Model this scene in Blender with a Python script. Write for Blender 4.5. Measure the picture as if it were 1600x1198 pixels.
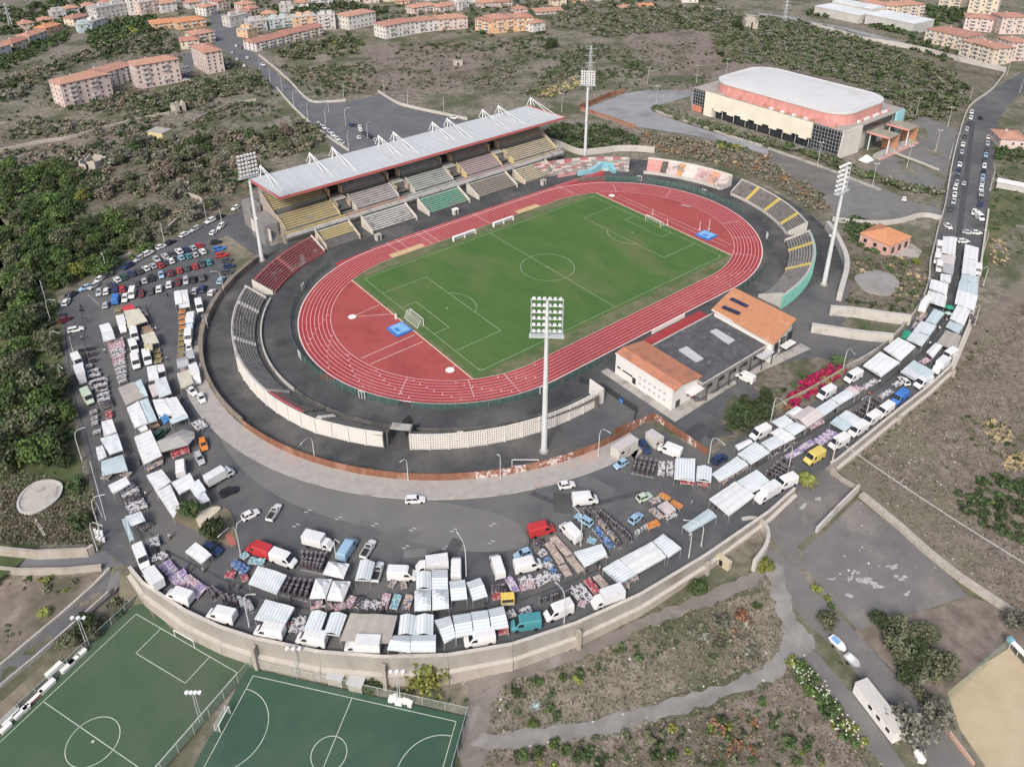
import bpy, bmesh, math, random
import numpy as np
from mathutils import Vector, Matrix, geometry
for _o in list(bpy.data.objects):
	bpy.data.objects.remove(_o, do_unlink=True)
SC = bpy.context.scene
COL = SC.collection
rad = math.radians
# ------------------------------------------------------------------ camera, sky, sun, exposure
CAMLOC = np.array([-157.9075, -178.1585, 135.0187])      # drone position, metres from the centre spot
YAW, PITCH, ROLL = 0.8960976, 0.4681496, -0.00078
FPX, PPX, PPY = 1258.311, 800.0, 357.02                  # surveyed from the pitch, the track and the floodlight masts
_f = np.array([math.cos(PITCH)*math.cos(YAW), math.cos(PITCH)*math.sin(YAW), -math.sin(PITCH)])
_r = np.array([math.sin(YAW), -math.cos(YAW), 0.0])
_u = np.cross(_r, _f)
_r, _u = math.cos(ROLL)*_r+math.sin(ROLL)*_u, -math.sin(ROLL)*_r+math.cos(ROLL)*_u
cam = bpy.data.cameras.new('camera')
cam.sensor_fit = 'HORIZONTAL'; cam.sensor_width = 36.0
cam.lens = FPX/1600*36
cam.shift_y = -(599-PPY)/1600
cam.clip_start = 1.0; cam.clip_end = 9000
camo = bpy.data.objects.new('camera', cam); COL.objects.link(camo)
camo.matrix_world = Matrix(((_r[0], _u[0], -_f[0], CAMLOC[0]), (_r[1], _u[1], -_f[1], CAMLOC[1]),
							(_r[2], _u[2], -_f[2], CAMLOC[2]), (0, 0, 0, 1)))
SC.camera = camo
SUN_EL, SUN_AZ = rad(42), rad(212)     # azimuth: direction the light comes from, counter-clockwise from +x
world = bpy.data.worlds.new('World'); SC.world = world; world.use_nodes = True
nt = world.node_tree; nt.nodes.clear()
sky = nt.nodes.new('ShaderNodeTexSky'); sky.sky_type = 'NISHITA'; sky.sun_disc = False
sky.sun_elevation = SUN_EL; sky.sun_rotation = rad(90)-SUN_AZ
sky.air_density = 1.0; sky.dust_density = 5.0; sky.ozone_density = 1.0
bg = nt.nodes.new('ShaderNodeBackground'); bg.inputs['Strength'].default_value = 0.105
wo = nt.nodes.new('ShaderNodeOutputWorld')
nt.links.new(sky.outputs[0], bg.inputs[0]); nt.links.new(bg.outputs[0], wo.inputs[0])
sl = bpy.data.lights.new('sun', 'SUN'); sl.energy = 1.5; sl.angle = rad(14); sl.color = (1.0, 0.97, 0.93)
so = bpy.data.objects.new('sun', sl); COL.objects.link(so)
_d = Vector((math.cos(SUN_EL)*math.cos(SUN_AZ), math.cos(SUN_EL)*math.sin(SUN_AZ), math.sin(SUN_EL)))
so.rotation_euler = _d.to_track_quat('Z', 'Y').to_euler(); so.location = (-100, -100, 200)
SC.view_settings.view_transform = 'Standard'; SC.view_settings.look = 'None'
SC.view_settings.exposure = 0.66; SC.view_settings.gamma = 1.0
SC.view_settings.use_curve_mapping = False
SC.render.engine = 'CYCLES'
SC.cycles.max_bounces = 5; SC.cycles.diffuse_bounces = 3; SC.cycles.transparent_max_bounces = 16
# ------------------------------------------------------------------ survey helpers
def U(px, py, z=0.0):
	d = _f+_r*((px-PPX)/FPX)+_u*((PPY-py)/FPX)
	return CAMLOC+(z-CAMLOC[2])/d[2]*d
def PRJ(X):
	d = np.asarray(X, float)-CAMLOC
	return PPX+FPX*(d@_r)/(d@_f), PPY-FPX*(d@_u)/(d@_f)
def height_at(px, py, topy):
	"""height of something standing on the ground at (px,py) whose top is seen at topy"""
	b = U(px, py); lo, hi = 0.0, 120.0
	for _ in range(40):
		m = (lo+hi)/2
		if PRJ((b[0], b[1], m))[1] > topy: lo = m
		else: hi = m
	return lo
ZO = {'A': (100, 430), 'B': (100, 570), 'C': (120, 700), 'D': (200, 800), 'E': (360, 820), 'F': (400, 900), 'G': (560, 850),
		'H': (760, 750), 'I': (760, 840), 'J': (920, 660), 'K': (1040, 660), 'L': (1180, 560), 'M': (1300, 450), 'N': (1340, 350)}
for _k in range(16): ZO[str(_k+1)] = ((_k % 4)*400, (0, 300, 600, 898)[_k//4])
def PX(zone, x, y):
	ox, oy = ZO[zone]; s = 6.654 if zone.isalpha() else 3.9925
	return ox+x/s, oy+y/s
def P(zone, x, y, z=0.0):
	return U(*PX(zone, x, y), z)
# ------------------------------------------------------------------ materials
MAT = {}
def M(name, c1, c2=None, scale=1.0, rough=0.85, spread=(0.35, 0.65), c3=None, scale3=0.1, spread3=(0.5, 0.62), bump=0.0,
		bscale=None, island=0.0, objr=0.0, metal=0.0, spec=0.3, alpha=None, stretch=None, detail=6, emit=None):
	if name in MAT: return MAT[name]
	m = bpy.data.materials.new(name); m.use_nodes = True; MAT[name] = m
	c1, c2, c3 = (None if c is None else tuple(x*1.18 for x in c) if max(c) < .45 else c for c in (c1, c2, c3))
	t = m.node_tree; n = t.nodes; L = t.links
	b = n['Principled BSDF']; b.inputs['Roughness'].default_value = rough; b.inputs['Metallic'].default_value = metal
	b.inputs['Specular IOR Level'].default_value = spec
	tc = n.new('ShaderNodeTexCoord'); co = tc.outputs['Object']
	if stretch:
		mp = n.new('ShaderNodeMapping'); mp.inputs['Scale'].default_value = stretch; L.new(co, mp.inputs[0]); co = mp.outputs[0]
	def noise(sc, dt=detail):
		x = n.new('ShaderNodeTexNoise'); x.inputs['Scale'].default_value = sc; x.inputs['Detail'].default_value = dt
		x.inputs['Roughness'].default_value = 0.62; L.new(co, x.inputs['Vector']); return x.outputs['Fac']
	def ramp(fac, sp, a, bb):
		r = n.new('ShaderNodeValToRGB'); e = r.color_ramp.elements
		e[0].position, e[1].position = sp; e[0].color = (*a, 1); e[1].color = (*bb, 1); L.new(fac, r.inputs[0]); return r.outputs[0]
	if c2 is not None: col = ramp(noise(scale), spread, c1, c2)
	else:
		rgb = n.new('ShaderNodeRGB'); rgb.outputs[0].default_value = (*c1, 1); col = rgb.outputs[0]
	if c3 is not None:
		fac = ramp(noise(scale3), spread3, (0, 0, 0), (1, 1, 1))
		mx = n.new('ShaderNodeMix'); mx.data_type = 'RGBA'; mx.inputs['B'].default_value = (*c3, 1)
		L.new(fac, mx.inputs['Factor']); L.new(col, mx.inputs['A']); col = mx.outputs['Result']
	for amt, src in ((island, 'i'), (objr, 'o')):
		if amt:
			g = n.new('ShaderNodeNewGeometry').outputs['Random Per Island'] if src == 'i' else n.new('ShaderNodeObjectInfo').outputs['Random']
			mr = n.new('ShaderNodeMapRange'); mr.inputs['To Min'].default_value = 1-amt; mr.inputs['To Max'].default_value = 1+amt
			L.new(g, mr.inputs['Value'])
			hs = n.new('ShaderNodeHueSaturation'); L.new(col, hs.inputs['Color']); L.new(mr.outputs[0], hs.inputs['Value'])
			mh = n.new('ShaderNodeMapRange'); mh.inputs['To Min'].default_value = 0.5-amt*0.06; mh.inputs['To Max'].default_value = 0.5+amt*0.06
			L.new(g, mh.inputs['Value']); L.new(mh.outputs[0], hs.inputs['Hue']); col = hs.outputs[0]
	L.new(col, b.inputs['Base Color'])
	if bump:
		bp = n.new('ShaderNodeBump'); bp.inputs['Strength'].default_value = bump; bp.inputs['Distance'].default_value = 0.1
		L.new(noise(bscale or scale*4), bp.inputs['Height']); L.new(bp.outputs[0], b.inputs['Normal'])
	if alpha is not None: b.inputs['Alpha'].default_value = alpha
	return m
def MP(name, cols, rough=0.8):
	"""a colour from a palette for every loose piece"""
	if name in MAT: return MAT[name]
	m = bpy.data.materials.new(name); m.use_nodes = True; MAT[name] = m
	t = m.node_tree; n = t.nodes
	g = n.new('ShaderNodeNewGeometry'); r = n.new('ShaderNodeValToRGB'); r.color_ramp.interpolation = 'CONSTANT'
	e = r.color_ramp.elements
	for i, c in enumerate(cols):
		q = e[i] if i < 2 else e.new(i/len(cols))
		q.position = i/len(cols); q.color = (*c, 1)
	b = n['Principled BSDF']; b.inputs['Roughness'].default_value = rough
	t.links.new(g.outputs['Random Per Island'], r.inputs[0]); t.links.new(r.outputs[0], b.inputs['Base Color'])
	return m
def MS(name, a, bcol, width=0.7, rough=0.7, sharp=0.12, axis='Y', a2=None):
	"""fabric striped along one local axis"""
	if name in MAT: return MAT[name]
	m = bpy.data.materials.new(name); m.use_nodes = True; MAT[name] = m
	t = m.node_tree; n = t.nodes; L = t.links; b = n['Principled BSDF']; b.inputs['Roughness'].default_value = rough
	tc = n.new('ShaderNodeTexCoord'); sp = n.new('ShaderNodeSeparateXYZ'); L.new(tc.outputs['Object'], sp.inputs[0])
	mu = n.new('ShaderNodeMath'); mu.operation = 'MULTIPLY'; mu.inputs[1].default_value = 2*math.pi/width; L.new(sp.outputs[axis], mu.inputs[0])
	si = n.new('ShaderNodeMath'); si.operation = 'SINE'; L.new(mu.outputs[0], si.inputs[0])
	r = n.new('ShaderNodeValToRGB'); e = r.color_ramp.elements
	mr = n.new('ShaderNodeMapRange'); mr.inputs['From Min'].default_value = -1; L.new(si.outputs[0], mr.inputs['Value'])
	e[0].position, e[1].position = 0.5-sharp, 0.5+sharp; e[0].color = (*a, 1); e[1].color = (*bcol, 1)
	L.new(mr.outputs[0], r.inputs[0])
	nz = n.new('ShaderNodeTexNoise'); nz.inputs['Scale'].default_value = 0.8; nz.inputs['Detail'].default_value = 5; L.new(tc.outputs['Object'], nz.inputs['Vector'])
	oi = n.new('ShaderNodeObjectInfo'); ad = n.new('ShaderNodeMath'); ad.operation = 'ADD'; L.new(nz.outputs['Fac'], ad.inputs[0])
	ml = n.new('ShaderNodeMath'); ml.operation = 'MULTIPLY'; ml.inputs[1].default_value = 0.35; L.new(oi.outputs['Random'], ml.inputs[0]); L.new(ml.outputs[0], ad.inputs[1])
	m2 = n.new('ShaderNodeMapRange'); m2.inputs['From Min'].default_value = 0.3; m2.inputs['From Max'].default_value = 1.05
	m2.inputs['To Min'].default_value = 0.82; m2.inputs['To Max'].default_value = 1.06; L.new(ad.outputs[0], m2.inputs['Value'])
	hs = n.new('ShaderNodeHueSaturation'); L.new(r.outputs[0], hs.inputs['Color']); L.new(m2.outputs[0], hs.inputs['Value'])
	L.new(hs.outputs[0], b.inputs['Base Color'])
	return m
# ------------------------------------------------------------------ mesh helpers
class MB:
	def __init__(s): s.v = []; s.f = []; s.m = []
	def add(s, vs, fs, mi=0):
		o = len(s.v); s.v += [tuple(map(float, q)) for q in vs]; s.f += [tuple(i+o for i in q) for q in fs]; s.m += [mi]*len(fs); return s
	def box(s, c, size, rz=0.0, mi=0, bottom=True):
		hx, hy, hz = size[0]/2, size[1]/2, size[2]/2; ca, sa = math.cos(rz), math.sin(rz); vs = []
		for dz in (-hz, hz):
			for dx, dy in ((-hx, -hy), (hx, -hy), (hx, hy), (-hx, hy)):
				vs.append((c[0]+dx*ca-dy*sa, c[1]+dx*sa+dy*ca, c[2]+dz))
		fs = [(4, 5, 6, 7), (0, 1, 5, 4), (1, 2, 6, 5), (2, 3, 7, 6), (3, 0, 4, 7)]
		if bottom: fs.append((3, 2, 1, 0))
		return s.add(vs, fs, mi)
	def bar(s, a, b, w, h, mi=0):
		"""box between two points, w wide (level), h tall"""
		a = Vector(a); b = Vector(b); d = (b-a)
		if d.length < 1e-6: return s
		d.normalize(); side = d.cross(Vector((0, 0, 1)))
		if side.length < 1e-4: side = Vector((1, 0, 0))
		side.normalize(); up = side.cross(d); side = side*(w/2); up = up*(h/2)
		vs = [a-side-up, a+side-up, a+side+up, a-side+up, b-side-up, b+side-up, b+side+up, b-side+up]
		return s.add(vs, [(0, 1, 2, 3), (7, 6, 5, 4), (0, 4, 5, 1), (1, 5, 6, 2), (2, 6, 7, 3), (3, 7, 4, 0)], mi)
	def tube(s, pts, rs, seg=6, mi=0, cap=True):
		pts = [Vector(p) for p in pts]
		if not isinstance(rs, (list, tuple)): rs = [rs]*len(pts)
		rings = []
		for i, p in enumerate(pts):
			d = (pts[min(i+1, len(pts)-1)]-pts[max(i-1, 0)]).normalized()
			a = d.orthogonal().normalized() if abs(d.z) < 0.99 else Vector((1, 0, 0)); a = (a-d*a.dot(d)).normalized(); c = d.cross(a)
			rings.append([p+(a*math.cos(t)+c*math.sin(t))*rs[i] for t in [2*math.pi*k/seg for k in range(seg)]])
		fs = []
		for i in range(len(pts)-1):
			for k in range(seg):
				k2 = (k+1) % seg; fs.append((i*seg+k, i*seg+k2, (i+1)*seg+k2, (i+1)*seg+k))
		if cap: fs.append(tuple(range(seg))[::-1]); fs.append(tuple((len(pts)-1)*seg+k for k in range(seg)))
		return s.add([q for r in rings for q in r], fs, mi)
	def prism(s, poly, z0, z1, mi=0, top=True, mt=None):
		n = len(poly); vs = [(p[0], p[1], z0) for p in poly]+[(p[0], p[1], z1) for p in poly]
		a = sum(poly[i][0]*poly[(i+1) % n][1]-poly[(i+1) % n][0]*poly[i][1] for i in range(n))
		fs = [(i, (i+1) % n, n+(i+1) % n, n+i) for i in range(n)]
		if a < 0: fs = [q[::-1] for q in fs]
		s.add(vs, fs, mi)
		if top:
			tri = geometry.tessellate_polygon([[Vector((p[0], p[1], 0)) for p in poly]])
			o = []
			for t in tri:
				A, B, Cc = (poly[i] for i in t)
				o.append(t if (B[0]-A[0])*(Cc[1]-A[1])-(B[1]-A[1])*(Cc[0]-A[0]) > 0 else t[::-1])
			s.add([(p[0], p[1], z1) for p in poly], o, mi if mt is None else mt)
		return s
	def mesh(s, name, mats):
		me = bpy.data.meshes.new(name); me.from_pydata(s.v, [], s.f)
		for m in (mats if isinstance(mats, (list, tuple)) else [mats]): me.materials.append(m)
		if any(s.m): me.polygons.foreach_set('material_index', s.m)
		me.update(); return me
	def build(s, name, mats, parent=None, label=None):
		"""vertices given in world coordinates (parents stand unrotated at their own location)"""
		o = bpy.data.objects.new(name, None)
		w = WL.get(parent.name, (0, 0, 0)) if parent is not None else (0, 0, 0)
		if parent is not None: s.v = [(q[0]-w[0], q[1]-w[1], q[2]-w[2]) for q in s.v]
		bpy.data.objects.remove(o)
		o = bpy.data.objects.new(name, s.mesh(name, mats)); COL.objects.link(o)
		if parent is not None: o.parent = parent
		WL[o.name] = w
		if label: o['label'] = label
		return o
WL = {}
LABELS = {}
def tag(o, label, cat, group=None, kind=None):
	if label: o['label'] = label
	if cat: o['category'] = cat
	if group: o['group'] = group
	if kind: o['kind'] = kind
	if label and not group:
		LABELS.setdefault(label, []).append(o.name)
	elif label: LABELS.setdefault((label, group), []).append(o.name)
	return o
def thing(name, label, cat, loc=(0, 0, 0), group=None, rz=0.0):
	o = bpy.data.objects.new(name, None); COL.objects.link(o); o.location = loc; o.rotation_euler = (0, 0, rz)
	o.empty_display_size = 0.5
	WL[o.name] = tuple(map(float, loc)); return tag(o, label, cat, group)
def struct(o): o['kind'] = 'structure'; return o
def put(name, me, parent, loc=(0, 0, 0), rz=0.0, sc=None):
	o = bpy.data.objects.new(name, me); COL.objects.link(o); o.parent = parent; o.location = loc
	if rz: o.rotation_euler = (0, 0, rz)
	if sc: o.scale = sc
	return o
WORDS = ('first second third fourth fifth sixth seventh eighth ninth tenth eleventh twelfth thirteenth fourteenth fifteenth sixteenth '
			'seventeenth eighteenth nineteenth twentieth').split()
TENS = {2: 'twenty', 3: 'thirty', 4: 'forty', 5: 'fifty', 6: 'sixty', 7: 'seventy', 8: 'eighty', 9: 'ninety'}
def nth(i):
	if i <= 20: return WORDS[i-1]
	t, u = divmod(i, 10)
	return (TENS[t]+'-'+WORDS[u-1]) if u else TENS[t][:-1]+'ieth'
def tess(poly):
	tri = geometry.tessellate_polygon([[Vector((p[0], p[1], 0)) for p in poly]]); o = []
	for t in tri:
		A, B, Cc = (poly[i] for i in t)
		o.append(t if (B[0]-A[0])*(Cc[1]-A[1])-(B[1]-A[1])*(Cc[0]-A[0]) > 0 else t[::-1])
	return o
def smooth(pts, closed=True, n=4):
	"""Catmull-Rom through the points"""
	q = [np.array(p[:2], float) for p in pts]; N = len(q); out = []
	for i in range(N if closed else N-1):
		p0, p1, p2, p3 = (q[(i-1) % N], q[i], q[(i+1) % N], q[(i+2) % N]) if closed else (q[max(i-1, 0)], q[i], q[i+1], q[min(i+2, N-1)])
		for k in range(n):
			t = k/n; out.append(0.5*((2*p1)+(-p0+p2)*t+(2*p0-5*p1+4*p2-p3)*t*t+(-p0+3*p1-3*p2+p3)*t**3))
	if not closed: out.append(q[-1])
	return out
# ------------------------------------------------------------------ terrain
WALLPX = [(205, 890, 2.0), (225, 914, 4.5), (290, 957, 6.0), (345, 983, 6.4), (400, 1001, 6.5), (500, 1022, 6.5), (600, 1030, 6.5), (700, 1027, 6.0),
			(800, 1010, 5.5), (900, 977, 5.0), (1000, 932, 4.5), (1100, 872, 3.5), (1200, 803, 1.8), (1240, 767, 1.2), (1296, 727, 1.5),
			(1306, 722, 2.8), (1400, 645, 2.8), (1450, 606, 2.6), (1484, 575, 2.3), (1512, 510, 1.8), (1530, 420, 1.0), (1543, 330, .5), (1556, 220, .0)]
EDGE = [U(x, y)[:2] for x, y, d in WALLPX]
_left = [(U(*q)[:2], d) for q, d in (((-260, 925), 2.5), ((0, 905), 2.2), ((140, 893), .9), ((190, 893), .3))]
BORD = np.array([p for p, d in _left]+EDGE+[U(1600, 120)[:2], U(1640, 60)[:2]])
BDEP = np.array([d for p, d in _left]+[d for x, y, d in WALLPX]+[0, 0])
_far = [(3000, BORD[-1][1]), (3000, 3000), (-3000, 3000), (-3000, BORD[0][1]-40)]
UPPER = np.array([*BORD, *_far])
def inside(poly, X, Y):
	poly = np.asarray(poly); c = np.zeros(np.shape(X), bool); j = len(poly)-1
	for i in range(len(poly)):
		xi, yi = poly[i]; xj, yj = poly[j]
		if yi != yj: c ^= ((yi > Y) != (yj > Y)) & (X < (xj-xi)*(Y-yi)/(yj-yi)+xi)
		j = i
	return c
_dense, _dd = [], []
for i in range(len(BORD)-1):
	for k in range(6):
		_dense.append(BORD[i]+(BORD[i+1]-BORD[i])*k/6); _dd.append(BDEP[i]+(BDEP[i+1]-BDEP[i])*k/6)
_dense = np.array(_dense); _dd = np.array(_dd)
_C1 = [U(212.9, 959.4, -6.2)[:2], U(370.7, 1050.8, -6.2)[:2], U(71.4, 1098.4, -6.2)[:2]]
_C2 = [U(395.7, 1055.8, -6.2)[:2], U(712.6, 1127.1, -6.2)[:2], U(326.9, 1192.3, -6.2)[:2]]
def _rect(A, B, D, lmul):
	ex = (B-A)/np.hypot(*(B-A)); ey = np.array([ex[1], -ex[0]]); ey = ey if ey@(D-A) > 0 else -ey
	return A, ex, ey, np.hypot(*(B-A)), lmul(D, A, ey)
_RECTS = [_rect(*_C1, lambda D, A, e: 2*((D-A)@e)), _rect(*_C2, lambda D, A, e: 20.0)]
def hmap(X, Y):
	"""height of the ground: level around the stadium, several metres lower beyond the retaining wall"""
	X = np.atleast_1d(np.asarray(X, float)); Y = np.atleast_1d(np.asarray(Y, float)); sh = X.shape; X = X.ravel(); Y = Y.ravel()
	out = np.zeros(len(X)); low = ~inside(UPPER, X, Y); near = inside(UPPER, X, Y) & (np.abs(X) < 330) & (Y < 0) & (np.hypot(np.maximum(np.abs(X)-38, 0), Y) > 75)
	idx = np.nonzero(low | near)[0]
	for a in range(0, len(idx), 20000):
		ii = idx[a:a+20000]
		D2 = (X[ii, None]-_dense[None, :, 0])**2+(Y[ii, None]-_dense[None, :, 1])**2
		w = 1/(D2+4)**1.6; dep = (w*_dd).sum(1)/w.sum(1); d = np.full(len(ii), 1e9)
		for k in range(len(BORD)-1):
			A, Bv = BORD[k], BORD[k+1]; e = Bv-A; t = np.clip(((X[ii]-A[0])*e[0]+(Y[ii]-A[1])*e[1])/(e@e), 0, 1)
			d = np.minimum(d, np.hypot(X[ii]-A[0]-t*e[0], Y[ii]-A[1]-t*e[1]))
		s = np.where(low[ii], 1.0, np.clip(1-d/5.0, 0, 1)); h = -dep*s
		for A, ex, ey, Wd, Ld in _RECTS:
			u, v = (X[ii]-A[0])*ex[0]+(Y[ii]-A[1])*ex[1], (X[ii]-A[0])*ey[0]+(Y[ii]-A[1])*ey[1]
			q = np.hypot(np.maximum(np.maximum(-3-u, u-Wd-3), 0), np.maximum(np.maximum(-3.5-v, v-Ld-4), 0))
			t = np.clip(1-q/7, 0, 1); t = t*t*(3-2*t); h = np.where(low[ii], h*(1-t)-6.45*t, h)
		out[ii] = h
	return out.reshape(sh)
def H1(x, y): return float(hmap(x, y)[0])
def T(px, py, dz=0.0):
	"""pixel -> point on the terrain"""
	z = -3.0 if not inside(UPPER, *U(px, py)[:2]) else 0.0
	for _ in range(6):
		q = U(px, py, z); z = H1(q[0], q[1])
	q = U(px, py, z); return np.array([q[0], q[1], z+dz])
def TZ(zone, x, y, dz=0.0): return T(*PX(zone, x, y), dz)
soil = M('soil', (.098, .092, .074), (.235, .208, .172), .42, .95, (.36, .64), (.072, .080, .044), .045, (.44, .60), bump=1.0, bscale=.9, detail=9)
xs = np.concatenate([np.arange(-2600, -300, 90), np.arange(-300, -60, 1.6), np.arange(-60, 320, 4.0), np.arange(320, 900, 14), np.arange(900, 3000, 110)])
ys = np.concatenate([np.arange(-2600, -280, 90), np.arange(-280, -20, 1.6), np.arange(-20, 120, 4.0), np.arange(120, 900, 14), np.arange(900, 3000, 110)])
XX, YY = np.meshgrid(xs, ys); ZZ = hmap(XX, YY)
ZZ = np.minimum(ZZ, -0.12)
vv = np.stack([XX.ravel(), YY.ravel(), ZZ.ravel()], 1); nx = len(xs)
ii = (np.arange(len(ys)-1)[:, None]*nx+np.arange(nx-1)[None]).ravel()
me = bpy.data.meshes.new('ground'); me.from_pydata(vv, [], np.stack([ii, ii+1, ii+1+nx, ii+nx], 1)); me.materials.append(soil)
struct(bpy.data.objects.new('ground', me)); COL.objects.link(bpy.data.objects['ground'])
SHEETS = []
def sheet(name, poly, z, m, kind='structure', parent=None, drape=False, sub=6.0):
	"""flat (or draped) surface from world points"""
	poly = [(float(p[0]), float(p[1])) for p in poly]; SHEETS.append((name, np.array(poly)))
	bm = bmesh.new(); vs = [bm.verts.new((p[0], p[1], 0)) for p in poly]
	for t in tess(poly):
		try: bm.faces.new([vs[i] for i in t])
		except ValueError: pass
	if drape:
		for _ in range(7):
			e = [q for q in bm.edges if q.calc_length() > sub]
			if not e: break
			bmesh.ops.subdivide_edges(bm, edges=e, cuts=1); bmesh.ops.triangulate(bm, faces=bm.faces[:])
		hz = hmap([v.co.x for v in bm.verts], [v.co.y for v in bm.verts])
		for v, h in zip(bm.verts, hz): v.co.z = h+z
	else:
		for v in bm.verts: v.co.z = z
	bmesh.ops.recalc_face_normals(bm, faces=bm.faces[:])
	if bm.faces and sum(f.normal.z*f.calc_area() for f in bm.faces) < 0: bmesh.ops.reverse_faces(bm, faces=bm.faces[:])
	me = bpy.data.meshes.new(name); bm.to_mesh(me); bm.free(); me.materials.append(m)
	o = bpy.data.objects.new(name, me); COL.objects.link(o)
	if kind: o['kind'] = kind
	if parent: o.parent = parent
	return o
def pxsheet(name, pix, z, m, sm=0, drape=False, zone=None, jit=0, **k):
	pts = [(PX(zone, *p) if zone else p) for p in pix]
	w = [(T(*p)[:2] if drape else U(*p, max(z, 0))[:2]) for p in pts]
	if sm: w = smooth(w, True, sm*(2 if jit else 1))
	if jit: w = [p+np.random.default_rng(i).uniform(-jit, jit, 2) for i, p in enumerate(w)]
	return sheet(name, w, z, m, drape=drape, **k)
def strip(name, line, w, z, m, drape=True, kind='structure', parent=None, sm=3):
	"""ribbon of width w along a world line"""
	q = smooth(line, False, sm) if sm else [np.array(p[:2], float) for p in line]
	L, R = [], []
	for i, p in enumerate(q):
		d = q[min(i+1, len(q)-1)]-q[max(i-1, 0)]; d = d/(np.hypot(*d)+1e-9); n = np.array([-d[1], d[0]])
		ww = w if not callable(w) else w(i/(len(q)-1)); L.append(p+n*ww/2); R.append(p-n*ww/2)
	return sheet(name, R+L[::-1], z, m, kind, parent, drape, 5.0)
# ------------------------------------------------------------------ capsule geometry of the athletics ground
def cap(r, th):
	"""th 90..270 left bend, 270..450 right bend; straight parts between"""
	th %= 360
	c = -38.0 if 90 <= th <= 270 else 38.0
	return (c+r*math.cos(rad(th)), r*math.sin(rad(th)))
def capring(r, n=72):
	return [(-38+r*math.cos(rad(t)), r*math.sin(rad(t))) for t in np.linspace(90, 270, n)]+[(38+r*math.cos(rad(t)), r*math.sin(rad(t))) for t in np.linspace(270, 450, n)]
def ringstrip(name, r0, r1, z, m, parent=None, n=72, kind=None):
	a, b = capring(r0, n), capring(r1, n); N = len(a); mb = MB()
	mb.add([(p[0], p[1], z) for p in a]+[(p[0], p[1], z) for p in b], [(i, N+i, N+(i+1) % N, (i+1) % N) for i in range(N)])
	mb.f = [q[::-1] for q in mb.f] if _ccw(mb) else mb.f
	o = mb.build(name, m, parent)
	if kind: o['kind'] = kind
	return o
def _ccw(mb):
	a, b, c = (Vector(mb.v[i]) for i in mb.f[0][:3]); return (b-a).cross(c-a).z < 0
asph = M('asphalt', (.064, .067, .074), (.094, .097, .104), .22, .9, (.3, .7), (.118, .116, .113), .035, (.46, .62), bump=.25, bscale=6)
asph_mid = M('asphalt_worn', (.125, .123, .120), (.155, .152, .145), .12, .9, (.3, .7), (.100, .100, .102), .05, (.55, .66), bump=.2, bscale=6)
asph_dark = M('asphalt_damp', (.040, .041, .044), (.072, .073, .075), .10, .85, (.34, .66), (.105, .103, .098), .045, (.50, .64), bump=.25, bscale=5)
paver = M('paving_slab', (.26, .245, .235), (.33, .315, .30), .5, .9, (.3, .7), (.36, .27, .24), .09, (.58, .68), bump=.15)
concrete = M('concrete', (.27, .255, .235), (.37, .35, .325), .5, .9, (.3, .7), (.19, .18, .165), .18, (.52, .66), bump=.2)
concrete_dk = M('concrete_weathered', (.085, .082, .078), (.150, .145, .136), .6, .92, (.3, .7), (.075, .074, .072), .2, (.50, .62), bump=.3)
tartan = M('tartan', (.262, .034, .040), (.300, .046, .050), .5, .8, (.3, .7), (.33, .070, .070), .06, (.5, .7))
tartan2 = M('tartan_apron', (.275, .058, .055), (.310, .072, .066), .4, .8, (.3, .7), (.235, .045, .045), .07, (.5, .7))
linew = M('track_line_paint', (.72, .56, .54), (.80, .68, .66), 1.5)
turf = M('turf', (.042, .100, .024), (.070, .132, .036), .10, .95, (.25, .75), (.105, .125, .050), .045, (.52, .72), bump=.6, bscale=7, stretch=(1, .55, 1))
turf_dry = M('turf_margin', (.080, .110, .045), (.150, .140, .085), .25, .95, (.35, .65), (.055, .090, .03), .08, (.5, .65), bump=.6, bscale=6)
sand = M('sand', (.50, .36, .20), (.58, .43, .26), .6)
white = M('white_paint', (.74, .73, .71), (.80, .79, .77), .8, .6)
pline = M('pitch_line_paint', (.26, .32, .20), (.50, .54, .44), .3)
# ---- big asphalt apron that everything of the market stands on
road_poly = [(U(x, y)[0], U(x, y)[1]) for x, y in [(1556, 220), (1543, 330), (1530, 420), (1512, 510), (1484, 575), (1450, 606), (1400, 645), (1306, 722), (1296, 727), (1240, 767), (1200, 803), (1100, 872),
	(1000, 932), (900, 977), (800, 1010), (700, 1027), (600, 1030), (500, 1022), (400, 1001), (345, 983), (290, 957), (225, 914), (205, 890), (160, 858), (155, 820), (148, 770), (135, 720),
	(120, 660), (108, 600), (97, 560), (88, 520), (86, 490), (100, 470), (150, 440), (200, 410), (260, 378), (330, 338), (395, 308), (430, 320), (480, 420), (700, 640), (1000, 655), (1110, 712), (1140, 690),
	(1250, 628), (1330, 578), (1400, 535), (1440, 480), (1455, 420), (1462, 365), (1470, 330), (1480, 280), (1490, 235), (1500, 195), (1512, 165), (1560, 135), (1600, 112), (1640, 80), (1680, 60), (1660, 105), (1590, 150), (1560, 185)]]
sheet('market_road', road_poly, 0.0, asph)
pxsheet('worn_lane', [(330, 470), (320, 520), (318, 590), (330, 650), (352, 700), (388, 742), (440, 778), (500, 803), (560, 820), (640, 845), (700, 857), (760, 862), (815, 855), (822, 838), (800, 812), (750, 795),
	(680, 783), (600, 772), (520, 758), (450, 735), (400, 705), (368, 670), (345, 620), (336, 560), (345, 500), (352, 470)], .02, asph_mid, sm=3)
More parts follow.
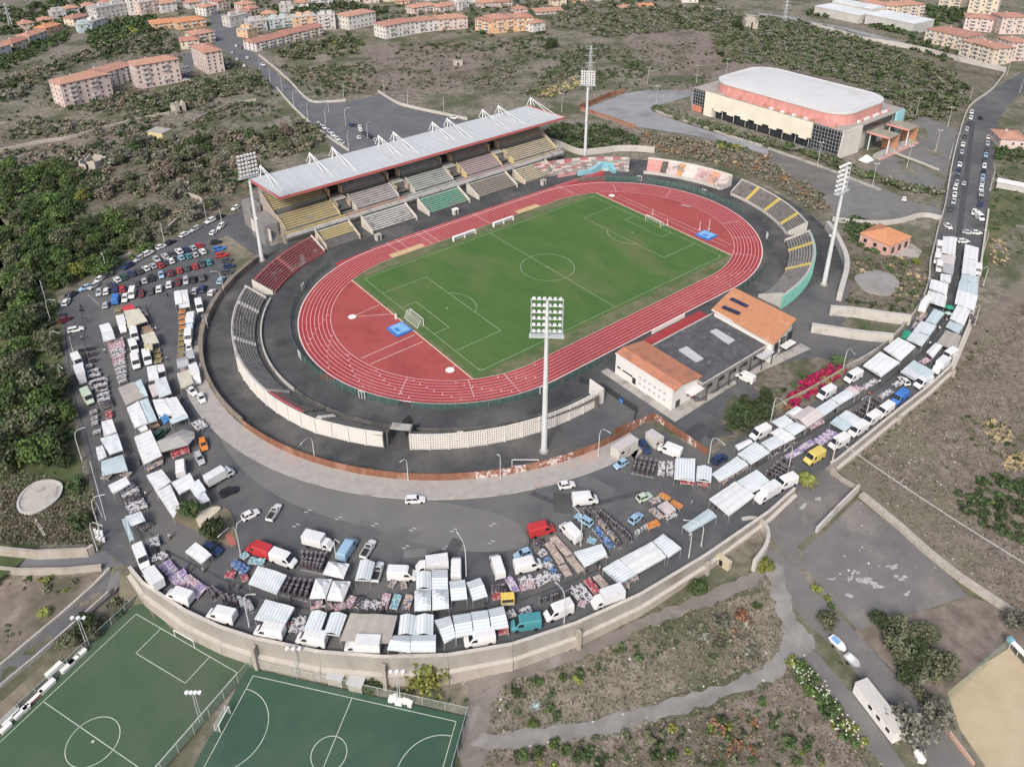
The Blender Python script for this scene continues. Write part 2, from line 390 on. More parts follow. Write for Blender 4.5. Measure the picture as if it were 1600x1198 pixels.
for nm, ln, w_ in (('dark_seam', [(1520, 190), (1512, 260), (1503, 330), (1494, 400), (1485, 460)], 2.0), ('dark_seam', [(1485, 470), (1450, 540), (1380, 600), (1290, 660), (1180, 730)], .9), ('dark_seam', [(100, 500), (112, 600), (140, 700), (165, 790)], .35), ('dark_seam', [(128, 480), (140, 600), (165, 700), (200, 800), (260, 850)], .4), ('dark_seam', [(260, 860), (340, 900), (450, 945), (600, 960), (760, 950), (900, 905), (1040, 840)], .5), ('dark_seam', [(830, 770), (900, 790), (1000, 770)], 1.4)):
	strip(nm, [U(*q)[:2] for q in ln], w_, .03+.0013*ln[0][0]/100, M('asphalt_seam', (.050, .051, .055), (.074, .075, .079), .5), drape=False)
_rg = random.Random(4)
for k in range(26):
	x, y = _rg.choice(((_rg.uniform(400, 780), _rg.uniform(800, 880)), (_rg.uniform(850, 1060), _rg.uniform(740, 800)), (_rg.uniform(120, 330), _rg.uniform(470, 700)), (_rg.uniform(1485, 1530), _rg.uniform(200, 400)), (_rg.uniform(1080, 1180), _rg.uniform(590, 680)))); p = U(x, y)[:2]; a = _rg.uniform(0, 3); s_ = _rg.uniform(.6, 2.2); l_ = s_*_rg.uniform(1, 3)
	sheet('road_patch', [p+np.array([math.cos(a)*u*l_-math.sin(a)*v*s_, math.sin(a)*u*l_+math.cos(a)*v*s_]) for u, v in ((-1, -1), (1, -.9), (1.05, 1), (-.95, 1.05))], .062+.0012*k, M('asphalt_patch', (.05, .05, .054), (.14, .14, .14), .05, objr=.3))
def band(name, r0, r1, t0, t1, z0, z1, m, parent=None, step=2.0, tail=None):
	n = max(2, int(abs(t1-t0)/step)); a = [cap(r0, t) for t in np.linspace(t0, t1, n)]; b = [cap(r1, t) for t in np.linspace(t0, t1, n)]
	if tail: a += [tail[0]]; b += [tail[1]]
	mb = MB().prism(a+b[::-1], z0, z1, 0); return mb.build(name, m, parent)
struct(band('sidewalk', 75.2, 80.8, 158, 270, -.05, .14, paver, tail=(U(985, 676)[:2], U(990, 716)[:2])))
struct(band('kerb', 80.8, 81.1, 158, 270, -.05, .17, concrete, tail=(U(985, 678)[:2], U(992, 718)[:2])))
inner = capring(75.0)
sheet('stadium_ring_path', inner, .03, asph_dark)
pxsheet('service_yard', [(880, 590), (960, 560), (1000, 545), (1120, 480), (1190, 470), (1240, 470), (1290, 430), (1330, 440), (1320, 500), (1300, 520), (1262, 517), (1440, 540), (1400, 556), (1330, 560),
	(1250, 590), (1140, 645), (1120, 690), (1100, 705), (1020, 655), (950, 682), (900, 700), (860, 640)], .045, asph)
sheet('inner_apron', capring(58.2), .06, asph_dark)
# ---- running track and pitch
track = ringstrip('running_track', 38.3, 48.0, .085, tartan); struct(track)
def arcfill(sgn):
	pts = [(sgn*38+38.3*math.cos(rad(t)), 38.3*math.sin(rad(t))) for t in (np.linspace(90, 270, 50) if sgn < 0 else np.linspace(-90, 90, 50))]
	return pts
Lh = [p for p in arcfill(-1) if p[0] < -56]; Rh = [p for p in arcfill(1) if p[0] > 55.6]
sheet('track_apron', [(-56, 33.8)]+Lh+[(-56, -33.8)], .085, tartan2, parent=track, kind=None).name
sheet('track_apron', [(55.6, -34)]+Rh+[(55.6, 34)], .085, tartan2, parent=track, kind=None)
sheet('home_straight', [(-55.5, 44.8), (-54.6, 47.6), (-30, 49.8), (75.2, 49.8), (66, 39)]+[(38, 47.9), (-38, 47.9)], .095, tartan, parent=track, kind=None)
sheet('start_chute', [U(*q)[:2] for q in ((498, 588), (514, 580), (530, 590), (515, 598))], .1, tartan, parent=track, kind=None)
for i in range(9):
	r = 38.35+1.2*i; w = .13 if i in (0,) else .10
	if i == 8: w = .34
	ringstrip('lane_line', r-w/2, r+w/2, .115, linew, parent=track)
def seg(mb, a, b, w, z, mi=0):
	a = np.array(a, float); b = np.array(b, float); d = (b-a)/np.hypot(*(b-a)); n = np.array([-d[1], d[0]])*w/2
	mb.add([(*(a-n), z), (*(b-n), z), (*(b+n), z), (*(a+n), z)], [(0, 1, 2, 3)], mi)
def arcline(mb, c, r, t0, t1, w, z, n=40):
	for i in range(n):
		a, b = rad(t0+(t1-t0)*i/n), rad(t0+(t1-t0)*(i+1)/n)
		q = [(c[0]+rr*math.cos(t), c[1]+rr*math.sin(t), z) for rr, t in ((r-w/2, a), (r+w/2, a), (r+w/2, b), (r-w/2, b))]
		mb.add(q, [(0, 1, 2, 3)])
mb = MB()
for k in range(2): seg(mb, (-40-.1*k, 48+1.2*k), (72, 48+1.2*k), .11, .12)
for x in (-33.5, -29.5, -21, -18, 5, 48): seg(mb, (x, 38.4), (x, 49.6), .14, .122)
for t in (215, 240, 255, 300, 318, 335, 20, 50):
	seg(mb, cap(38.4, t), cap(46 if t != 255 else 48, t+1), .12, .122)
for r in range(7):
	for t in range(150, 270, 17):
		seg(mb, cap(38.9+1.2*r, t+3.1*r), cap(39.4+1.2*r, t+3.1*r), .25, .121)
c1 = P('6', 600, 780)[:2]; c2 = P('6', 1210, 1112)[:2]
for e in ((770, 705), (870, 762)): seg(mb, c1, P('6', *e)[:2], .14, .123)
seg(mb, c2, P('6', 1245, 1080)[:2], .14, .123)
for a, b in (((655, 1040), (990, 892)), ((715, 1075), (1040, 935))): seg(mb, P('6', *a)[:2], P('6', *b)[:2], .16, .123)
for a, b in (((640, 30), (1340, 345)), ((665, 22), (1365, 330))): seg(mb, P('7', *a)[:2], P('7', *b)[:2], .13, .123)
lines = mb.build('track_marking', linew, track)
for i, c in enumerate((c1, c2, P('7', 622, 24)[:2])):
	MB().prism([(c[0]+1.25*math.cos(a), c[1]+1.25*math.sin(a)) for a in np.linspace(0, 2*math.pi, 13)[:-1]], .08, .14).build('throwing_circle', white, track)
gx = [p for p in arcfill(-1) if p[0] > -55.9]; gx2 = [p for p in arcfill(1) if p[0] < 55.5]
pitch_poly = [(-55.9, 33.9)]+sorted([p for p in gx if p[1] > 0], key=lambda p: p[0])+sorted([p for p in gx2 if p[1] > 0], key=lambda p: p[0])+[(55.5, 34.1), (55.5, -34.1)] \
	+sorted([p for p in gx2 if p[1] < 0], key=lambda p: -p[0])+sorted([p for p in gx if p[1] < 0], key=lambda p: -p[0])+[(-55.9, -33.9)]
margin = sheet('pitch_margin', pitch_poly, .09, turf_dry)
pitch = sheet('football_pitch', [(-54.6, -33.3), (54.6, -33.3), (54.6, 33.3), (-54.6, 33.3)], .11, turf)
mb = MB(); a, b = 52.25, 32.2; z = .14; w = .12
for q in (((-a, b), (a, b)), ((-a, -b), (a, -b)), ((-a, -b), (-a, b)), ((a, -b), (a, b)), ((0, -b), (0, b))): seg(mb, *q, w, z)
for s in (-1, 1):
	for wd, dp in ((20.16, 16.5), (9.16, 5.5)):
		seg(mb, (s*a, wd), (s*(a-dp), wd), w, z); seg(mb, (s*a, -wd), (s*(a-dp), -wd), w, z); seg(mb, (s*(a-dp), -wd), (s*(a-dp), wd), w, z)
	arcline(mb, (s*(a-11), 0), 9.15, (180 if s > 0 else 0)-53, (180 if s > 0 else 0)+53, w, z, 16)
	arcline(mb, (s*(a-11), 0), .2, 0, 360, .3, z, 8)
	for t in (-1, 1): arcline(mb, (s*a, t*b), 1.0, {(-1, -1): 0, (-1, 1): 270, (1, -1): 90, (1, 1): 180}[(s, t)], {(-1, -1): 90, (-1, 1): 360, (1, -1): 180, (1, 1): 270}[(s, t)], w, z, 5)
arcline(mb, (0, 0), 9.15, 0, 360, w, z, 48); arcline(mb, (0, 0), .2, 0, 360, .4, z, 8)
mb.build('pitch_marking', pline, pitch)
kerb_r = MB()
for s, x in ((-1, -56.0), (1, 55.55)): kerb_r.box((x, 0, .12), (.3, 67.4, .12))
kerb_r.build('apron_kerb', M('pale_kerb', (.55, .42, .33), (.62, .5, .4), .5), track)
for a, b in (((-37.5, 39.3), (-24, 40.6)), ((18.8, 38.9), (29.5, 40.4))):
	MB().box(((a[0]+b[0])/2, (a[1]+b[1])/2, .12), (b[0]-a[0], b[1]-a[1]+1.2, .08)).build('sand_pit', sand, track)
# ------------------------------------------------------------------ stands
steel_w = M('white_steel', (.70, .71, .72), (.76, .77, .77), 2, .5)
galv = M('galvanised_steel', (.42, .45, .47), (.50, .53, .55), 3, .45)
def rings(mb, c, r0, r1, t0, t1, z0, z1, n, mi=0, inner=True, outer=False, ends=True, bottom=False):
	"""ring-sector block"""
	ts = [rad(t) for t in np.linspace(t0, t1, n+1)]; vs = []
	for t in ts:
		for r, z in ((r0, z0), (r0, z1), (r1, z1), (r1, z0)): vs.append((c+r*math.cos(t), r*math.sin(t), z))
	fs = []
	for i in range(n):
		k = 4*i; q = k+4
		fs.append((k+1, k+2, q+2, q+1))
		if inner: fs.append((k, k+1, q+1, q))
		if outer: fs.append((k+2, k+3, q+3, q+2))
	if ends: fs += [(0, 3, 2, 1), (4*n, 4*n+1, 4*n+2, 4*n+3)]
	mb.add(vs, fs, mi); return mb
def paint(name, c, dirt=(.2, .19, .18), s=.5): return M(name, tuple(x*.85 for x in c), c, s, .8, (.3, .7), dirt, .25, (.54, .66))
def terrace(label, c, t0, t1, n, m_tread, m_bench, r0=60.3, r1=66.0, z0=.7, z1=4.0, aisles=(), m_aisle=None, par=None, m_par=None, bench_of=None, apron=True, ends=True, endmat=None):
	mid = rad((t0+t1)/2); root = thing('terrace_stand', label, 'terrace stand', (c+63*math.cos(mid), 63*math.sin(mid), 0))
	dr = (r1-r0)/n; dz = (z1-z0)/(n-1) if n > 1 else 0; sg = max(4, int((t1-t0)/2))
	for i in range(n):
		s = rings(MB(), c, r0+dr*i, r0+dr*(i+1), t0, t1, 0, z0+dz*i, sg).build('step', m_tread, root)
		bm = bench_of(i) if bench_of else m_bench
		if bm: rings(MB(), c, r0+dr*(i+.48), r0+dr*(i+1)-.02, t0, t1, z0+dz*i+.004, z0+dz*i+.2, sg, outer=True).build('bench', bm, s)
	for a in aisles:
		mb = MB()
		for i in range(n): rings(mb, c, r0+dr*i-.01, r0+dr*(i+1), a-.7, a+.7, 0, z0+dz*i+.26, 1)
		mb.build('stair', m_aisle, root)
	if par: rings(MB(), c, r1+.02, r1+.42, t0, t1, 0, z1+par, sg, outer=True).build('parapet', m_par, root)
	if apron: rings(MB(), c, 58.4, 58.8, t0, t1, 0, 1.0, sg, outer=True).build('front_wall', m_par or m_tread, root)
	if ends:
		for t in (t0-.25, t1+.25):
			mb = MB(); ca, sa = math.cos(rad(t)), math.sin(rad(t)); tx, ty = -sa*.15, ca*.15
			prof = [(r0-.2, 0), (r0-.2, z0+.5), (r1, z1+.9), (r1+.4, z1+.9), (r1+.4, 0)]
			vs = [(c+r*ca+s*tx, r*sa+s*ty, z) for s in (-1, 1) for r, z in prof]; k = len(prof)
			mb.add(vs, [tuple(range(k))[::-1], tuple(range(k, 2*k))]+[(i, (i+1) % k, k+(i+1) % k, k+i) for i in range(k)])
			mb.build('end_wall', endmat or m_par or m_tread, root)
	return root
g_tread = M('terrace_concrete', (.070, .068, .066), (.105, .100, .096), .8, .92, (.3, .7), (.145, .138, .130), .2, (.54, .64), bump=.3)
g_bench = M('terrace_bench', (.200, .192, .182), (.270, .258, .245), .8, .9, (.3, .7), (.12, .115, .11), .3, (.54, .64), bump=.2)
r_tread = paint('red_tread', (.085, .040, .042)); r_bench = paint('red_bench', (.30, .095, .10), (.22, .15, .14))
pale = paint('pale_concrete', (.48, .46, .43), (.3, .28, .26)); cream = paint('cream_render', (.60, .57, .52), (.42, .39, .35))
yel = paint('yellow_aisle_paint', (.60, .48, .14), (.35, .3, .2))
terrace('dark red curved terrace with faded red benches beside the main stand', -38, 106, 135, 8, r_tread, r_bench, 59.2, 65.0, .8, 4.2, (121,), paint('red_aisle', (.34, .13, .13)), .35, r_bench, endmat=cream)
terrace('long grey concrete terrace on the far left bend with pale parapet', -38, 138.5, 188, 8, g_tread, g_bench, 60.3, 66.0, .7, 4.2, (146, 163), pale, .35, pale)
gr_t = M('tarpaulin_green', (.03, .085, .06), (.05, .11, .08), .8); rd_t = M('tarpaulin_red', (.33, .07, .08), (.40, .10, .105), .6)
terrace('short terrace block draped in red and green sheeting', -38, 188.6, 200, 7, g_tread, None, 60.3, 66.0, .7, 4.2, (), None, None, None, bench_of=lambda i: rd_t if i > 2 else gr_t, ends=False)
terrace('crumbling grey terrace behind the white perforated wall, before the burnt gate', -38, 200.5, 219.5, 5, concrete_dk, g_tread, 60.0, 65.6, .7, 3.6, (204,), cream, None, None)
terrace('low grey terrace along the near bend after the burnt gate', -38, 225.5, 269.5, 4, concrete_dk, g_tread, 60.0, 63.6, .6, 3.4, (236, 254), cream, None, None)
terrace('grey terrace on the far right bend with three yellow stairs', 38, -38, -1.5, 9, g_tread, g_bench, 59.2, 65.4, .8, 4.4, (-31, -19.5, -9), yel, .5, pale)
terrace('grey terrace with turquoise outer wall beside the service building', 38, -88, -44.5, 9, g_tread, g_bench, 56.6, 64.3, .7, 4.4, (-52, -66), yel, .3, pale, apron=False, endmat=pale)
pk = [paint('pink_bench', (.62, .34, .32)), paint('white_bench', (.66, .62, .60)), paint('orange_bench', (.62, .36, .18)), paint('rose_bench', (.60, .44, .45))]
rt = thing('terrace_stand', 'pale terrace painted in pink, white and orange patches on the far bend', 'terrace stand', (97, 20, 0))
for (a, b2, mm, tm) in ((30.5, 36, pk[0], pk[0]), (28.3, 30.3, None, g_tread), (24, 28.2, pk[1], pk[3]), (21.5, 24, pk[2], pk[2]), (16.5, 21.5, pk[1], pk[1]), (11, 16.5, pk[3], pk[3]), (7.5, 11, pk[2], pk[0]), (3.5, 7.5, pk[3], pk[1])):
	for i in range(7):
		s = rings(MB(), 38, 60+.86*i, 60.86+.86*i, a, b2, 0, .8+.55*i, 3).build('step', tm, rt)
		if mm: rings(MB(), 38, 60.4+.86*i, 60.84+.86*i, a, b2, .805+.55*i, .95+.55*i, 3, outer=True).build('bench', mm, s)
rings(MB(), 38, 66.05, 66.6, 3.5, 36, 0, 4.9, 16, outer=True).build('parapet', cream, rt)
rings(MB(), 38, 59.2, 59.6, 4, 37, 0, 1.3, 16, outer=True).build('front_wall', pale, rt)
fl = MB()
for k in range(3):
	pts = [cap_ for cap_ in [(38+(61.5+.5*j+.3*k)*math.cos(rad(14.6-1.1*k+.35*math.sin(j*1.6))), (61.5+.5*j+.3*k)*math.sin(rad(14.6-1.1*k+.35*math.sin(j*1.6))), 1.75+.34*j+.2*k+.25) for j in range(6)]]
	fl.tube(pts, .09, 5)
fl.build('painted_flourish', M('red_brown_paint', (.35, .16, .16)), rt)
rt = thing('terrace_stand', 'red and white chequered terrace between the main stand and the pink one', 'terrace stand', (80, 50, 0))
rw = [paint('chequer_red', (.36, .13, .14)), paint('chequer_white', (.55, .50, .48))]
for i in range(6):
	for k in range(18):
		a = 43+k*2.1
		rings(MB(), 38, 60.2+.95*i, 61.15+.95*i, a, a+2.08, 0, .7+.5*i, 1).build('step', rw[1] if (k*7+i*5) % 9 < 3 else (rw[0] if (k+i) % 4 == 0 else g_bench), rt)
for k in range(12):
	a = 43+k*3.15
	rings(MB(), 38, 65.95, 66.5, a, a+3.13, 0, 4.2, 2, outer=True).build('parapet', rw[k % 2 == 0 and 1 or 0], rt)
# ---- turquoise outer wall of the right terrace (upright planks of cladding)
tq = M('turquoise_render', (.16, .42, .36), (.24, .52, .45), .5, .8, (.3, .7), (.33, .5, .45), .3, (.55, .66))
rt = thing('outer_wall', 'tall turquoise ribbed wall closing the back of the right terrace', 'wall', (70, -56, 0))
for k in range(32):
	a = -89+k*1.4
	m_ = MB(); rings(m_, 38, 64.8, 65.02, a, a+1.38, 0, 4.55, 1, outer=True)
	rings(m_, 38, 65.0, 65.16, a+.5, a+.8, 0, 4.5, 1, outer=True, inner=False)
	m_.build('wall_panel', tq, rt)
# ---- white perforated wall on the near side
wm = M('whitewashed_block', (.66, .63, .60), (.74, .72, .69), .35, .85, (.3, .7), (.50, .43, .40), .22, (.58, .68))
hole = M('block_hole', (.10, .095, .09), (.16, .15, .14), 1.0)
hole2 = M('block_hole_pale', (.34, .32, .30), (.42, .40, .38), 1.0)
def perforated(w, h, cols, rows, hm, name):
	"""one panel: x 0..w along the wall, outer face at y=0 looking towards -y, holes sunk 10 cm"""
	mb = MB()
	cw, ch = w/cols, h/rows
	for i in range(cols):
		for j in range(rows):
			x0, x1, z0, z1 = i*cw, (i+1)*cw, j*ch, (j+1)*ch; a, b = cw*.22, ch*.20
			o = [(x0, 0, z0), (x1, 0, z0), (x1, 0, z1), (x0, 0, z1)]; q = [(x0+a, 0, z0+b), (x1-a, 0, z0+b), (x1-a, 0, z1-b), (x0+a, 0, z1-b)]
			d = [(p[0], .1, p[2]) for p in q]
			mb.add(o+q, [(0, 1, 5, 4), (1, 2, 6, 5), (2, 3, 7, 6), (3, 0, 4, 7)], 0)
			mb.add(q+d, [(0, 1, 5, 4), (1, 2, 6, 5), (2, 3, 7, 6), (3, 0, 4, 7)], 0); mb.add(d, [(0, 1, 2, 3)], 1)
	mb.add([(0, .25, 0), (w, .25, 0), (w, .25, h), (0, .25, h), (0, 0, h), (w, 0, h), (0, 0, 0), (w, 0, 0)], [(3, 2, 1, 0), (4, 5, 2, 3), (6, 4, 3, 0), (5, 7, 1, 2)], 0)
	return mb.mesh(name, [wm, hm])
pm_pale = perforated(5.0, 4.6, 8, 7, hole2, 'wall_panel'); pm_dark = perforated(5.0, 4.6, 8, 7, hole, 'wall_panel')
def perfwall(label, pts, me, n_over=0):
	pts = [np.array(p) for p in pts]; root = thing('perforated_wall', label, 'wall', (pts[0][0], pts[0][1], 0))
	for i in range(len(pts)-1):
		d = pts[i+1]-pts[i]; L = np.hypot(*d); a = math.atan2(d[1], d[0])
		put('wall_panel', me, root, (pts[i][0]-pts[0][0], pts[i][1]-pts[0][1], 0), a, (L/5.0, 1, 1))
		mb = MB().box((0, 0, 2.35), (.3, .42, 4.7)); o = mb.build('pilaster', wm, None); o.parent = root; o.location = (pts[i][0]-pts[0][0], pts[i][1]-pts[0][1], 0); o.rotation_euler = (0, 0, a)
	return root
perfwall('white perforated block wall on the left bend, up to the burnt gate', [cap(66.3+(.4 if t < 205 else -.8*(t-205)/15), t) for t in np.linspace(172, 219.6, 13)], pm_pale)
perfwall('long white perforated block wall with dark holes, beside the burnt gate', [cap(65.2-2.3*min(1, (t-225.4)/40), t) for t in np.linspace(225.4, 270, 12)]+[(-35.4, -62.9)], pm_dark)
MB().box((-35.4, -60.3, 2.3), (.3, 5.2, 4.6)).build('end_wall', wm, None)
tag(bpy.data.objects['end_wall'] if 'end_wall' in bpy.data.objects and bpy.data.objects['end_wall'].parent is None else [o for o in COL.objects if o.name.startswith('end_wall') and o.parent is None][0],
	'white end wall closing the near terrace beside the service yard', 'wall')
# ---- burnt gate in the gap
g0, g1 = np.array(cap(65, 220)), np.array(cap(65, 225.2)); mid = (g0+g1)/2
rt = thing('stadium_gate', 'scorched concrete gateway between the two white perforated walls', 'gate', (mid[0], mid[1], 0))
soot = M('soot', (.012, .012, .013), (.03, .03, .03), 1.0); steeld = M('dark_steel', (.05, .05, .055), (.07, .07, .07), 2, .6)
for t in (220.2, 225.0):
	p = cap(62.6, t); MB().box((p[0], p[1], 1.9), (4.6, .35, 3.8), rad(t)).build('side_wall', concrete_dk, rt)
p = cap(61.6, 222.6); MB().box((p[0], p[1], 3.6), (2.2, 5.2, .25), rad(222.6)).build('lintel', concrete, rt)
for k in range(9):
	p = cap(64.6, 220.6+k*.53); MB().box((p[0], p[1], 1.4), (.06, .06, 2.8), rad(222)).build('gate_bar', steeld, rt)
sheet('soot_stain', [(cap(57.5+1.8*math.sin(3*a)+3.2*math.cos(a), 223.2+2.6*math.sin(a))) for a in np.linspace(0, 2*math.pi, 15)[:-1]], .075, soot)
# ---- inner mesh fence around the track
meshg = M('green_wire_mesh', (.05, .12, .10), (.09, .16, .14), 2, .7, alpha=.34)
postg = M('green_post', (.10, .17, .15), (.16, .22, .20), 1)
rt = thing('mesh_fence', 'low green wire mesh fence on posts ringing the running track', 'fence', (-88, 0, 0))
_panels = []
for t0, t1 in ((112, 218), (222, 316), (342, 394), (398, 428)):
	nseg = int((t1-t0)*.87/2.8)
	for k in range(nseg):
		a, b = cap(50.2, t0+(t1-t0)*k/nseg), cap(50.2, t0+(t1-t0)*(k+1)/nseg)
		if math.hypot(a[0]-b[0], a[1]-b[1]) > 20: continue
		_panels.append((a, b))
for k in range(26): _panels.append(((-38+2.92*k, -50.2), (-38+2.92*(k+1), -50.2))) if k < 5 else None
for a, b in _panels:
	mb = MB(); mb.bar((a[0], a[1], 1.15), (b[0], b[1], 1.15), .015, 2.1); mb.build('mesh_panel', meshg, rt)
	MB().tube([(a[0], a[1], 0), (a[0], a[1], 2.35)], .05, 5).build('post', postg, rt)
for t in (131, 175, 206, 262, 318, 366, 398):
	p = cap(50.6, t); g = thing('pedestrian_gate', f'white framed pedestrian gate in the green fence, {nth((131,175,206,262,318,366,398).index(t)+1)} anticlockwise from the red terrace', 'gate', (p[0], p[1], 0), 'white gates in the track fence', rz=rad(t))
	for s in (-1, 0, 1): MB().box((0, s*.9, 1.2), (.12, .14, 2.4)).build('gate_post', steel_w, None).parent = g
	MB().box((0, 0, 2.4), (.12, 2.0, .12)).build('crossbar', steel_w, None).parent = g
# ---- outer rust fence and brown wall
rust = M('rusty_sheet', (.155, .070, .045), (.235, .115, .075), .6, .85, (.3, .7), (.33, .19, .14), .3, (.58, .68), stretch=(1, 1, .3))
rust2 = M('rusty_sheet_pale', (.235, .130, .095), (.30, .175, .13), .8, .85, (.3, .7), (.20, .09, .06), .4, (.5, .6))
graf = M('graffiti_sheet', (.19, .085, .06), (.24, .12, .08), .6, .8, (.3, .7), (.62, .54, .52), 1.1, (.50, .54))
fence_pts = [cap(75.2, t) for t in np.arange(190, 270, 2.3)]+[(x, -75.2) for x in np.arange(-38, -30, 3)]
_p = [U(960, 680)[:2], U(1022, 655)[:2], U(1105, 712)[:2]]
for i in range(2):
	n = max(2, int(np.hypot(*(_p[i+1]-_p[i]))/3)); fence_pts += [tuple(_p[i]+(_p[i+1]-_p[i])*k/n) for k in range(n)]
fence_pts.append(tuple(_p[2]))
rt = thing('sheet_metal_fence', 'long rusty sheet metal fence with graffiti along the stadium sidewalk', 'fence', (*fence_pts[0], 0))
for i in range(len(fence_pts)-1):
	a, b = fence_pts[i], fence_pts[i+1]; f = i/len(fence_pts)
	mm = graf if (.40 < f < .60 and i % 5 != 0) or (.70 < f < .97 and i % 3 == 0) else (rust if (i*7) % 5 else rust2)
	mb = MB(); n = 8
	for k in range(n):      # corrugation: folded strips
		p0 = (a[0]+(b[0]-a[0])*k/n, a[1]+(b[1]-a[1])*k/n); p1 = (a[0]+(b[0]-a[0])*(k+1)/n, a[1]+(b[1]-a[1])*(k+1)/n)
		mb.bar((*p0, 1.15), (*p1, 1.15), .06+.05*(k % 2), 2.0)
	mb.build('fence_panel', mm, rt)
	MB().box((a[0], a[1], 1.2), (.12, .12, 2.5)).build('post', rust, rt)
rt = thing('boundary_wall', 'brown stained concrete wall between the car park and the stadium bend', 'wall', (*cap(75, 150), 0))
brownw = M('brown_stained_wall', (.155, .130, .108), (.235, .205, .172), .4, .9, (.3, .7), (.10, .085, .07), .2, (.5, .64), bump=.3)
_t = np.linspace(117, 189.5, 26)
for i in range(25):
	rings(MB(), -38, 74.6, 76.0-1.2*max(0, (_t[i]-150)/40), _t[i], _t[i+1]-.08, 0, 2.0, 2, outer=True).build('wall_panel', brownw, rt)
rt = thing('boundary_wall', 'curved pale concrete wall beside the right floodlight mast', 'wall', (98, -60, 0))
cw = [P('8', *q)[:2] for q in ((365, 230), (410, 290), (450, 370), (478, 440), (482, 520), (462, 600), (440, 680))]; cw = smooth(cw, False, 3)
for i in range(len(cw)-1): MB().bar((*cw[i], 1.6), (*cw[i+1], 1.6), 1.6, 3.2).build('wall_panel', pale, rt)
# ------------------------------------------------------------------ main stand
st = thing('grandstand', 'roofed main grandstand with rows of painted benches and white cantilever roof', 'grandstand', (2, 75, 0))
roofm = M('roof_sheet', (.455, .475, .495), (.51, .53, .55), .06, .55, (.3, .7), stretch=(8, 1, 1))
redtrim = M('red_fascia', (.34, .095, .095), (.40, .12, .115), .4, .6)
def bpaint(n, c): return M(n, tuple(x*.8 for x in c), c, .9, .8, (.3, .7), (.24, .23, .21), .35, (.52, .66))
B_ = {'y': bpaint('yellow_bench', (.56, .43, .15)), 'w': bpaint('mauve_white_bench', (.58, .52, .55)), 'g': bpaint('pale_grey_bench', (.47, .52, .50)),
		'm': bpaint('mauve_bench', (.50, .36, .38)), 'c': bpaint('cream_bench', (.60, .51, .34)), 'W': bpaint('white_row_bench', (.68, .68, .66)),
		'G': bpaint('green_bench', (.13, .40, .27)), 'b': bpaint('brown_grey_bench', (.30, .26, .22)), 'p': bpaint('pink_orange_rail', (.56, .32, .22))}
tr_g = M('stand_tread', (.125, .125, .118), (.175, .172, .165), .7, .9); tr_d = M('stand_tread_dark', (.075, .072, .075), (.11, .105, .105), .7, .9)
secs = [(-61.5, -40, 'y'), (-33, -14.6, 'w'), (-7.4, 11, 'g'), (17.5, 36, 'm'), (42.2, 66.5, 'c')]
def row(x0, x1, y, z, dy, bm, tm, zb=None, bw=.42):
	MB().box(((x0+x1)/2, y+dy/2, z/2+(zb or 0)/2), (x1-x0, dy, z-(zb or 0))).build('step', tm, st)
	if bm: MB().box(((x0+x1)/2, y+dy*.72, z+.12), (x1-x0-.3, bw, .22)).build('bench', bm, st)
for x0, x1, c in secs:
	for i in range(7): row(x0, x1, 71.0+i*1.0, 5.6+i*.46, 1.0, B_[c], tr_g, 2.2)
	MB().box(((x0+x1)/2, 79.4, 8.5-1.0), (x1-x0, 2.8, 2.0)).build('walkway', tr_d, st)
	for i in range(8): row(x0, x1, 80.8+i*.98, 9.6+i*.46, .98, B_[c], tr_g, 6.0)
	for x in (x0+.1, x1-.1):
		MB().add([(x-.15, 70.6, 4), (x-.15, 71, 6.3), (x-.15, 78, 9.2), (x-.15, 78, 4), (x+.15, 70.6, 4), (x+.15, 71, 6.3), (x+.15, 78, 9.2), (x+.15, 78, 4)],
					[(0, 1, 2, 3), (7, 6, 5, 4), (0, 4, 5, 1), (1, 5, 6, 2), (2, 6, 7, 3)]).build('side_wall', bpaint('yellow_edge', (.55, .46, .26)) if c in 'ymc' else pale, st)
strip_cols = ['y', 'y', 'p', 'g', 'm', 'c', 'c']
xe = [-62.5, -56, -38, -12, 12, 40, 62, 68]
for k in range(7):
	for i in range(2): row(xe[k]+.1, xe[k+1]-.1, 68.6+i*.95, 4.5+i*.35, .95, B_[strip_cols[k]], tr_g, 2.6)
	MB().box(((xe[k]+xe[k+1])/2, 68.35, 4.3), (xe[k+1]-xe[k]-.06, .3, 1.3)).build('parapet', bpaint('grey_white_parapet', (.50, .50, .50)), st)
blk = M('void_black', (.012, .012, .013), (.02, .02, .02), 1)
MB().box((2, 72, 2.2), (128, 5.0, 4.2)).build('undercroft', M('undercroft_grey', (.10, .10, .10), (.14, .14, .135), .5), st)  # solid base of the stand in plain dark grey
MB().box((2, 85, 4), (127, 17, 7.6)).build('undercroft', M('undercroft_grey', (.1, .1, .1)), st)
for x in (-36.5, -11, 14.2, 39):       # vomitories, one above the other
	for y, z, h in ((75.6, 6.2, 2.6), (81.8, 9.4, 3.0)):
		for s in (-1, 1): MB().box((x+s*2.6, y+.8, z+h/2-.6), (.45, 4.4, h)).build('vomitory_wall', bpaint('vomitory_render', (.42, .34, .24)), st)
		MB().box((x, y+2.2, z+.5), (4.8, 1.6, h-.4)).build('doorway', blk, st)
		MB().box((x, y+2.1, z+h-.35), (5.0, 2.2, .3)).build('lintel', pale, st)
		MB().box((x, y-.8, z-.7), (5.0, 1.8, .4)).build('landing', tr_d, st)
	MB().box((x, 79.9, 8.4), (5.0, 2.0, .3)).build('landing', pale, st)
MB().box((2, 89.3, 8.5), (128.6, .5, 16.0)).build('rear_wall', M('stand_rear_wall', (.30, .28, .26), (.36, .34, .32), .4), st)
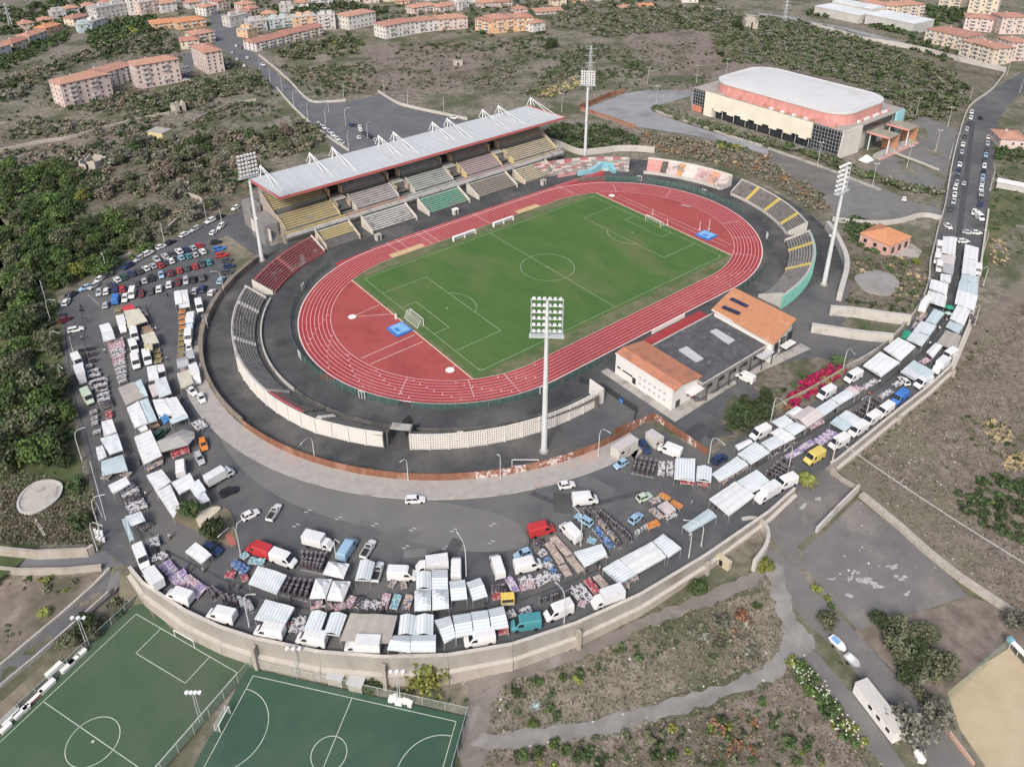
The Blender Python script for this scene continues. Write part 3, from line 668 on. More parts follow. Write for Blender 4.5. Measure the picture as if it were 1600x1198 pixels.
for s, x in ((-1, -61.9), (1, 66.9)):
	MB().add([(x-.25, 71, 0), (x-.25, 71, 6), (x-.25, 89, 14.5), (x-.25, 89, 0), (x+.25, 71, 0), (x+.25, 71, 6), (x+.25, 89, 14.5), (x+.25, 89, 0)],
				[(0, 1, 2, 3), (7, 6, 5, 4), (0, 4, 5, 1), (1, 5, 6, 2), (2, 6, 7, 3), (0, 3, 7, 4)]).build('side_wall', bpaint('brown_side', (.36, .31, .27)), st)
MB().box((-65.5, 80, 4.0), (5.5, 12, 8.0)).build('stair_tower', M('tower_grey', (.16, .155, .15), (.22, .215, .21), .5), st)
MB().add([(-68.6, 84.5, 2.5), (-66.5, 72.5, 2.0), (-66.5, 72.5, 6.4), (-68.6, 84.5, 7.2), (-68.3, 84.6, 2.5), (-66.2, 72.6, 2.0), (-66.2, 72.6, 6.4), (-68.3, 84.6, 7.2)],
			[(0, 1, 2, 3), (7, 6, 5, 4), (0, 4, 5, 1), (1, 5, 6, 2), (2, 6, 7, 3), (3, 7, 4, 0)]).build('white_screen', cream, st)
for k in range(4): MB().box((-64, 73.5+.9*k, 1.0+.9*k), (5, 1.0, 1.8+.1*k)).build('stair_flight', concrete, st)
MB().box((-65, 92, 5), (4, 8, 10)).build('stair_tower', M('tower_grey', (.16, .155, .15)), st)
MB().box((69.5, 74, 2.6), (5, 5, 3.6)).build('stair_flight', concrete, st)
zf, zb_ = 17.0, 17.3
rf = MB(); fl_, fr_, bl_, br_ = (-60.8, 73.6), (75.2, 75.0), (-63.0, 96.0), (71.5, 97.5)
rf.add([(*fl_, zf), (*fr_, zf), (*br_, zb_), (*bl_, zb_), (*fl_, zf-.35), (*fr_, zf-.35), (*br_, zb_-.35), (*bl_, zb_-.35)], [(0, 1, 2, 3), (7, 6, 5, 4), (3, 2, 6, 7)])
roof = rf.build('roof', roofm, st)
for k in range(44):
	x = -62+k*3.1; t = (x+61)/136
	y0 = fl_[1]+(fr_[1]-fl_[1])*t; MB().box((x, (y0+96.5)/2, 17.2), (.14, 96.3-y0, .14)).build('roof_rib', roofm, roof)
MB().bar((*fl_, zf-.25), (*fr_, zf-.25), .3, 1.0).build('fascia', redtrim, roof); MB().bar((*fl_, zf-.25), (*bl_, zb_-.25), .3, 1.0).build('fascia', redtrim, roof)
MB().bar((*fr_, zf-.2), (*br_, zb_-.2), .3, .9).build('fascia', redtrim, roof)
for x in (-56.5, -36.6, -27, -6.2, .8, 20, 27.5, 46.5, 55.5, 74.2):
	yb = 96.3; xx = x-1.0
	mb = MB()
	for s in (-1, 1):
		for y in (95.3, 98.5): mb.tube([(xx+s*1.1, y, 17.2), (xx, 97.0, 21.2)], .16, 5)
	for z in (18.2, 19.4): mb.tube([(xx-.8*(21.2-z)/4-.1, 96.5, z), (xx+.8*(21.2-z)/4+.1, 96.5, z)], .09, 4)
	mb.build('roof_frame', steel_w, st)
	mb = MB()
	for s in (-1, 1): mb.tube([(xx, 97.0, 21.0), (xx+s*1.1, 83.5, 17.35)], .13, 5)
	mb.tube([(xx, 97, 21.0), (xx, 78.5, 17.3)], .12, 5)
	mb.build('tie_rod', steel_w, st)
	MB().tube([(xx, 98.5, 0), (xx, 98.5, 17.2)], .35, 6).build('column', pale, st)
lows = [(-52.3, -39.3, 'y', 1), (-33.7, -15, 'W', 0), (-9, 9.8, 'G', 0), (14.6, 34, 'b', 0), (38.6, 55.8, 'c', 1)]
names = ['short yellow bench block next to the red terrace', 'white bench block below the main stand', 'green bench block below the middle of the main stand',
			'brown bench block right of the green one', 'curved cream bench block at the far end of the main stand']
for (x0, x1, c, cv), nm in zip(lows, names):
	lb = thing('seating_block', nm, 'seating block', ((x0+x1)/2, 62, 0))
	sidew = bpaint('block_side', (.60, .52, .42)) if c in 'yc' else cream
	for i in range(8):
		y = 58.8+i*.95; z = .9+i*.37; xa, xb = x0, x1
		if cv and x0 < 0: xa = x0+.5*i*.3
		s = MB().box(((xa+xb)/2, y+.475, z/2), (xb-xa, .95, z)).build('step', tr_d if c in 'WGb' else tr_g, lb)
		bmx = B_[c] if not (c == 'y' and i < 3) else tr_d
		MB().box(((xa+xb)/2, y+.68, z+.13), (xb-xa-.5, .40, .24)).build('bench', bmx, s)
	for x in (x0-.15, x1+.15):
		MB().add([(x-.2, 58.3, 0), (x-.2, 58.3, 1.6), (x-.2, 66.5, 4.7), (x-.2, 66.5, 0), (x+.2, 58.3, 0), (x+.2, 58.3, 1.6), (x+.2, 66.5, 4.7), (x+.2, 66.5, 0)],
					[(0, 1, 2, 3), (7, 6, 5, 4), (0, 4, 5, 1), (1, 5, 6, 2), (2, 6, 7, 3), (0, 3, 7, 4)]).build('side_wall', sidew, lb)
	MB().box(((x0+x1)/2, 66.9, 1.8), (x1-x0, .8, 3.6)).build('back_wall', M('green_grey_wall', (.20, .23, .21), (.26, .29, .27), .6), lb)
for x, l in ((-.6, 'white ticket booth beside the home straight under the green benches'), (-34.6, 'small grey booth beside the home straight under the white benches'), (44, 'pinkish booth beside the home straight below the cream benches')):
	b = thing('track_booth', l, 'booth', (x, 53.4, 0)); MB().box((x, 53.4, 1.1), (2.0, 1.5, 2.2)).build('walls', cream if 'white ticket' in l else pale, b)
	MB().box((x, 53.4, 2.27), (2.4, 1.9, .14)).build('roof', white if 'white ticket' in l else concrete, b); MB().box((x, 52.63, .95), (.8, .06, 1.9)).build('door', steeld, b)
fw = thing('parapet_wall', 'pale panelled parapet wall behind the chequered terrace', 'wall', (100, 60, 0))
pts = [P('3', *q, 2)[:2] for q in ((195, 860), (300, 895), (420, 940), (540, 935), (660, 920), (780, 920), (890, 930))]; pts = smooth(pts, False, 4)
for i in range(len(pts)-1): MB().bar((*pts[i], 1.5), (*pts[i+1], 1.5), .35, 3.0).build('wall_panel', pale, fw)
tqm = M('sky_blue_sheet', (.18, .40, .48), (.25, .48, .55), .6, .6)
hb = thing('hoarding', 'sky blue draped hoarding at the corner of the home straight', 'hoarding', (70, 53, 0))
pts = [P('3', *q)[:2] for q in ((415, 1100), (500, 1085), (560, 1065), (600, 1065), (632, 1085))]
hh = [1.4, 1.9, 3.6, 3.6, 1.6]
mb = MB()
for i in range(4):
	a, b = pts[i], pts[i+1]; n = np.array([-(b-a)[1], (b-a)[0]]); n = n/np.hypot(*n)*1.6
	mb.add([(*a, 0), (*b, 0), (*b, hh[i+1]), (*a, hh[i]), (*(a+n), 0), (*(b+n), 0), (*(b+n), hh[i+1]), (*(a+n), hh[i])], [(0, 1, 2, 3), (7, 6, 5, 4), (3, 2, 6, 7), (0, 3, 7, 4), (1, 5, 6, 2)])
mb.build('sheet', tqm, hb)
a, b = P('3', 285, 1110)[:2], P('3', 400, 1090)[:2]
MB().bar((*a, .7), (*b, .7), .4, 1.4).build('hoarding', paint('pink_hoarding', (.5, .25, .27)), None)
tag(bpy.data.objects['hoarding.001'], 'pink hoarding board beside the sky blue one', 'hoarding')
# ------------------------------------------------------------------ floodlight masts
def mast(label, x, y, h, facing, panel_h, panel_w):
	r = thing('floodlight_mast', label, 'floodlight mast', (x, y, 0), 'floodlight masts of the stadium')
	MB().tube([(x, y, 0), (x, y, h*.5), (x, y, h-.5)], [.75, .55, .34], 10).build('pole', M('mast_galvanised', (.52, .55, .56), (.60, .63, .64), .8, .5), r)
	MB().tube([(x, y, 0), (x, y, .5)], [1.2, 1.1], 8).build('base', concrete, r)
	ca, sa = math.cos(facing), math.sin(facing); side = np.array([-sa, ca]); fw_ = np.array([ca, sa]); zb = h-panel_h
	mb = MB()
	for k in range(6):
		z = zb+.9+k*(panel_h-1.2)/5; a = np.array([x, y])-side*panel_w/2+fw_*.35; b = np.array([x, y])+side*panel_w/2+fw_*.35; mb.bar((*a, z), (*b, z), .14, .14)
	for s in (-1, 0, 1): p = np.array([x, y])+side*s*panel_w*.48+fw_*.35; mb.bar((*p, zb), (*p, h), .16, .16)
	fr = mb.build('lamp_frame', galv, r)
	p = np.array([x, y])+fw_*.2; MB().box((p[0], p[1], zb), (1.6, panel_w+.6, .18), facing).build('platform', galv, r)
	mb = MB()
	for s in (-1, 1): q = p+fw_*s*.8; mb.bar((*(q-side*panel_w/2), zb+1.0), (*(q+side*panel_w/2), zb+1.0), .07, .07)
	mb.build('railing', galv, r)
	for k in range(6):
		for i in range(6):
			z = zb+.9+k*(panel_h-1.2)/5; q = np.array([x, y])+side*(i-2.5)*panel_w/6.2+fw_*.75
			l = MB().tube([(*(q-fw_*.32), z+.1), (*(q+fw_*.28), z-.12)], [.30, .46], 8).build('lamp', steel_w, fr)
	MB().box((x+.9*ca, y+.9*sa, h*.42), (.9, .5, .5), facing).build('junction_box', steel_w, r)
	return r
def facing_to(x, y): return math.atan2(-y, -x)
for lab, px, py, ty, ph, pw in (('tall floodlight mast in front of the near white perforated wall', 850, 705, 468, 9.6, 7.2), ('floodlight mast beside the red terrace and stair tower', 410, 407, 240, 8.0, 6.6),
								('floodlight mast rising behind the chequered terrace', 914, 243, 110, 6.6, 6.4), ('leaning looking floodlight mast by the curved concrete wall', 1287, 445, 258, 9.0, 6.0)):
	b = U(px, py); h = height_at(px, py, ty); fc = facing_to(*b[:2]) if 'near' in lab or 'rising' in lab else (-math.pi/2 if b[1] > 0 else math.pi/2)
	mast(lab.replace('leaning looking ', ''), b[0], b[1], h, fc, ph, pw)
# ------------------------------------------------------------------ things on the pitch
netm = M('goal_net', (.62, .65, .62), None, alpha=.22)
def goal(label, x, y, sgn, w=7.32, h=2.44, d=2.2, z=0.12, rz=0.0, group=None, m=None):
	g = thing('football_goal', label, 'goal', (x, y, z), group, rz); R = lambda mb, n, mm: setattr(mb.build(n, mm, None), 'parent', g)
	m = m or white
	for s in (-1, 1): R(MB().tube([(0, s*w/2, 0), (0, s*w/2, h)], .075, 6), 'post', m); R(MB().tube([(sgn*d, s*w/2, 0), (sgn*.9, s*w/2, h)], .05, 5), 'stay', m)
	R(MB().tube([(0, -w/2, h), (0, w/2, h)], .075, 6), 'crossbar', m)
	mb = MB(); mb.add([(0, -w/2, h), (0, w/2, h), (sgn*.9, w/2, h), (sgn*.9, -w/2, h), (sgn*d, -w/2, 0), (sgn*d, w/2, 0), (0, -w/2, 0), (0, w/2, 0)], [(0, 1, 2, 3), (3, 2, 5, 4), (0, 3, 4, 6), (1, 7, 5, 2)])
	R(mb, 'net', netm); R(MB().tube([(sgn*d, -w/2, 0), (sgn*d, w/2, 0)], .05, 5), 'base_bar', m)
	return g
goal('white goal at the left end of the stadium pitch, near the blue mat', -52.25, 0, -1); goal('white goal at the right end of the stadium pitch', 52.25, 0, 1)
matb = M('mat_blue', (.045, .16, .50), (.06, .22, .60), .5, .5); matp = M('mat_pale_blue', (.17, .36, .62), (.24, .45, .70), .8, .5)
for lab, x, y, a in (('blue landing mat on the red apron beside the left goal', -59.2, -1.3, .02), ('blue landing mat on the red apron at the right bend', 60, -19, .05)):
	r = thing('landing_mat', lab, 'landing mat', (x, y, .1), rz=a)
	for i in range(2):
		for j in range(3):
			MB().box((-1.35+i*2.7, -1.9+j*1.9, .45), (2.66, 1.86, .62)).build('mat_block', matb, None).parent = r
	MB().box((.1, 0, .8), (4.3, 4.9, .12)).build('mat_cover', matp, None).parent = r
	MB().box((-1.0, -.3, .9), (.9, 2.0, .1)).build('mat_patch', matb, None).parent = r
for i, (x0, x1) in enumerate(((-14.1, -4.3), (4.1, 13.4))):
	r = thing('team_dugout', ('white covered team bench nearer the red terrace, beside the far touchline', 'white covered team bench nearer the far corner, beside the far touchline')[i], 'dugout', ((x0+x1)/2, 35.2, .1))
	xm = (x0+x1)/2; L = x1-x0
	MB().box((xm, 35.5, 1.75), (L, 1.1, .1)).build('canopy', white, r); MB().box((xm, 36.0, .95), (L, .08, 1.6)).build('back_panel', M('polycarbonate', (.55, .56, .57), None, rough=.3), r)
	MB().box((xm, 35.6, .45), (L-.4, .4, .08)).build('bench', galv, r)
	for x in (x0, xm, x1): MB().box((x, 35.4, .9), (.07, 1.1, 1.7)).build('frame', white, r)
bn = thing('banner_board', 'long white board between the near straight and the small red court', 'board', (5, -49.4, 0))
for k in range(6): MB().box((-1.1+2.45*k, -49.45, .75), (2.4, .14, 1.5)).build('board_panel', white, bn)
sheet('warm_up_court', [(-6.8, -49.9), (18.8, -50.0), (18.8, -57), (-7, -56.5)], .1, tartan)
for lab, q, h in (('thin white upright by the right landing mat', (1170, 235), 3.4), ('taller white upright by the right landing mat', (1228, 235), 4.2), ('short white upright behind the right goal', (877, 140), 2.4), ('white upright right of the right goal', (968, 205), 2.6)):
	p = P('7', *q); r = thing('upright_post', lab, 'post', p); MB().tube([(*p[:2], .1), (*p[:2], h)], .07, 6).build('post', white, r); MB().box((p[0], p[1], .12), (.6, .6, .1)).build('base', white, r)
p = P('6', 875, 790); r = thing('folded_parasol', 'small cream folded cover beside the left blue mat', 'cover', p)
MB().tube([(*p[:2], .1), (*p[:2], 1.2), (*p[:2], 2.0)], [.5, .4, .1], 8).build('cover', cream, r)
p = P('7', 1085, 98); r = thing('steeple_hurdle', 'red and white hurdle beam on the far apron', 'hurdle', p); MB().box((p[0], p[1], .8), (.25, 4.0, .2), .3).build('beam', rw[1], r)
for s in (-1, 1): MB().box((p[0]-s*.55, p[1]+s*1.7, .4), (.5, .15, .8), .3).build('foot', rw[0], r)
# ------------------------------------------------------------------ service buildings
whr = M('white_render', (.66, .65, .63), (.72, .71, .69), .4, .8, (.3, .7), (.62, .58, .53), .15, (.56, .72))
tile_o = M('terracotta_tile', (.46, .205, .105), (.56, .27, .15), .8, .8, (.3, .7), (.60, .33, .20), .15, (.55, .7))
tile_r = M('clay_roof', (.34, .14, .085), (.42, .19, .12), 1.2, .85, (.3, .7), (.26, .13, .09), .3, (.5, .64))
tile_p = M('faded_clay_roof', (.36, .19, .15), (.44, .25, .20), .9, .85, (.3, .7), (.28, .17, .14), .2, (.5, .66))
bit = M('bitumen_roof', (.060, .060, .066), (.098, .098, .106), .5, .9, (.35, .65), (.16, .16, .17), .35, (.60, .66), bump=.3)
glassd = M('dark_glass', (.012, .014, .018), (.03, .034, .04), .4, .15, spec=.6)
greyroof = M('skylight_sheet', (.36, .37, .38), (.42, .43, .44), 1)
b = thing('changing_room_building', 'long white changing room building with mono-pitch clay roof', 'building', (-18, -66, 0))
x0, x1, y0, y1, hl, hr = -24, -13.4, -76.0, -55.9, 7.4, 6.6
MB().add([(x0, y0, 0), (x1, y0, 0), (x1, y1, 0), (x0, y1, 0), (x0, y0, 6.4), (x1, y0, 5.8), (x1, y1, 5.8), (x0, y1, 6.6), ((x0+x1)/2-2.4, y0, 7.1), ((x0+x1)/2-2.4, y1, 7.3)],
			[(0, 1, 5, 8, 4), (1, 2, 6, 5), (2, 3, 7, 9, 6), (3, 0, 4, 7)]).build('walls', whr, b)
xm = (x0+x1)/2-2.4
mb = MB(); mb.add([(x0-.1, y0-.5, 6.4), (xm, y0-.5, 7.2), (x1+.6, y0-.5, 5.8), (x0-.1, y1+.3, 6.55), (xm, y1+.3, 7.35), (x1+.6, y1+.3, 5.85), (x0-.1, y0-.5, 6.2), (xm, y0-.5, 7.0), (x1+.6, y0-.5, 5.6), (x0-.1, y1+.3, 6.35), (xm, y1+.3, 7.15), (x1+.6, y1+.3, 5.65)],
					[(0, 1, 4, 3), (1, 2, 5, 4), (0, 3, 9, 6), (2, 8, 11, 5), (0, 6, 7, 1), (1, 7, 8, 2)]); mb.build('roof', tile_r, b)
MB().box((x0-.12, (y0+y1)/2, 6.5), (.25, y1-y0+.6, .25)).build('eave', whr, b)
for k, (yy, w, z, hh_) in enumerate(((-57.2, 1.2, 2.7, .5), (-60.4, 3.6, 2.6, .45), (-62.9, 1.2, 1.6, 1.9))): MB().box((x0-.02, yy, z), (.1, w, hh_)).build('window', glassd, b)
wfr = M('window_panel_white', (.58, .58, .60), (.64, .64, .66), 1)
for r_ in range(2):
	for k in range(6):
		f = MB().box((x0-.03, -65.0-k*1.7, 2.0+2.0*r_), (.1, .95, .9)).build('window', wfr, b); MB().box((x0-.09, -65.0-k*1.7, 2.0+2.0*r_), (.04, .7, .65)).build('pane', M('pale_pane', (.40, .42, .46), None, rough=.3), f)
MB().box((-17.5, y0-.03, 2.4), (.9, .1, 1.8)).build('window', glassd, b); MB().box((-21.6, y0-.05, 1.1), (1.6, .14, 2.2)).build('door', steeld, b); MB().box((-15.6, y0-.05, 1.1), (1.4, .14, 2.2)).build('door', M('dark_red_door', (.2, .03, .03)), b)
MB().box((-16.5, y0-1.2, 3.5), (5, 2.2, .15)).build('porch_roof', whr, b)
sheet('building_walk', [(-26.6, -53), (-26.6, -79.6), (0, -79.6), (28, -83), (28, -79.6), (15, -78.6), (-10, -78.4), (-13, -76), (-24, -76), (-24, -53)], .075, concrete)
b = thing('gym_hall', 'low dark flat-roofed hall with two rectangular rooflights', 'building', (0, -68, 0))
MB().box((.2, -68, 2.35), (28.6, 19.0, 4.7)).build('walls', M('gym_wall', (.20, .19, .185), (.26, .25, .24), .5), b)
rf = MB().box((.2, -68, 4.85), (29.6, 20.0, .3)).build('roof', bit, b)
for (cx_, cy_, sx, sy) in ((-14.55, -68, .3, 20.0), (.2, -78.0, 29.6, .3), (15.0, -68, .3, 20.0), (.2, -58.05, 29.6, .3)): MB().box((cx_, cy_, 5.1), (sx, sy, .28)).build('roof_edge', pale, b)
for q in (((1040, 985), (1090, 965), (1195, 1040), (1150, 1060)), ((1237, 870), (1275, 855), (1390, 925), (1350, 948))):
	cs = [P('7', *c, 5.2)[:2] for c in q]; MB().prism(cs, 5.0, 5.4).build('rooflight', greyroof, rf)
for k in range(7): MB().box((-13+k*4.6, -78.4, 2.2), (.25, .25, 4.4)).build('column', steeld, b)
MB().box((10.5, -79.3, 4.0), (5.5, 2.2, .2)).build('porch_roof', M('grey_white_sheet', (.5, .5, .52)), b)
for s in (0, 1): MB().box((8.2+4.6*s, -80.2, 2), (.2, .2, 4)).build('porch_post', steeld, b)
for k in range(5): MB().box((-11+k*5, -77.56, 2.6), (2.4, .08, 1.2)).build('window', glassd, b)
b = thing('gabled_hall', 'white hall with bright orange pitched roof and two rows of solar panels', 'building', (19.6, -67, 0))
MB().prism([(13.4, -59.2), (26.2, -56.4), (26.0, -77.0), (12.9, -79.6)], 0, 7.2).build('walls', whr, b)
rf = MB().add([(13.0, -58.4, 7.3), (27.0, -55.4, 8.0), (26.8, -77.6, 8.0), (12.0, -80.6, 7.3), (13.0, -58.4, 7.0), (27.0, -55.4, 7.7), (26.8, -77.6, 7.7), (12.0, -80.6, 7.0)], [(3, 2, 1, 0), (4, 5, 6, 7), (0, 1, 5, 4), (1, 2, 6, 5), (2, 3, 7, 6), (3, 0, 4, 7)]).build('roof', tile_o, b)
solar = M('solar_cell', (.010, .016, .05), (.02, .03, .08), 3, .12, spec=.7)
for q0, q1 in (((1372, 672), (1462, 715)), ((1322, 722), (1412, 760))):
	a, c = P('7', *q0, 7.7)[:2], P('7', *q1, 7.7)[:2]; ang = math.atan2(*(c-a)[::-1])
	for k in range(6):
		p = a+(c-a)*k/5
		pn = MB().box((0, 0, 0), (.86*np.hypot(*(c-a))/5, 1.7, .08)).build('solar_panel', solar, None); pn.parent = b; pn.location = (p[0]-19.6, p[1]+67, 7.95+.0); pn.rotation_euler = (0, -.03, ang)
MB().box((12.9, -69, 7.1), (.5, 21, .3)).build('gutter', whr, b)
for k in range(3): MB().box((15.5+k*4, -79.3+k*.5, 3.6), (1.8, .3, 3.6)).build('window', glassd, b)
MB().box((20, -80.2, 3.6), (5, 2, .2)).build('porch_roof', whr, b)
def hip_house(label, cs, h, wallm, roofm_, extra=None, over=.5, cat='house', name='house', group=None, z=0, ridge=None):
	c = np.mean(cs, 0); r = thing(name, label, cat, (c[0], c[1], z), group)
	MB().prism(cs, z, z+h).build('wall', wallm, r)
	o = [c+(np.array(p)-c)*(1+over/ max(1, np.hypot(*(np.array(p)-c)))) for p in cs]
	e0, e1 = np.array(o[1])-o[0], np.array(o[2])-o[1]; l0, l1 = np.hypot(*e0), np.hypot(*e1)
	rh = ridge or min(l0, l1)*.22
	if l0 >= l1: a, b_ = (np.array(o[0])+o[3])/2, (np.array(o[1])+o[2])/2; d = (b_-a)/l0; a, b_ = a+d*l1*.45, b_-d*l1*.45; f = [(0, 1, 5, 4), (1, 2, 5), (2, 3, 4, 5), (3, 0, 4)]
	else: a, b_ = (np.array(o[0])+o[1])/2, (np.array(o[3])+o[2])/2; d = (b_-a)/l1; a, b_ = a+d*l0*.45, b_-d*l0*.45; f = [(0, 1, 4), (1, 2, 5, 4), (2, 3, 5), (3, 0, 4, 5)]
	mb = MB(); mb.add([(*p, z+h) for p in o]+[(*a, z+h+rh), (*b_, z+h+rh)], f+[(3, 2, 1, 0)])
	bmx = mb.build('roof', roofm_, r)
	return r, c
pinkr = M('pink_render', (.55, .33, .29), (.62, .40, .35), .5, .8)
cs = [P('8', x, y, 4.6)[:2] for x, y in ((580, 252), (700, 195), (893, 275), (762, 332))]
vil, c = hip_house('orange-roofed villa with pink walls behind the right mast', cs[::-1], 4.4, pinkr, tile_o)
e = (np.array(cs[3])-cs[0]); n = int(np.hypot(*e)/3)
for k in range(n):
	p = np.array(cs[0])+e*(k+.6)/n; MB().box((p[0], p[1], 2.4), (1.2, .35, 1.3), math.atan2(e[1], e[0])).build('window', glassd, vil)
e = (np.array(cs[2])-cs[3])
for k in range(3):
	p = np.array(cs[3])+e*(k+.6)/3.2; MB().box((p[0], p[1], 2.0), (1.3, .4, 2.2), math.atan2(e[1], e[0])).build('window', glassd, vil)
sheet('villa_terrace', [P('8', *q)[:2] for q in ((755, 385), (860, 320), (900, 325), (960, 370), (930, 420), (850, 400), (790, 410))], .08, concrete)
# ------------------------------------------------------------------ the arena
ar = thing('sports_arena', 'large indoor arena with white rounded roof and salmon band', 'arena', (193, 34, 0))
cream_p = M('arena_cream_panel', (.66, .62, .52), (.74, .70, .60), .12, .7); salmon = M('salmon_band', (.56, .26, .24), (.64, .33, .30), .3, .7)
orange_p = M('arena_orange', (.38, .20, .12), (.45, .25, .16), .3, .7); rc = M('roof_membrane', (.56, .56, .56), (.63, .63, .635), .05, .6, (.3, .7), (.50, .49, .47), .05, (.52, .72))
X0, X1, Y0, Y1, HH = 167.0, 219.0, -7.5, 78.0, 12.4
MB().prism([(X0+1, Y0+1), (X1, Y0+1), (X1, Y1-1), (X0+1, Y1-1)], 0, HH-.3).build('walls', M('arena_wall', (.42, .40, .37), (.48, .46, .43), .3), ar)
MB().box(((X0+X1)/2, (Y0+Y1)/2, HH-.1), (X1-X0, Y1-Y0, .5)).build('terrace_roof', M('arena_terrace', (.26, .24, .225), (.33, .31, .29), .3), ar)
ny = 10
for k in range(ny):                                        # cream cladding panels of the long side
	ya, yb = Y0+16+k*(Y1-13-Y0-16)/ny, Y0+16+(k+1)*(Y1-13-Y0-16)/ny
	MB().box((X0+.3, (ya+yb)/2, 8.6), (.8, yb-ya-.03, 7.6)).build('cladding_panel', cream_p, ar)
MB().box((X0+.9, (Y0+Y1)/2, 2.4), (.5, Y1-Y0-30, 4.8)).build('glass_base', glassd, ar)
for k in range(26):
	y = Y0+17+k*2.35; MB().box((X0+.6, y, 2.6), (.14, .14, 4.6)).build('mullion', steeld if k % 3 else steel_w, ar)
for k in range(7):
	y = Y0+20+k*8.2; MB().box((X0+.2, y, 4.3), (1.0, 4.2, 1.1)).build('cladding_panel', cream_p, ar)
for s, (ya, yb) in ((0, (Y0+.4, Y0+15.4)), (1, (Y1-8, Y1-.6))):     # glazed corner blocks
	wb = MB().box((X0+.25, (ya+yb)/2, 6.6), (.7, yb-ya, 11.2)).build('glass_block', glassd, ar)
	for k in range(int((yb-ya)/1.5)+1): MB().box((X0-.13, ya+k*1.5, 6.6), (.08, .1, 11.0)).build('mullion', galv, wb)
	for z in range(7): MB().box((X0-.12, (ya+yb)/2, 1.2+1.75*z), (.07, yb-ya, .1)).build('transom', galv, wb)
MB().box((X0+.1, Y1-10.6, 6.2), (1.0, 5.0, 12.4)).build('white_pier', cream_p, ar); MB().box((X0+.2, Y1-3.6, 2.2), (1.2, 6.0, 3.4)).build('orange_wall', paint('orange_red_wall', (.55, .22, .14)), ar)
MB().add([(X0-1.5, Y0+.2, 0), (X0+13, Y0-1, 0), (X0+13, Y0-1, HH+.3), (X0-.5, Y0+.2, HH+.3), (X0-1.5, Y0+.8, 0), (X0+13, Y0+.2, 0), (X0+13, Y0+.2, HH+.3), (X0-.5, Y0+.8, HH+.3)], [(0, 1, 2, 3), (7, 6, 5, 4), (3, 2, 6, 7), (0, 3, 7, 4), (1, 5, 6, 2)]).build('white_pier', M('arena_pier', (.52, .50, .47), (.6, .58, .55), .3), ar)
MB().box((193, Y0-.2, 10.9), (27, .8, 2.2)).build('glass_band', glassd, ar)
MB().box((X1-6, Y0-.9, 8.5), (7, 1.0, 8.5)).build('blue_panel', M('arena_blue', (.26, .52, .60), (.34, .6, .66), .5), ar)
for x in (190, 207):                                                   # orange entrance porches
	MB().box((x, Y0-6, 8.4), (9, 11, .6)).build('porch_roof', M('porch_olive', (.22, .20, .16), (.28, .26, .21), .4), ar); MB().box((x-4.6, Y0-6, 8.5), (.3, 11, .9)).build('fascia', salmon, ar)
	MB().box((x+4.3, Y0-8, 4.2), (.8, 7, 8.0)).build('orange_wall', orange_p, ar)
	for s in (0, 1): MB().box((x-3.6, Y0-2-9*s, 4.1), (.4, .4, 8.2)).build('column', steel_w, ar)
	MB().box((x, Y0-1, 3.8), (8, .3, 7.4)).build('entrance_glass', M('entrance_green_glass', (.05, .08, .07), (.08, .12, .1), .4, .2), ar)
for k in range(5): MB().box((196, Y0-9-k*.8, .9-.17*k), (34, .8, 1.8-.34*k)).build('step', salmon if k == 4 else concrete, ar)
for k in range(16): MB().box((X0+3+k*2.6, Y0+3, HH+.7), (1.6, .9, 1.0)).build('roof_unit', steel_w if k % 3 else salmon, ar) if k > 4 else None
def rrect(x0, x1, y0, y1, r, n=7):
	o = []
	for (cx_, cy_, a0) in ((x1-r, y0+r, -90), (x1-r, y1-r, 0), (x0+r, y1-r, 90), (x0+r, y0+r, 180)):
		for k in range(n): t = rad(a0+90*k/(n-1)); o.append((cx_+r*math.cos(t), cy_+r*math.sin(t)))
	return o
dr = rrect(169.5, 212, -3.5, 70, 11)
MB().prism(dr, HH+.1, 17.6).build('drum', salmon, ar)
rfm = MB(); o1 = rrect(169.1, 212.4, -3.9, 70.4, 11.3); c = np.array([190.7, 33.3]); ringsz = [(1.0, 17.5), (1.0, 18.4), (.97, 18.55), (.93, 18.3), (.6, 18.9), (.3, 19.1)]
vs = [(*(c+(np.array(p)-c)*s), z) for s, z in ringsz for p in o1]; N = len(o1)
fs = [(i*N+k, i*N+(k+1) % N, (i+1)*N+(k+1) % N, (i+1)*N+k) for i in range(len(ringsz)-1) for k in range(N)]+[tuple((len(ringsz)-1)*N+k for k in range(N))]
rfm.add(vs, fs).build('roof', rc, ar)
for k in range(18):
	MB().box((169.3, 2+k*3.6, 15), (.25, .25, 5)).build('drum_rib', salmon, ar)
for (ya, yb) in ((-2, 8), (36, 46), (50, 58)): MB().box((168.2, (ya+yb)/2, HH+1.2), (1.6, yb-ya, 1.9)).build('roof_box', salmon, ar)
for k in range(14): MB().box((168.3, 4+k*3.1, HH+.5), (1.2, 1.4, .9)).build('roof_unit', steel_w if k % 2 else orange_p, ar)
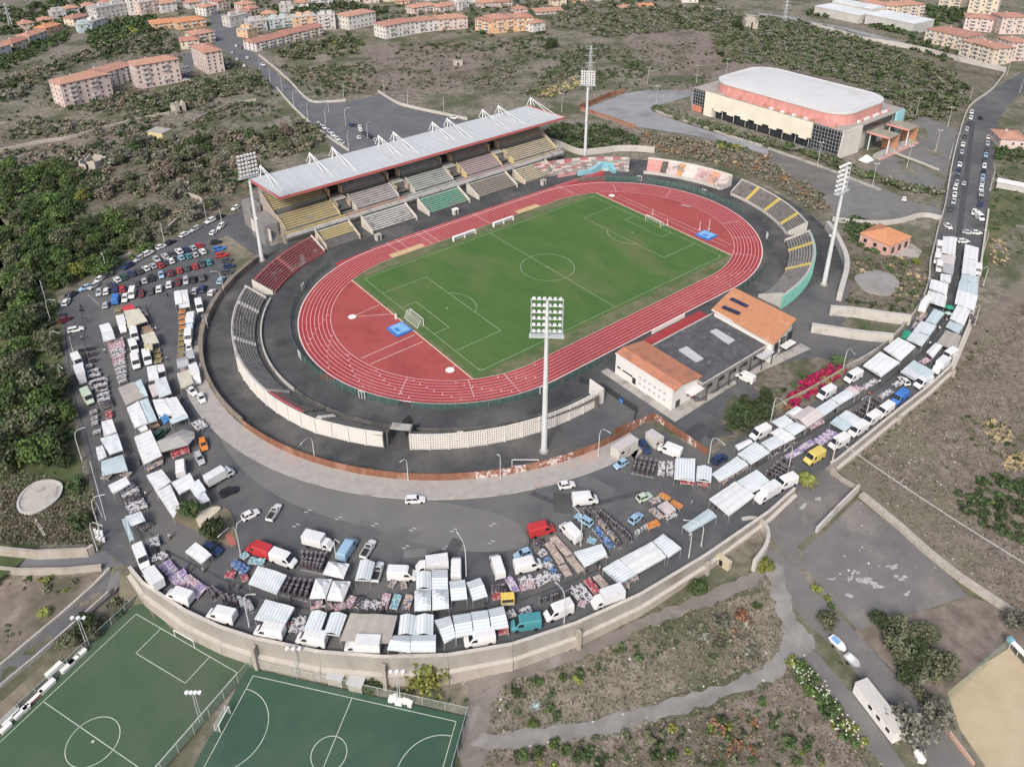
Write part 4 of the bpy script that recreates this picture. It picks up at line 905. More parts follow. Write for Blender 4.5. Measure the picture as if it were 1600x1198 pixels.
# ------------------------------------------------------------------ town houses and other buildings
WALLC = {'w': M('house_white', (.56, .54, .52), (.64, .62, .60), .2, .8), 'p': M('house_pink', (.56, .45, .42), (.64, .53, .50), .2, .8), 'c': M('house_cream', (.58, .50, .40), (.64, .56, .46), .2, .8),
			'g': M('house_grey', (.36, .35, .34), (.44, .43, .42), .2, .8), 'o': M('house_orange', (.60, .38, .24), (.66, .45, .30), .2, .8), 'b': M('house_blue', (.42, .52, .54), (.48, .58, .60), .2, .8),
			'y': M('house_yellow', (.55, .48, .26), (.60, .54, .34), .2, .8), 's': M('house_stone', (.34, .31, .27), (.46, .43, .38), .6, .9, bump=.3)}
tile_t = M('town_roof_tile', (.30, .155, .115), (.38, .215, .17), .5, .85, (.3, .7), (.30, .18, .14), .1, (.5, .7), objr=.14)
flatr = M('town_flat_roof', (.30, .29, .28), (.42, .41, .40), .3, .9, objr=.2)
winm = M('town_window', (.05, .055, .065), (.09, .095, .10), .8, .3); slabm = M('balcony_slab', (.50, .48, .46), (.58, .56, .54), 1)
_wb = MB(); _wb.box((0, 0, 0), (1.3, .14, 1.5), mi=0); _wb.add([(-.5, -.085, -.62), (.5, -.085, -.62), (.5, -.085, .62), (-.5, -.085, .62)], [(0, 1, 2, 3)], 1)
WIN = _wb.mesh('window', [slabm, winm])
_bb = MB(); _bb.box((0, -.6, -1.0), (3.4, 1.2, .16)); _bb.box((0, -1.17, -.45), (3.4, .07, .95)); _bb.box((-1.66, -.6, -.45), (.07, 1.1, .95)); _bb.box((1.66, -.6, -.45), (.07, 1.1, .95))
BALC = _bb.mesh('balcony', slabm)
BCIRC = []
def building(zone, bl, br, topy, depth, st_, wc, roof, label, balc=0, cat='apartment block', rtile=None, name='apartment_block'):
	p0 = P(zone, *bl); p1 = P(zone, *br); A, B = p0[:2], p1[:2]; e = B-A; L = np.hypot(*e); e = e/L; n = np.array([-e[1], e[0]])
	if (A-CAMLOC[:2])@n < 0: n = -n
	px, py = PX(zone, *bl); h = height_at(px, py, PX(zone, bl[0], topy)[1]); hw = h-(1.6 if roof in 'hg' else 0)
	ang = math.atan2(e[1], e[0]); c = A+e*L/2+n*depth/2
	r = thing(name, label, cat, (c[0], c[1], 0)); BCIRC.append((c, math.hypot(L, depth)/2))
	MB().box((c[0], c[1], hw/2), (L, depth, hw), ang).build('wall', WALLC[wc], r)
	rt_ = rtile or tile_t
	loc = lambda u, v, z: (*(A+e*u+n*v), z)
	if roof == 'f':
		MB().box((c[0], c[1], hw+.1), (L+.5, depth+.5, .25), ang).build('roof', flatr, r)
		for k in range(2): q = A+e*L*(.3+.4*k)+n*depth*.5; MB().box((*q, hw+1.2), (3.5, 3, 2.2), ang).build('roof_hut', WALLC[wc], r)
	else:
		o = .7; rid = min(1.9, depth*.2); i = min(depth/2, L/2)*.9 if roof == 'h' else 0
		vs = [loc(-o, -o, hw), loc(L+o, -o, hw), loc(L+o, depth+o, hw), loc(-o, depth+o, hw), loc(i, depth/2, hw+rid), loc(L-i, depth/2, hw+rid)]
		rr = MB().add(vs, [(0, 1, 5, 4), (1, 2, 5), (2, 3, 4, 5), (3, 0, 4), (3, 2, 1, 0)]).build('roof', rt_, r)
		q = A+e*L*.35+n*depth*.55; MB().box((*q, hw+rid*.8), (.8, .8, 1.6), ang).build('chimney', WALLC[wc], rr)
	fh = hw/st_; base = np.array([c[0], c[1], 0])
	for side, (org, dr_, LL, nn) in enumerate(((A, e, L, -n), (A if (CAMLOC[:2]-c)@(-e) > 0 else B, n, depth, -e if (CAMLOC[:2]-c)@(-e) > 0 else e))):
		cols = max(1, int(LL/3.4)); a2 = math.atan2(nn[1], nn[0])+math.pi/2
		for f in range(st_):
			for k in range(cols):
				if (k*3+f*5+side*2) % 11 == 0: continue
				q = org+dr_*LL*(k+.5)/cols+nn*.06
				put('window', WIN, r, (q[0]-base[0], q[1]-base[1], fh*(f+.55)), a2)
				if side == 0 and balc and f > 0 and k % balc == 1: put('balcony', BALC, r, (q[0]-base[0], q[1]-base[1], fh*(f+.55)), a2, (1, 1, 1))
	return r
BL = [
	('1', (410, 675), (712, 602), 510, 13, 5, 'p', 'h', 'pink and white five-storey block, nearest of the group by the scrub', 3),
	('1', (560, 590), (862, 498), 470, 13, 5, 'w', 'h', 'five-storey block standing half hidden behind the nearest pink block', 3),
	('1', (868, 560), (1138, 512), 395, 12, 5, 'p', 'h', 'five-storey block with clay roof between its twin and the parking lane', 3),
	('1', (1298, 466), (1405, 447), 315, 24, 6, 'p', 'h', 'slim pink tower block beside the road with parked cars', 0),
	('1', (1130, 310), (1250, 300), 245, 12, 3, 'c', 'h', 'cream house with clay roof in front of the long orange roofs', 2),
	('1', (1225, 285), (1345, 262), 205, 14, 3, 'c', 'h', 'clay-roofed block behind the slim pink tower', 2),
	('1', (965, 190), (1120, 170), 140, 16, 2, 'o', 'h', 'low orange-roofed terrace of houses above the tree belt', 2),
	('1', (1110, 190), (1290, 165), 130, 16, 2, 'o', 'h', 'second low orange-roofed terrace reaching towards the road', 2),
	('1', (612, 128), (810, 92), 55, 14, 3, 'g', 'f', 'grey flat-roofed block by the white tower in the old town', 0),
	('1', (806, 98), (862, 92), -40, 9, 7, 'w', 'f', 'tall white tower block at the upper edge of the town', 0),
	('1', (880, 100), (990, 80), 20, 12, 3, 'p', 'f', 'pinkish block right of the tall white tower', 2),
	('1', (1010, 85), (1110, 70), 15, 12, 3, 'w', 'h', 'white house with roof terrace near the upper edge of the town', 0),
	('1', (498, 212), (585, 200), 160, 10, 2, 'b', 'f', 'small pale blue house on the edge of the dark grove', 0),
	('1', (590, 190), (680, 160), 138, 10, 2, 'w', 'f', 'whitish low house next to the pale blue one', 0),
	('1', (465, 165), (565, 140), 105, 10, 2, 'c', 'h', 'low orange-roofed house behind the pale blue one', 0),
	('1', (190, 275), (300, 235), 215, 10, 2, 'w', 'h', 'white gabled house at the end of the row by the green belt', 0),
	('1', (290, 215), (390, 185), 165, 10, 2, 'o', 'h', 'orange-roofed house in the row above the green belt', 0),
	('1', (90, 325), (190, 290), 258, 10, 2, 'c', 'h', 'cream house in the row above the green belt', 0),
	('1', (-20, 365), (80, 335), 290, 10, 2, 'w', 'h', 'white house at the far left of the row above the green belt', 0),
	('1', (1290, 105), (1360, 88), 35, 12, 3, 'w', 'h', 'white block with clay roof left of the upper main road', 2),
	('1', (1365, 70), (1440, 55), 0, 12, 3, 'p', 'h', 'pink block left of the upper main road', 2),
	('1', (1515, 75), (1600, 60), 20, 12, 3, 'p', 'h', 'pink house at the top beside the dark tree', 2),
	('1', (1480, 230), (1548, 240), 180, 10, 2, 'o', 'f', 'small orange flat-roofed house along the right kerb of the road', 0),
	('1', (1440, 175), (1560, 150), 110, 10, 2, 'g', 'f', 'grey flat-roofed house across the road from the orange roofs', 0),
	('2', (5, 325), (212, 272), 255, 13, 3, 'w', 'g', 'long clay-roofed row house at the road bend, nearer half', 2),
	('2', (214, 272), (420, 222), 200, 13, 3, 'c', 'g', 'long clay-roofed row house at the road bend, farther half', 2),
	('2', (-30, 205), (75, 190), 140, 12, 3, 'g', 'f', 'grey flat block behind the row house, by the road', 2),
	('2', (85, 185), (235, 165), 130, 12, 3, 'b', 'f', 'bluish flat-roofed block behind the row house', 2),
	('2', (245, 175), (385, 160), 112, 12, 3, 'o', 'f', 'ochre flat-roofed block behind the row house', 2),
	('2', (390, 190), (500, 185), 100, 12, 4, 'g', 'f', 'grey four-storey block with balconies left of the white palazzo', 2),
	('2', (580, 190), (750, 155), 92, 15, 3, 'w', 'h', 'white palazzo with dark arched windows, alone among trees', 0),
	('2', (328, 40), (480, 25), -5, 12, 3, 'w', 'f', 'white block at the upper edge behind the dark trees', 2),
	('2', (812, 248), (990, 212), 150, 14, 3, 'w', 'h', 'white and pink row house left of its attached neighbours', 3),
	('2', (992, 212), (1135, 192), 125, 14, 3, 'w', 'h', 'middle row house between the white and the pink one', 3),
	('2', (1140, 195), (1322, 178), 110, 14, 3, 'p', 'h', 'pink row house at the right end of the attached row', 3),
	('2', (985, 95), (1135, 70), 40, 12, 3, 'p', 'h', 'pink house with clay roof behind the middle row house', 2),
	('2', (1148, 85), (1262, 62), 35, 12, 3, 'p', 'h', 'pink house behind the right-hand row house', 2),
	('2', (1262, 70), (1330, 58), 22, 11, 3, 'w', 'f', 'whitish flat-roofed house behind the attached row', 2),
	('2', (1368, 190), (1470, 215), 100, 20, 4, 'o', 'h', 'corner of the orange apartment block with stepped balconies', 2),
	('2', (1475, 215), (1600, 200), 110, 16, 3, 'o', 'h', 'orange apartment block with long balconies by the street', 2),
	('3', (5, 200), (130, 190), 100, 15, 3, 'o', 'h', 'orange apartment block, right wing with white arcade', 2),
	('3', (130, 205), (207, 190), 135, 12, 2, 'w', 'h', 'low white house joined to the orange apartment block', 0),
	('2', (1410, 55), (1500, 45), 10, 12, 3, 'p', 'h', 'pink house at the top above the orange block', 2),
	('2', (1520, 50), (1600, 40), 5, 12, 3, 'p', 'h', 'second pink house at the top above the orange block', 2),
	('3', (150, 95), (320, 85), 65, 14, 1, 'g', 'g', 'low dark-roofed shed right of the orange apartment block', 0),
	('3', (690, 60), (752, 55), 42, 10, 1, 'w', 'g', 'small white shed on the far field edge', 0),
	('3', (800, 55), (885, 52), 32, 10, 1, 'o', 'g', 'small red-roofed shed on the far field edge', 0),
	('3', (1060, 20), (1160, 20), -20, 12, 2, 'w', 'f', 'white house at the top beside the country lane', 0),
	('4', (970, 262), (1212, 320), 165, 20, 3, 'c', 'h', 'broad cream apartment house with large clay roof right of the arena woods', 2),
	('4', (1185, 345), (1390, 408), 235, 16, 4, 'c', 'h', 'cream apartment house with arcade at the road corner', 2),
	('4', (1390, 410), (1490, 400), 290, 16, 4, 'c', 'h', 'cream apartment house, end wing nearest the junction', 2),
	('4', (1215, 190), (1390, 205), 95, 16, 4, 'p', 'h', 'pink balconied tower behind the broad cream house', 2),
	('4', (1440, 215), (1600, 215), 95, 16, 4, 'p', 'h', 'pink balconied tower behind the junction', 2),
	('4', (1500, 385), (1600, 380), 250, 14, 5, 'p', 'h', 'pink balconied block at the junction', 2),
	('4', (705, 105), (800, 115), 20, 16, 4, 'c', 'h', 'cream orange-roofed block behind the factory hall, left corner', 2),
	('4', (805, 112), (965, 100), 25, 16, 4, 'c', 'h', 'cream orange-roofed block with balconies behind the factory hall', 2),
	('4', (540, 25), (700, 70), -15, 14, 3, 'c', 'h', 'cream house left of the orange-roofed blocks behind the factory hall', 2),
	('4', (1060, 40), (1190, 60), -30, 14, 4, 'c', 'f', 'cream housing slab at the upper right edge', 2),
	('4', (1240, 80), (1420, 100), -30, 14, 5, 'c', 'f', 'long cream housing slab at the upper right corner', 2),
	('4', (1440, 925), (1600, 935), 845, 13, 1, 'p', 'h', 'low pink house with orange roof and palm beside the right road', 0),
]
for q in BL: building(*q[:9], balc=q[9], name='house' if q[5] <= 2 else 'apartment_block', cat='house' if q[5] <= 2 else 'apartment block', rtile=(tile_o if q[6] == 'o' and q[5] <= 2 else None))
_tn = 0
for z, items in (('1', ((30, 330, 90), (140, 190, 80), (250, 150, 90), (330, 120, 90), (420, 95, 80), (530, 60, 80), (640, 50, 90), (720, 30, 70), (930, 40, 90), (1100, 20, 80), (1180, 60, 80), (1240, 25, 90), (1500, 110, 70), (1560, 95, 60))), ('2', ((40, 110, 90), (150, 80, 90), (250, 60, 80), (560, 20, 90), (680, 25, 90), (800, 15, 80), (880, 30, 80), (1050, 10, 90), (1200, 5, 90), (1340, 20, 80))), ('3', ((20, 90, 80), (250, 40, 90), (380, 20, 80), (480, 15, 80)))):
	for x, y, w in items:
		_tn += 1; wc_ = 'wpcogw'[_tn % 6]
		building(z, (x, y), (x+w, y-(12 if z == '1' else 6)), y-32-(_tn % 3)*9, 10, 2, wc_, 'f' if _tn % 4 == 0 else 'h', f'small {dict(w="white", p="pink", c="cream", o="orange", g="grey")[wc_]} house in the upper town, {nth(_tn)} from its left edge', cat='house', name='house')
fh = thing('factory_hall', 'long white-roofed factory hall behind the roadside trees', 'factory hall', tuple(P('4', 560, 150)))
for (a, b_, h, w) in (((285, 90), (560, 150), 6, 18), ((390, 75), (640, 125), 8, 14), ((600, 150), (900, 215), 7, 24), ((640, 120), (940, 185), 5, 12)):
	p0, p1 = P('4', *a)[:2], P('4', *b_)[:2]; e = (p1-p0); L = np.hypot(*e); e /= L; n = np.array([-e[1], e[0]]); ang = math.atan2(e[1], e[0]); c = p0+e*L/2+n*w/2*(1 if n@(p0-CAMLOC[:2]) > 0 else -1); 
	s = 1 if n@(p0-CAMLOC[:2]) > 0 else -1; c = p0+e*L/2+n*s*w/2
	MB().box((*c, h/2), (L, w, h), ang).build('wall', WALLC['g'], fh)
	k_ = max(3, int(L/8))
	for k in range(k_):
		q = p0+e*L*(k+.5)/k_+n*s*w/2; MB().box((*q, h+.3), (L/k_-.15, w+.6, .5), ang).build('roof_panel', M('factory_roof', (.60, .62, .63), (.68, .70, .71), .1, .6, objr=.06), fh)
def ruin(zone, bl, br, topy, depth, label, wc='s', roof=False):
	p0, p1 = P(zone, *bl)[:2], P(zone, *br)[:2]; e = p1-p0; L = np.hypot(*e); e /= L; n = np.array([-e[1], e[0]]); n = n if n@(p0-CAMLOC[:2]) > 0 else -n
	px, py = PX(zone, *bl); h = height_at(px, py, PX(zone, bl[0], topy)[1]); ang = math.atan2(e[1], e[0]); c = p0+e*L/2+n*depth/2
	r = thing('stone_ruin', label, 'ruin', (*c, 0)); rg = random.Random(label)
	for u, v, ll, a in ((L/2, .25, L, ang), (L/2, depth-.25, L, ang), (.25, depth/2, depth-.6, ang+math.pi/2), (L-.25, depth/2, depth-.6, ang+math.pi/2)):
		k = 4
		for i in range(k):
			hh = h*(1 if roof else rg.uniform(.55, 1.0)); off = ((i+.5)/k-.5)*ll; q = p0+e*u+n*v+np.array([math.cos(a), math.sin(a)])*off
			MB().box((*q, hh/2), (ll/k+.02, .5+.01*i, hh), a).build('wall', WALLC[wc], r)
	if roof: MB().box((*c, h+.1), (L+.4, depth+.4, .3), ang).build('roof', concrete, r)
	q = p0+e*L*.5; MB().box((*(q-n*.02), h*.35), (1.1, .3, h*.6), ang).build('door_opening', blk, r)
ruin('1', (1100, 715), (1165, 700), 650, 6, 'small roofless stone hut beside the track across the scrub')
ruin('1', (935, 890), (1025, 905), 820, 6, 'yellowish stone hut half swallowed by bushes', 'y', True)
ruin('1', (500, 1060), (600, 1065), 1000, 9, 'white ruined farmhouse above the green grove')
ruin('2', (1232, 410), (1290, 408), 385, 6, 'grey stone hut in the brown field behind the stand')
ruin('3', (1455, 190), (1530, 190), 115, 8, 'square stone tower house on the hill behind the arena')
def fieldwall(label, zone, pts, h=1.2, w=.6, m=None, lo=False):
	q = smooth([(P if not lo else TZ)(zone, *p)[:2] for p in pts], False, 4)
	r = thing('field_wall', label, 'field wall', (*q[0], 0)); m = m or M('dry_stone', (.30, .27, .235), (.42, .385, .34), 1.5, .95, bump=.5)
	for i in range(len(q)-1):
		za, zb = (H1(*q[i]), H1(*q[i+1])) if lo else (0, 0)
		MB().bar((*q[i], za+h/2), (*q[i+1], zb+h/2), w, h+.3).build('wall_section', m, r)
	return r
fieldwall('long dry-stone wall crossing the brown field left of the stand', '1', [(0, 950), (250, 895), (440, 865), (620, 815), (860, 755), (1080, 710)], 1.3, .9)
fieldwall('zigzag dry-stone wall below the stone huts', '1', [(990, 1000), (1090, 1080), (1180, 1155), (1090, 1180)], 1.1)
fieldwall('dry-stone wall along the upper field path', '1', [(1210, 760), (1330, 700), (1460, 655), (1597, 630)], 1.2)
fieldwall('low wall joining the two lamp posts in the scrub', '5', [(1030, 255), (1140, 150), (1265, 70), (1170, 20), (1110, 0)], 1.2)
fieldwall('dry-stone wall bounding the car park scrub', '5', [(60, 690), (250, 610), (430, 540), (640, 460), (820, 395)], 1.0)
fieldwall('stone wall along the lower edge of the far field', '4', [(260, 165), (420, 205), (600, 255), (780, 285), (1000, 330), (1200, 385), (1480, 450)], 2.6, .8, pale)
fieldwall('brick coloured wall of the empty concrete lot', '3', [(420, 680), (520, 640), (620, 600), (700, 580)], 2.2, .5, rust)
fieldwall('orange wall strip on the near side of the concrete lot', '3', [(430, 690), (600, 745), (700, 780), (770, 800)], 1.8, .5, rust2)
fieldwall('white kerb wall along the upper road, left side', '2', [(20, 350), (120, 430), (210, 510), (330, 630), (450, 640), (560, 632)], 1.0, .5, pale)
fieldwall('pale wall along the left verge of the upper road', '2', [(130, 555), (230, 670), (330, 765), (430, 845), (580, 945)], 1.0, .5, pale)
fieldwall('pale wall bounding the upper car park on the field side', '2', [(762, 575), (830, 620), (900, 655), (1040, 690), (1160, 715), (1320, 750)], 1.2, .5, pale)
fieldwall('roadside parapet on the arena side of the right road', '4', [(1480, 455), (1400, 560), (1290, 640), (1240, 700), (1195, 830), (1150, 1010), (1118, 1195)], 1.1, .5, pale)
fieldwall('parapet of the right road beside the arena approach, lower part', '8', [(1118, 0), (1095, 120), (1060, 230), (1040, 320), (1010, 440), (1000, 560), (960, 680), (890, 790), (780, 910), (640, 1020), (470, 1110)], 1.1, .5, concrete)
fieldwall('pale wall between the garden and the service road', '12', [(0, 195), (130, 120), (250, 60), (470, -70)], 1.6, .5, M('mossy_wall', (.20, .19, .12), (.30, .28, .2), .7))
fieldwall('long whitish wall across the slope below the round platform', '8', [(380, 765), (520, 775), (700, 800), (880, 825)], 3.0, 1.2, pale)
fieldwall('lower whitish retaining wall beside the lane', '8', [(265, 870), (400, 890), (560, 915), (770, 935)], 2.6, 1.4, pale)
fieldwall('lane wall with bars along the entrance drive behind the villa', '8', [(400, 180), (560, 200), (700, 205), (830, 190), (960, 155), (1080, 175)], 1.6, .6, pale)
fieldwall('low kerb wall of the arena hedge road', '3', [(880, 690), (1010, 735), (1180, 790), (1350, 850), (1560, 915)], .7, .8, concrete)
fieldwall('continuing kerb wall of the arena hedge road', '4', [(0, 930), (160, 985), (330, 1045), (520, 1120), (700, 1190)], .7, .8, concrete)
ru = M('road_upper', (.095, .098, .108), (.125, .127, .135), .1, .9)
lot = M('concrete_lot', (.20, .205, .215), (.26, .262, .27), .12, .9, (.3, .7), (.16, .16, .165), .05, (.5, .64))
def zs(name, zone, pts, z, m, sm=3): return pxsheet(name, pts, z, m, sm=sm, zone=zone)
zs('upper_road', '2', [(-300, 60), (-230, 60), (-20, 330), (120, 450), (330, 640), (560, 640), (780, 590), (900, 665), (1330, 760), (1000, 900), (560, 1040), (420, 840), (250, 680), (100, 540), (0, 420), (-60, 400), (-250, 300)], .03, ru, 0)
zs('parking_bays', '1', [(1140, 345), (1220, 325), (1190, 500), (1145, 510)], .03, ru, 0)
zs('concrete_lot', '3', [(420, 690), (560, 640), (700, 585), (850, 562), (1110, 565), (1110, 600), (980, 640), (860, 670), (880, 700), (1000, 745), (1300, 840), (1597, 930), (1597, 970), (1400, 910), (1150, 850), (900, 810), (700, 780), (520, 725)], .035, lot, 0)
zs('arena_road', '4', [(0, 940), (170, 990), (430, 1085), (640, 1170), (560, 1300), (900, 1350), (860, 1380), (560, 1310), (380, 1230), (200, 1130), (0, 1010)], .045, M('arena_asphalt', (.105, .103, .10), (.14, .137, .13), .15, .9, (.3, .7), (.17, .15, .13), .06, (.54, .66)), 0)
zs('arena_car_park', '4', [(660, 990), (760, 930), (870, 770), (960, 720), (1150, 790), (1190, 830), (1140, 1000), (1090, 1200), (860, 1180), (640, 1060)], .04, M('arena_car_park_asphalt', (.125, .123, .120), (.16, .157, .15), .15, .9), 0)
for q_ in (((800, 1010), (870, 1000), (930, 1060), (930, 1090), (850, 1070)), ((985, 930), (1050, 920), (1090, 960), (1040, 975)), ((800, 960), (1060, 1060), (1130, 1110), (1090, 1120), (960, 1040), (790, 975)), ((900, 800), (980, 800), (1010, 860), (930, 880))): zs('planting_island', '4', q_, .07, soil, 0)
fieldwall('low pale wall across the arena car park', '4', [(735, 935), (830, 975), (950, 1020), (1065, 1068)], .8, .5, pale)
zs('arena_forecourt', '3', [(1110, 570), (1120, 700), (1597, 830), (1700, 860), (1900, 990), (2250, 900), (2350, 760), (2000, 640)], .03, lot, 0)
zs('lane', '8', [(420, 0), (340, 30), (420, 150), (640, 195), (880, 165), (1080, 165), (1090, 110), (900, 60), (640, -60), (480, -100)], .05, M('lane_asphalt', (.13, .128, .125), (.17, .167, .16), .2, .9), 0)
zs('far_road', '4', [(-60, 95), (130, 120), (300, 160), (520, 200), (760, 265), (960, 320), (1200, 375), (1470, 440), (1480, 425), (1220, 355), (960, 300), (760, 240), (500, 175), (300, 140), (140, 105), (-60, 80)], .03, lot, 0)
zs('country_lane', '3', [(1180, 35), (1300, 55), (1450, 90), (1600, 105), (1600, 120), (1440, 105), (1290, 70), (1170, 48)], .03, concrete, 0)
brown = M('ploughed_brown', (.122, .100, .086), (.222, .186, .160), .4, .95, (.34, .66), (.085, .080, .056), .06, (.48, .64), bump=1.0, bscale=1.1, detail=9)
dryg = M('dry_grass_field', (.125, .112, .088), (.245, .215, .172), .30, .95, (.34, .66), (.082, .088, .050), .05, (.46, .62), bump=1.0, bscale=1.1, detail=9)
greenf = M('green_verge', (.040, .060, .024), (.080, .098, .045), .3, .95, (.3, .7), (.13, .12, .07), .1, (.5, .64), bump=.8, bscale=2)
darkveg = M('undergrowth_floor', (.080, .072, .054), (.190, .165, .135), .5, .95, (.36, .64), (.070, .076, .044), .10, (.48, .62), bump=1.0, bscale=1.1, detail=9)
zs('brown_field', '3', [(690, 250), (860, 210), (1050, 195), (1180, 210), (1320, 300), (1500, 385), (1560, 420), (1300, 470), (1100, 470), (930, 400), (800, 330)], .02, brown)
zs('brown_field', '2', [(700, 300), (1000, 280), (1290, 310), (1480, 320), (1500, 370), (1350, 480), (1200, 560), (1000, 580), (640, 590), (560, 560), (640, 480), (760, 420)], .02, brown)
zs('brown_field', '1', [(0, 960), (440, 870), (700, 800), (1080, 715), (1000, 770), (900, 860), (600, 930), (300, 1000), (0, 1090)], .02, brown)
zs('dry_field', '1', [(0, 800), (230, 780), (520, 800), (760, 770), (1080, 700), (1000, 680), (700, 690), (420, 770), (150, 740), (0, 760)], .025, dryg)
zs('dry_field', '2', [(120, 330), (330, 290), (600, 240), (560, 320), (380, 400), (180, 440)], .02, dryg)
zs('scrub_floor', '5', [(-200, -300), (600, -420), (1500, -300), (1550, 60), (1300, 190), (1000, 330), (700, 450), (300, 590), (0, 700), (-300, 800)], .012, darkveg)
zs('wood_floor', '4', [(-300, 100), (200, 130), (600, 250), (1000, 330), (1470, 450), (1300, 620), (1200, 800), (800, 640), (300, 480), (-100, 400), (-350, 330)], .012, darkveg)
zs('grove_floor', '9', [(-300, -1300), (250, -700), (380, -400), (400, 0), (480, 330), (530, 700), (600, 960), (300, 960), (-300, 930)], .012, greenf)
zs('slope_garden', '8', [(450, 260), (900, 300), (1030, 340), (1000, 560), (950, 700), (880, 800), (400, 760), (450, 620), (480, 450)], .015, darkveg)
zs('flower_garden', '12', [(-330, 330), (-250, 100), (0, -120), (300, -170), (520, -120), (470, 0), (250, 130), (0, 250), (-220, 360)], .05, darkveg, 0)
zs('earth_bank', '5', [(1345, 300), (1420, 270), (1560, 370), (1590, 400), (1470, 520), (1440, 480), (1400, 400)], .04, dryg, 0)
pl = thing('round_platform', 'grey circular concrete platform below the villa', 'platform', (77, -75.5, 0))
_pc = smooth([P('8', *q)[:2] for q in ((535, 545), (590, 515), (680, 505), (770, 530), (815, 580), (800, 630), (740, 650), (640, 635), (570, 600))], True, 4)
MB().prism(_pc, 0, .9).build('slab', M('platform_concrete', (.20, .195, .185), (.26, .25, .24), .3, .9), pl)
pl = thing('round_platform', 'pale stone circular platform in the grass by the left trees', 'platform', (-156.5, -8, 0))
_pc = smooth([P('9', *q)[:2] for q in ((118, 760), (150, 690), (220, 635), (310, 615), (385, 640), (375, 710), (310, 770), (220, 815), (140, 810))], True, 4)
MB().prism(_pc, 0, .7).build('slab', M('platform_stone', (.34, .32, .29), (.46, .44, .41), .9, .9, (.3, .7), (.22, .21, .19), .5, (.55, .66), bump=.4), pl)
c_ = np.mean(_pc, 0); _rim = MB()
for i in range(len(_pc)): _rim.bar((*_pc[i], .75), (*_pc[(i+1) % len(_pc)], .75), .5, .3)
_rim.build('rim', pale, pl)
a, b_ = P('9', 215, 835)[:2], P('9', 280, 950)[:2]; MB().bar((*a, .1), (*b_, .1), .5, .2).build('drain_channel', pale, None)
tag(bpy.data.objects['drain_channel'], 'short pale concrete channel running from the round stone platform', 'channel')
# ------------------------------------------------------------------ retaining wall under the market road
rwm = M('retaining_concrete', (.225, .212, .196), (.305, .290, .270), .3, .9, (.3, .7), (.20, .18, .155), .12, (.52, .68), bump=.25, stretch=(1, 1, .4))
rwm2 = M('retaining_concrete_lower', (.285, .258, .228), (.365, .335, .300), .3, .9, (.3, .7), (.25, .22, .18), .12, (.52, .68), bump=.25, stretch=(1, 1, .4))
cop = M('coping', (.46, .43, .39), (.54, .51, .47), .8)
rt = thing('retaining_wall', 'long curving concrete retaining wall carrying the market road', 'retaining wall', (*EDGE[0], 0))
pts = [(np.array(p), d) for p, (x, y, d) in zip(EDGE, WALLPX)]; fine = []
for i in range(len(pts)-2):
	(a, da), (b_, db) = pts[i], pts[i+1]
	if i == 13: continue
	n = max(1, int(np.hypot(*(b_-a))/6.5))
	for k in range(n): fine.append((a+(b_-a)*k/n, a+(b_-a)*(k+1)/n, da+(db-da)*k/n, da+(db-da)*(k+1)/n))
for a, b_, da, db in fine:
	e = b_-a; L = np.hypot(*e); e /= L; n = np.array([e[1], -e[0]])     # outwards, away from the stadium
	if n@a < 0: n = -n
	def slab(o0, o1, zt0, zt1, zb0, zb1, nm, m):
		p = [a+n*o0, b_+n*o0, b_+n*o1, a+n*o1]; mb = MB()
		mb.add([(*p[0], zb0), (*p[1], zb1), (*p[2], zb1), (*p[3], zb0), (*p[0], zt0), (*p[1], zt1), (*p[2], zt1), (*p[3], zt0)], [(0, 1, 2, 3), (7, 6, 5, 4), (0, 4, 5, 1), (1, 5, 6, 2), (2, 6, 7, 3), (3, 7, 4, 0)])
		mb.build(nm, m, rt)
	j = .03
	slab(-.05, .35, 1.05, 1.05, -da*.5-.6, -db*.5-.6, 'wall_panel', rwm)
	slab(-.12, .5, 1.17, 1.17, 1.05, 1.05, 'coping', cop)
	if da > 1.5: slab(-.05, .95, -da*.5, -db*.5, -da-.5, -db-.5, 'lower_panel', rwm2); slab(-.1, 1.1, -da*.5+.12, -db*.5+.12, -da*.5, -db*.5, 'ledge', cop)
for i in (4, 6, 9, 13, 17, 22, 26, 30):
	if i < len(fine):
		a, b_, da, db = fine[i]; e = (b_-a)/np.hypot(*(b_-a)); n = np.array([e[1], -e[0]]); n = n if n@a > 0 else -n; q = a+n*1.2
		MB().box((*q, -da/2-.3), (.7, .9, da+.4), math.atan2(e[1], e[0])).build('buttress', rwm2, rt)
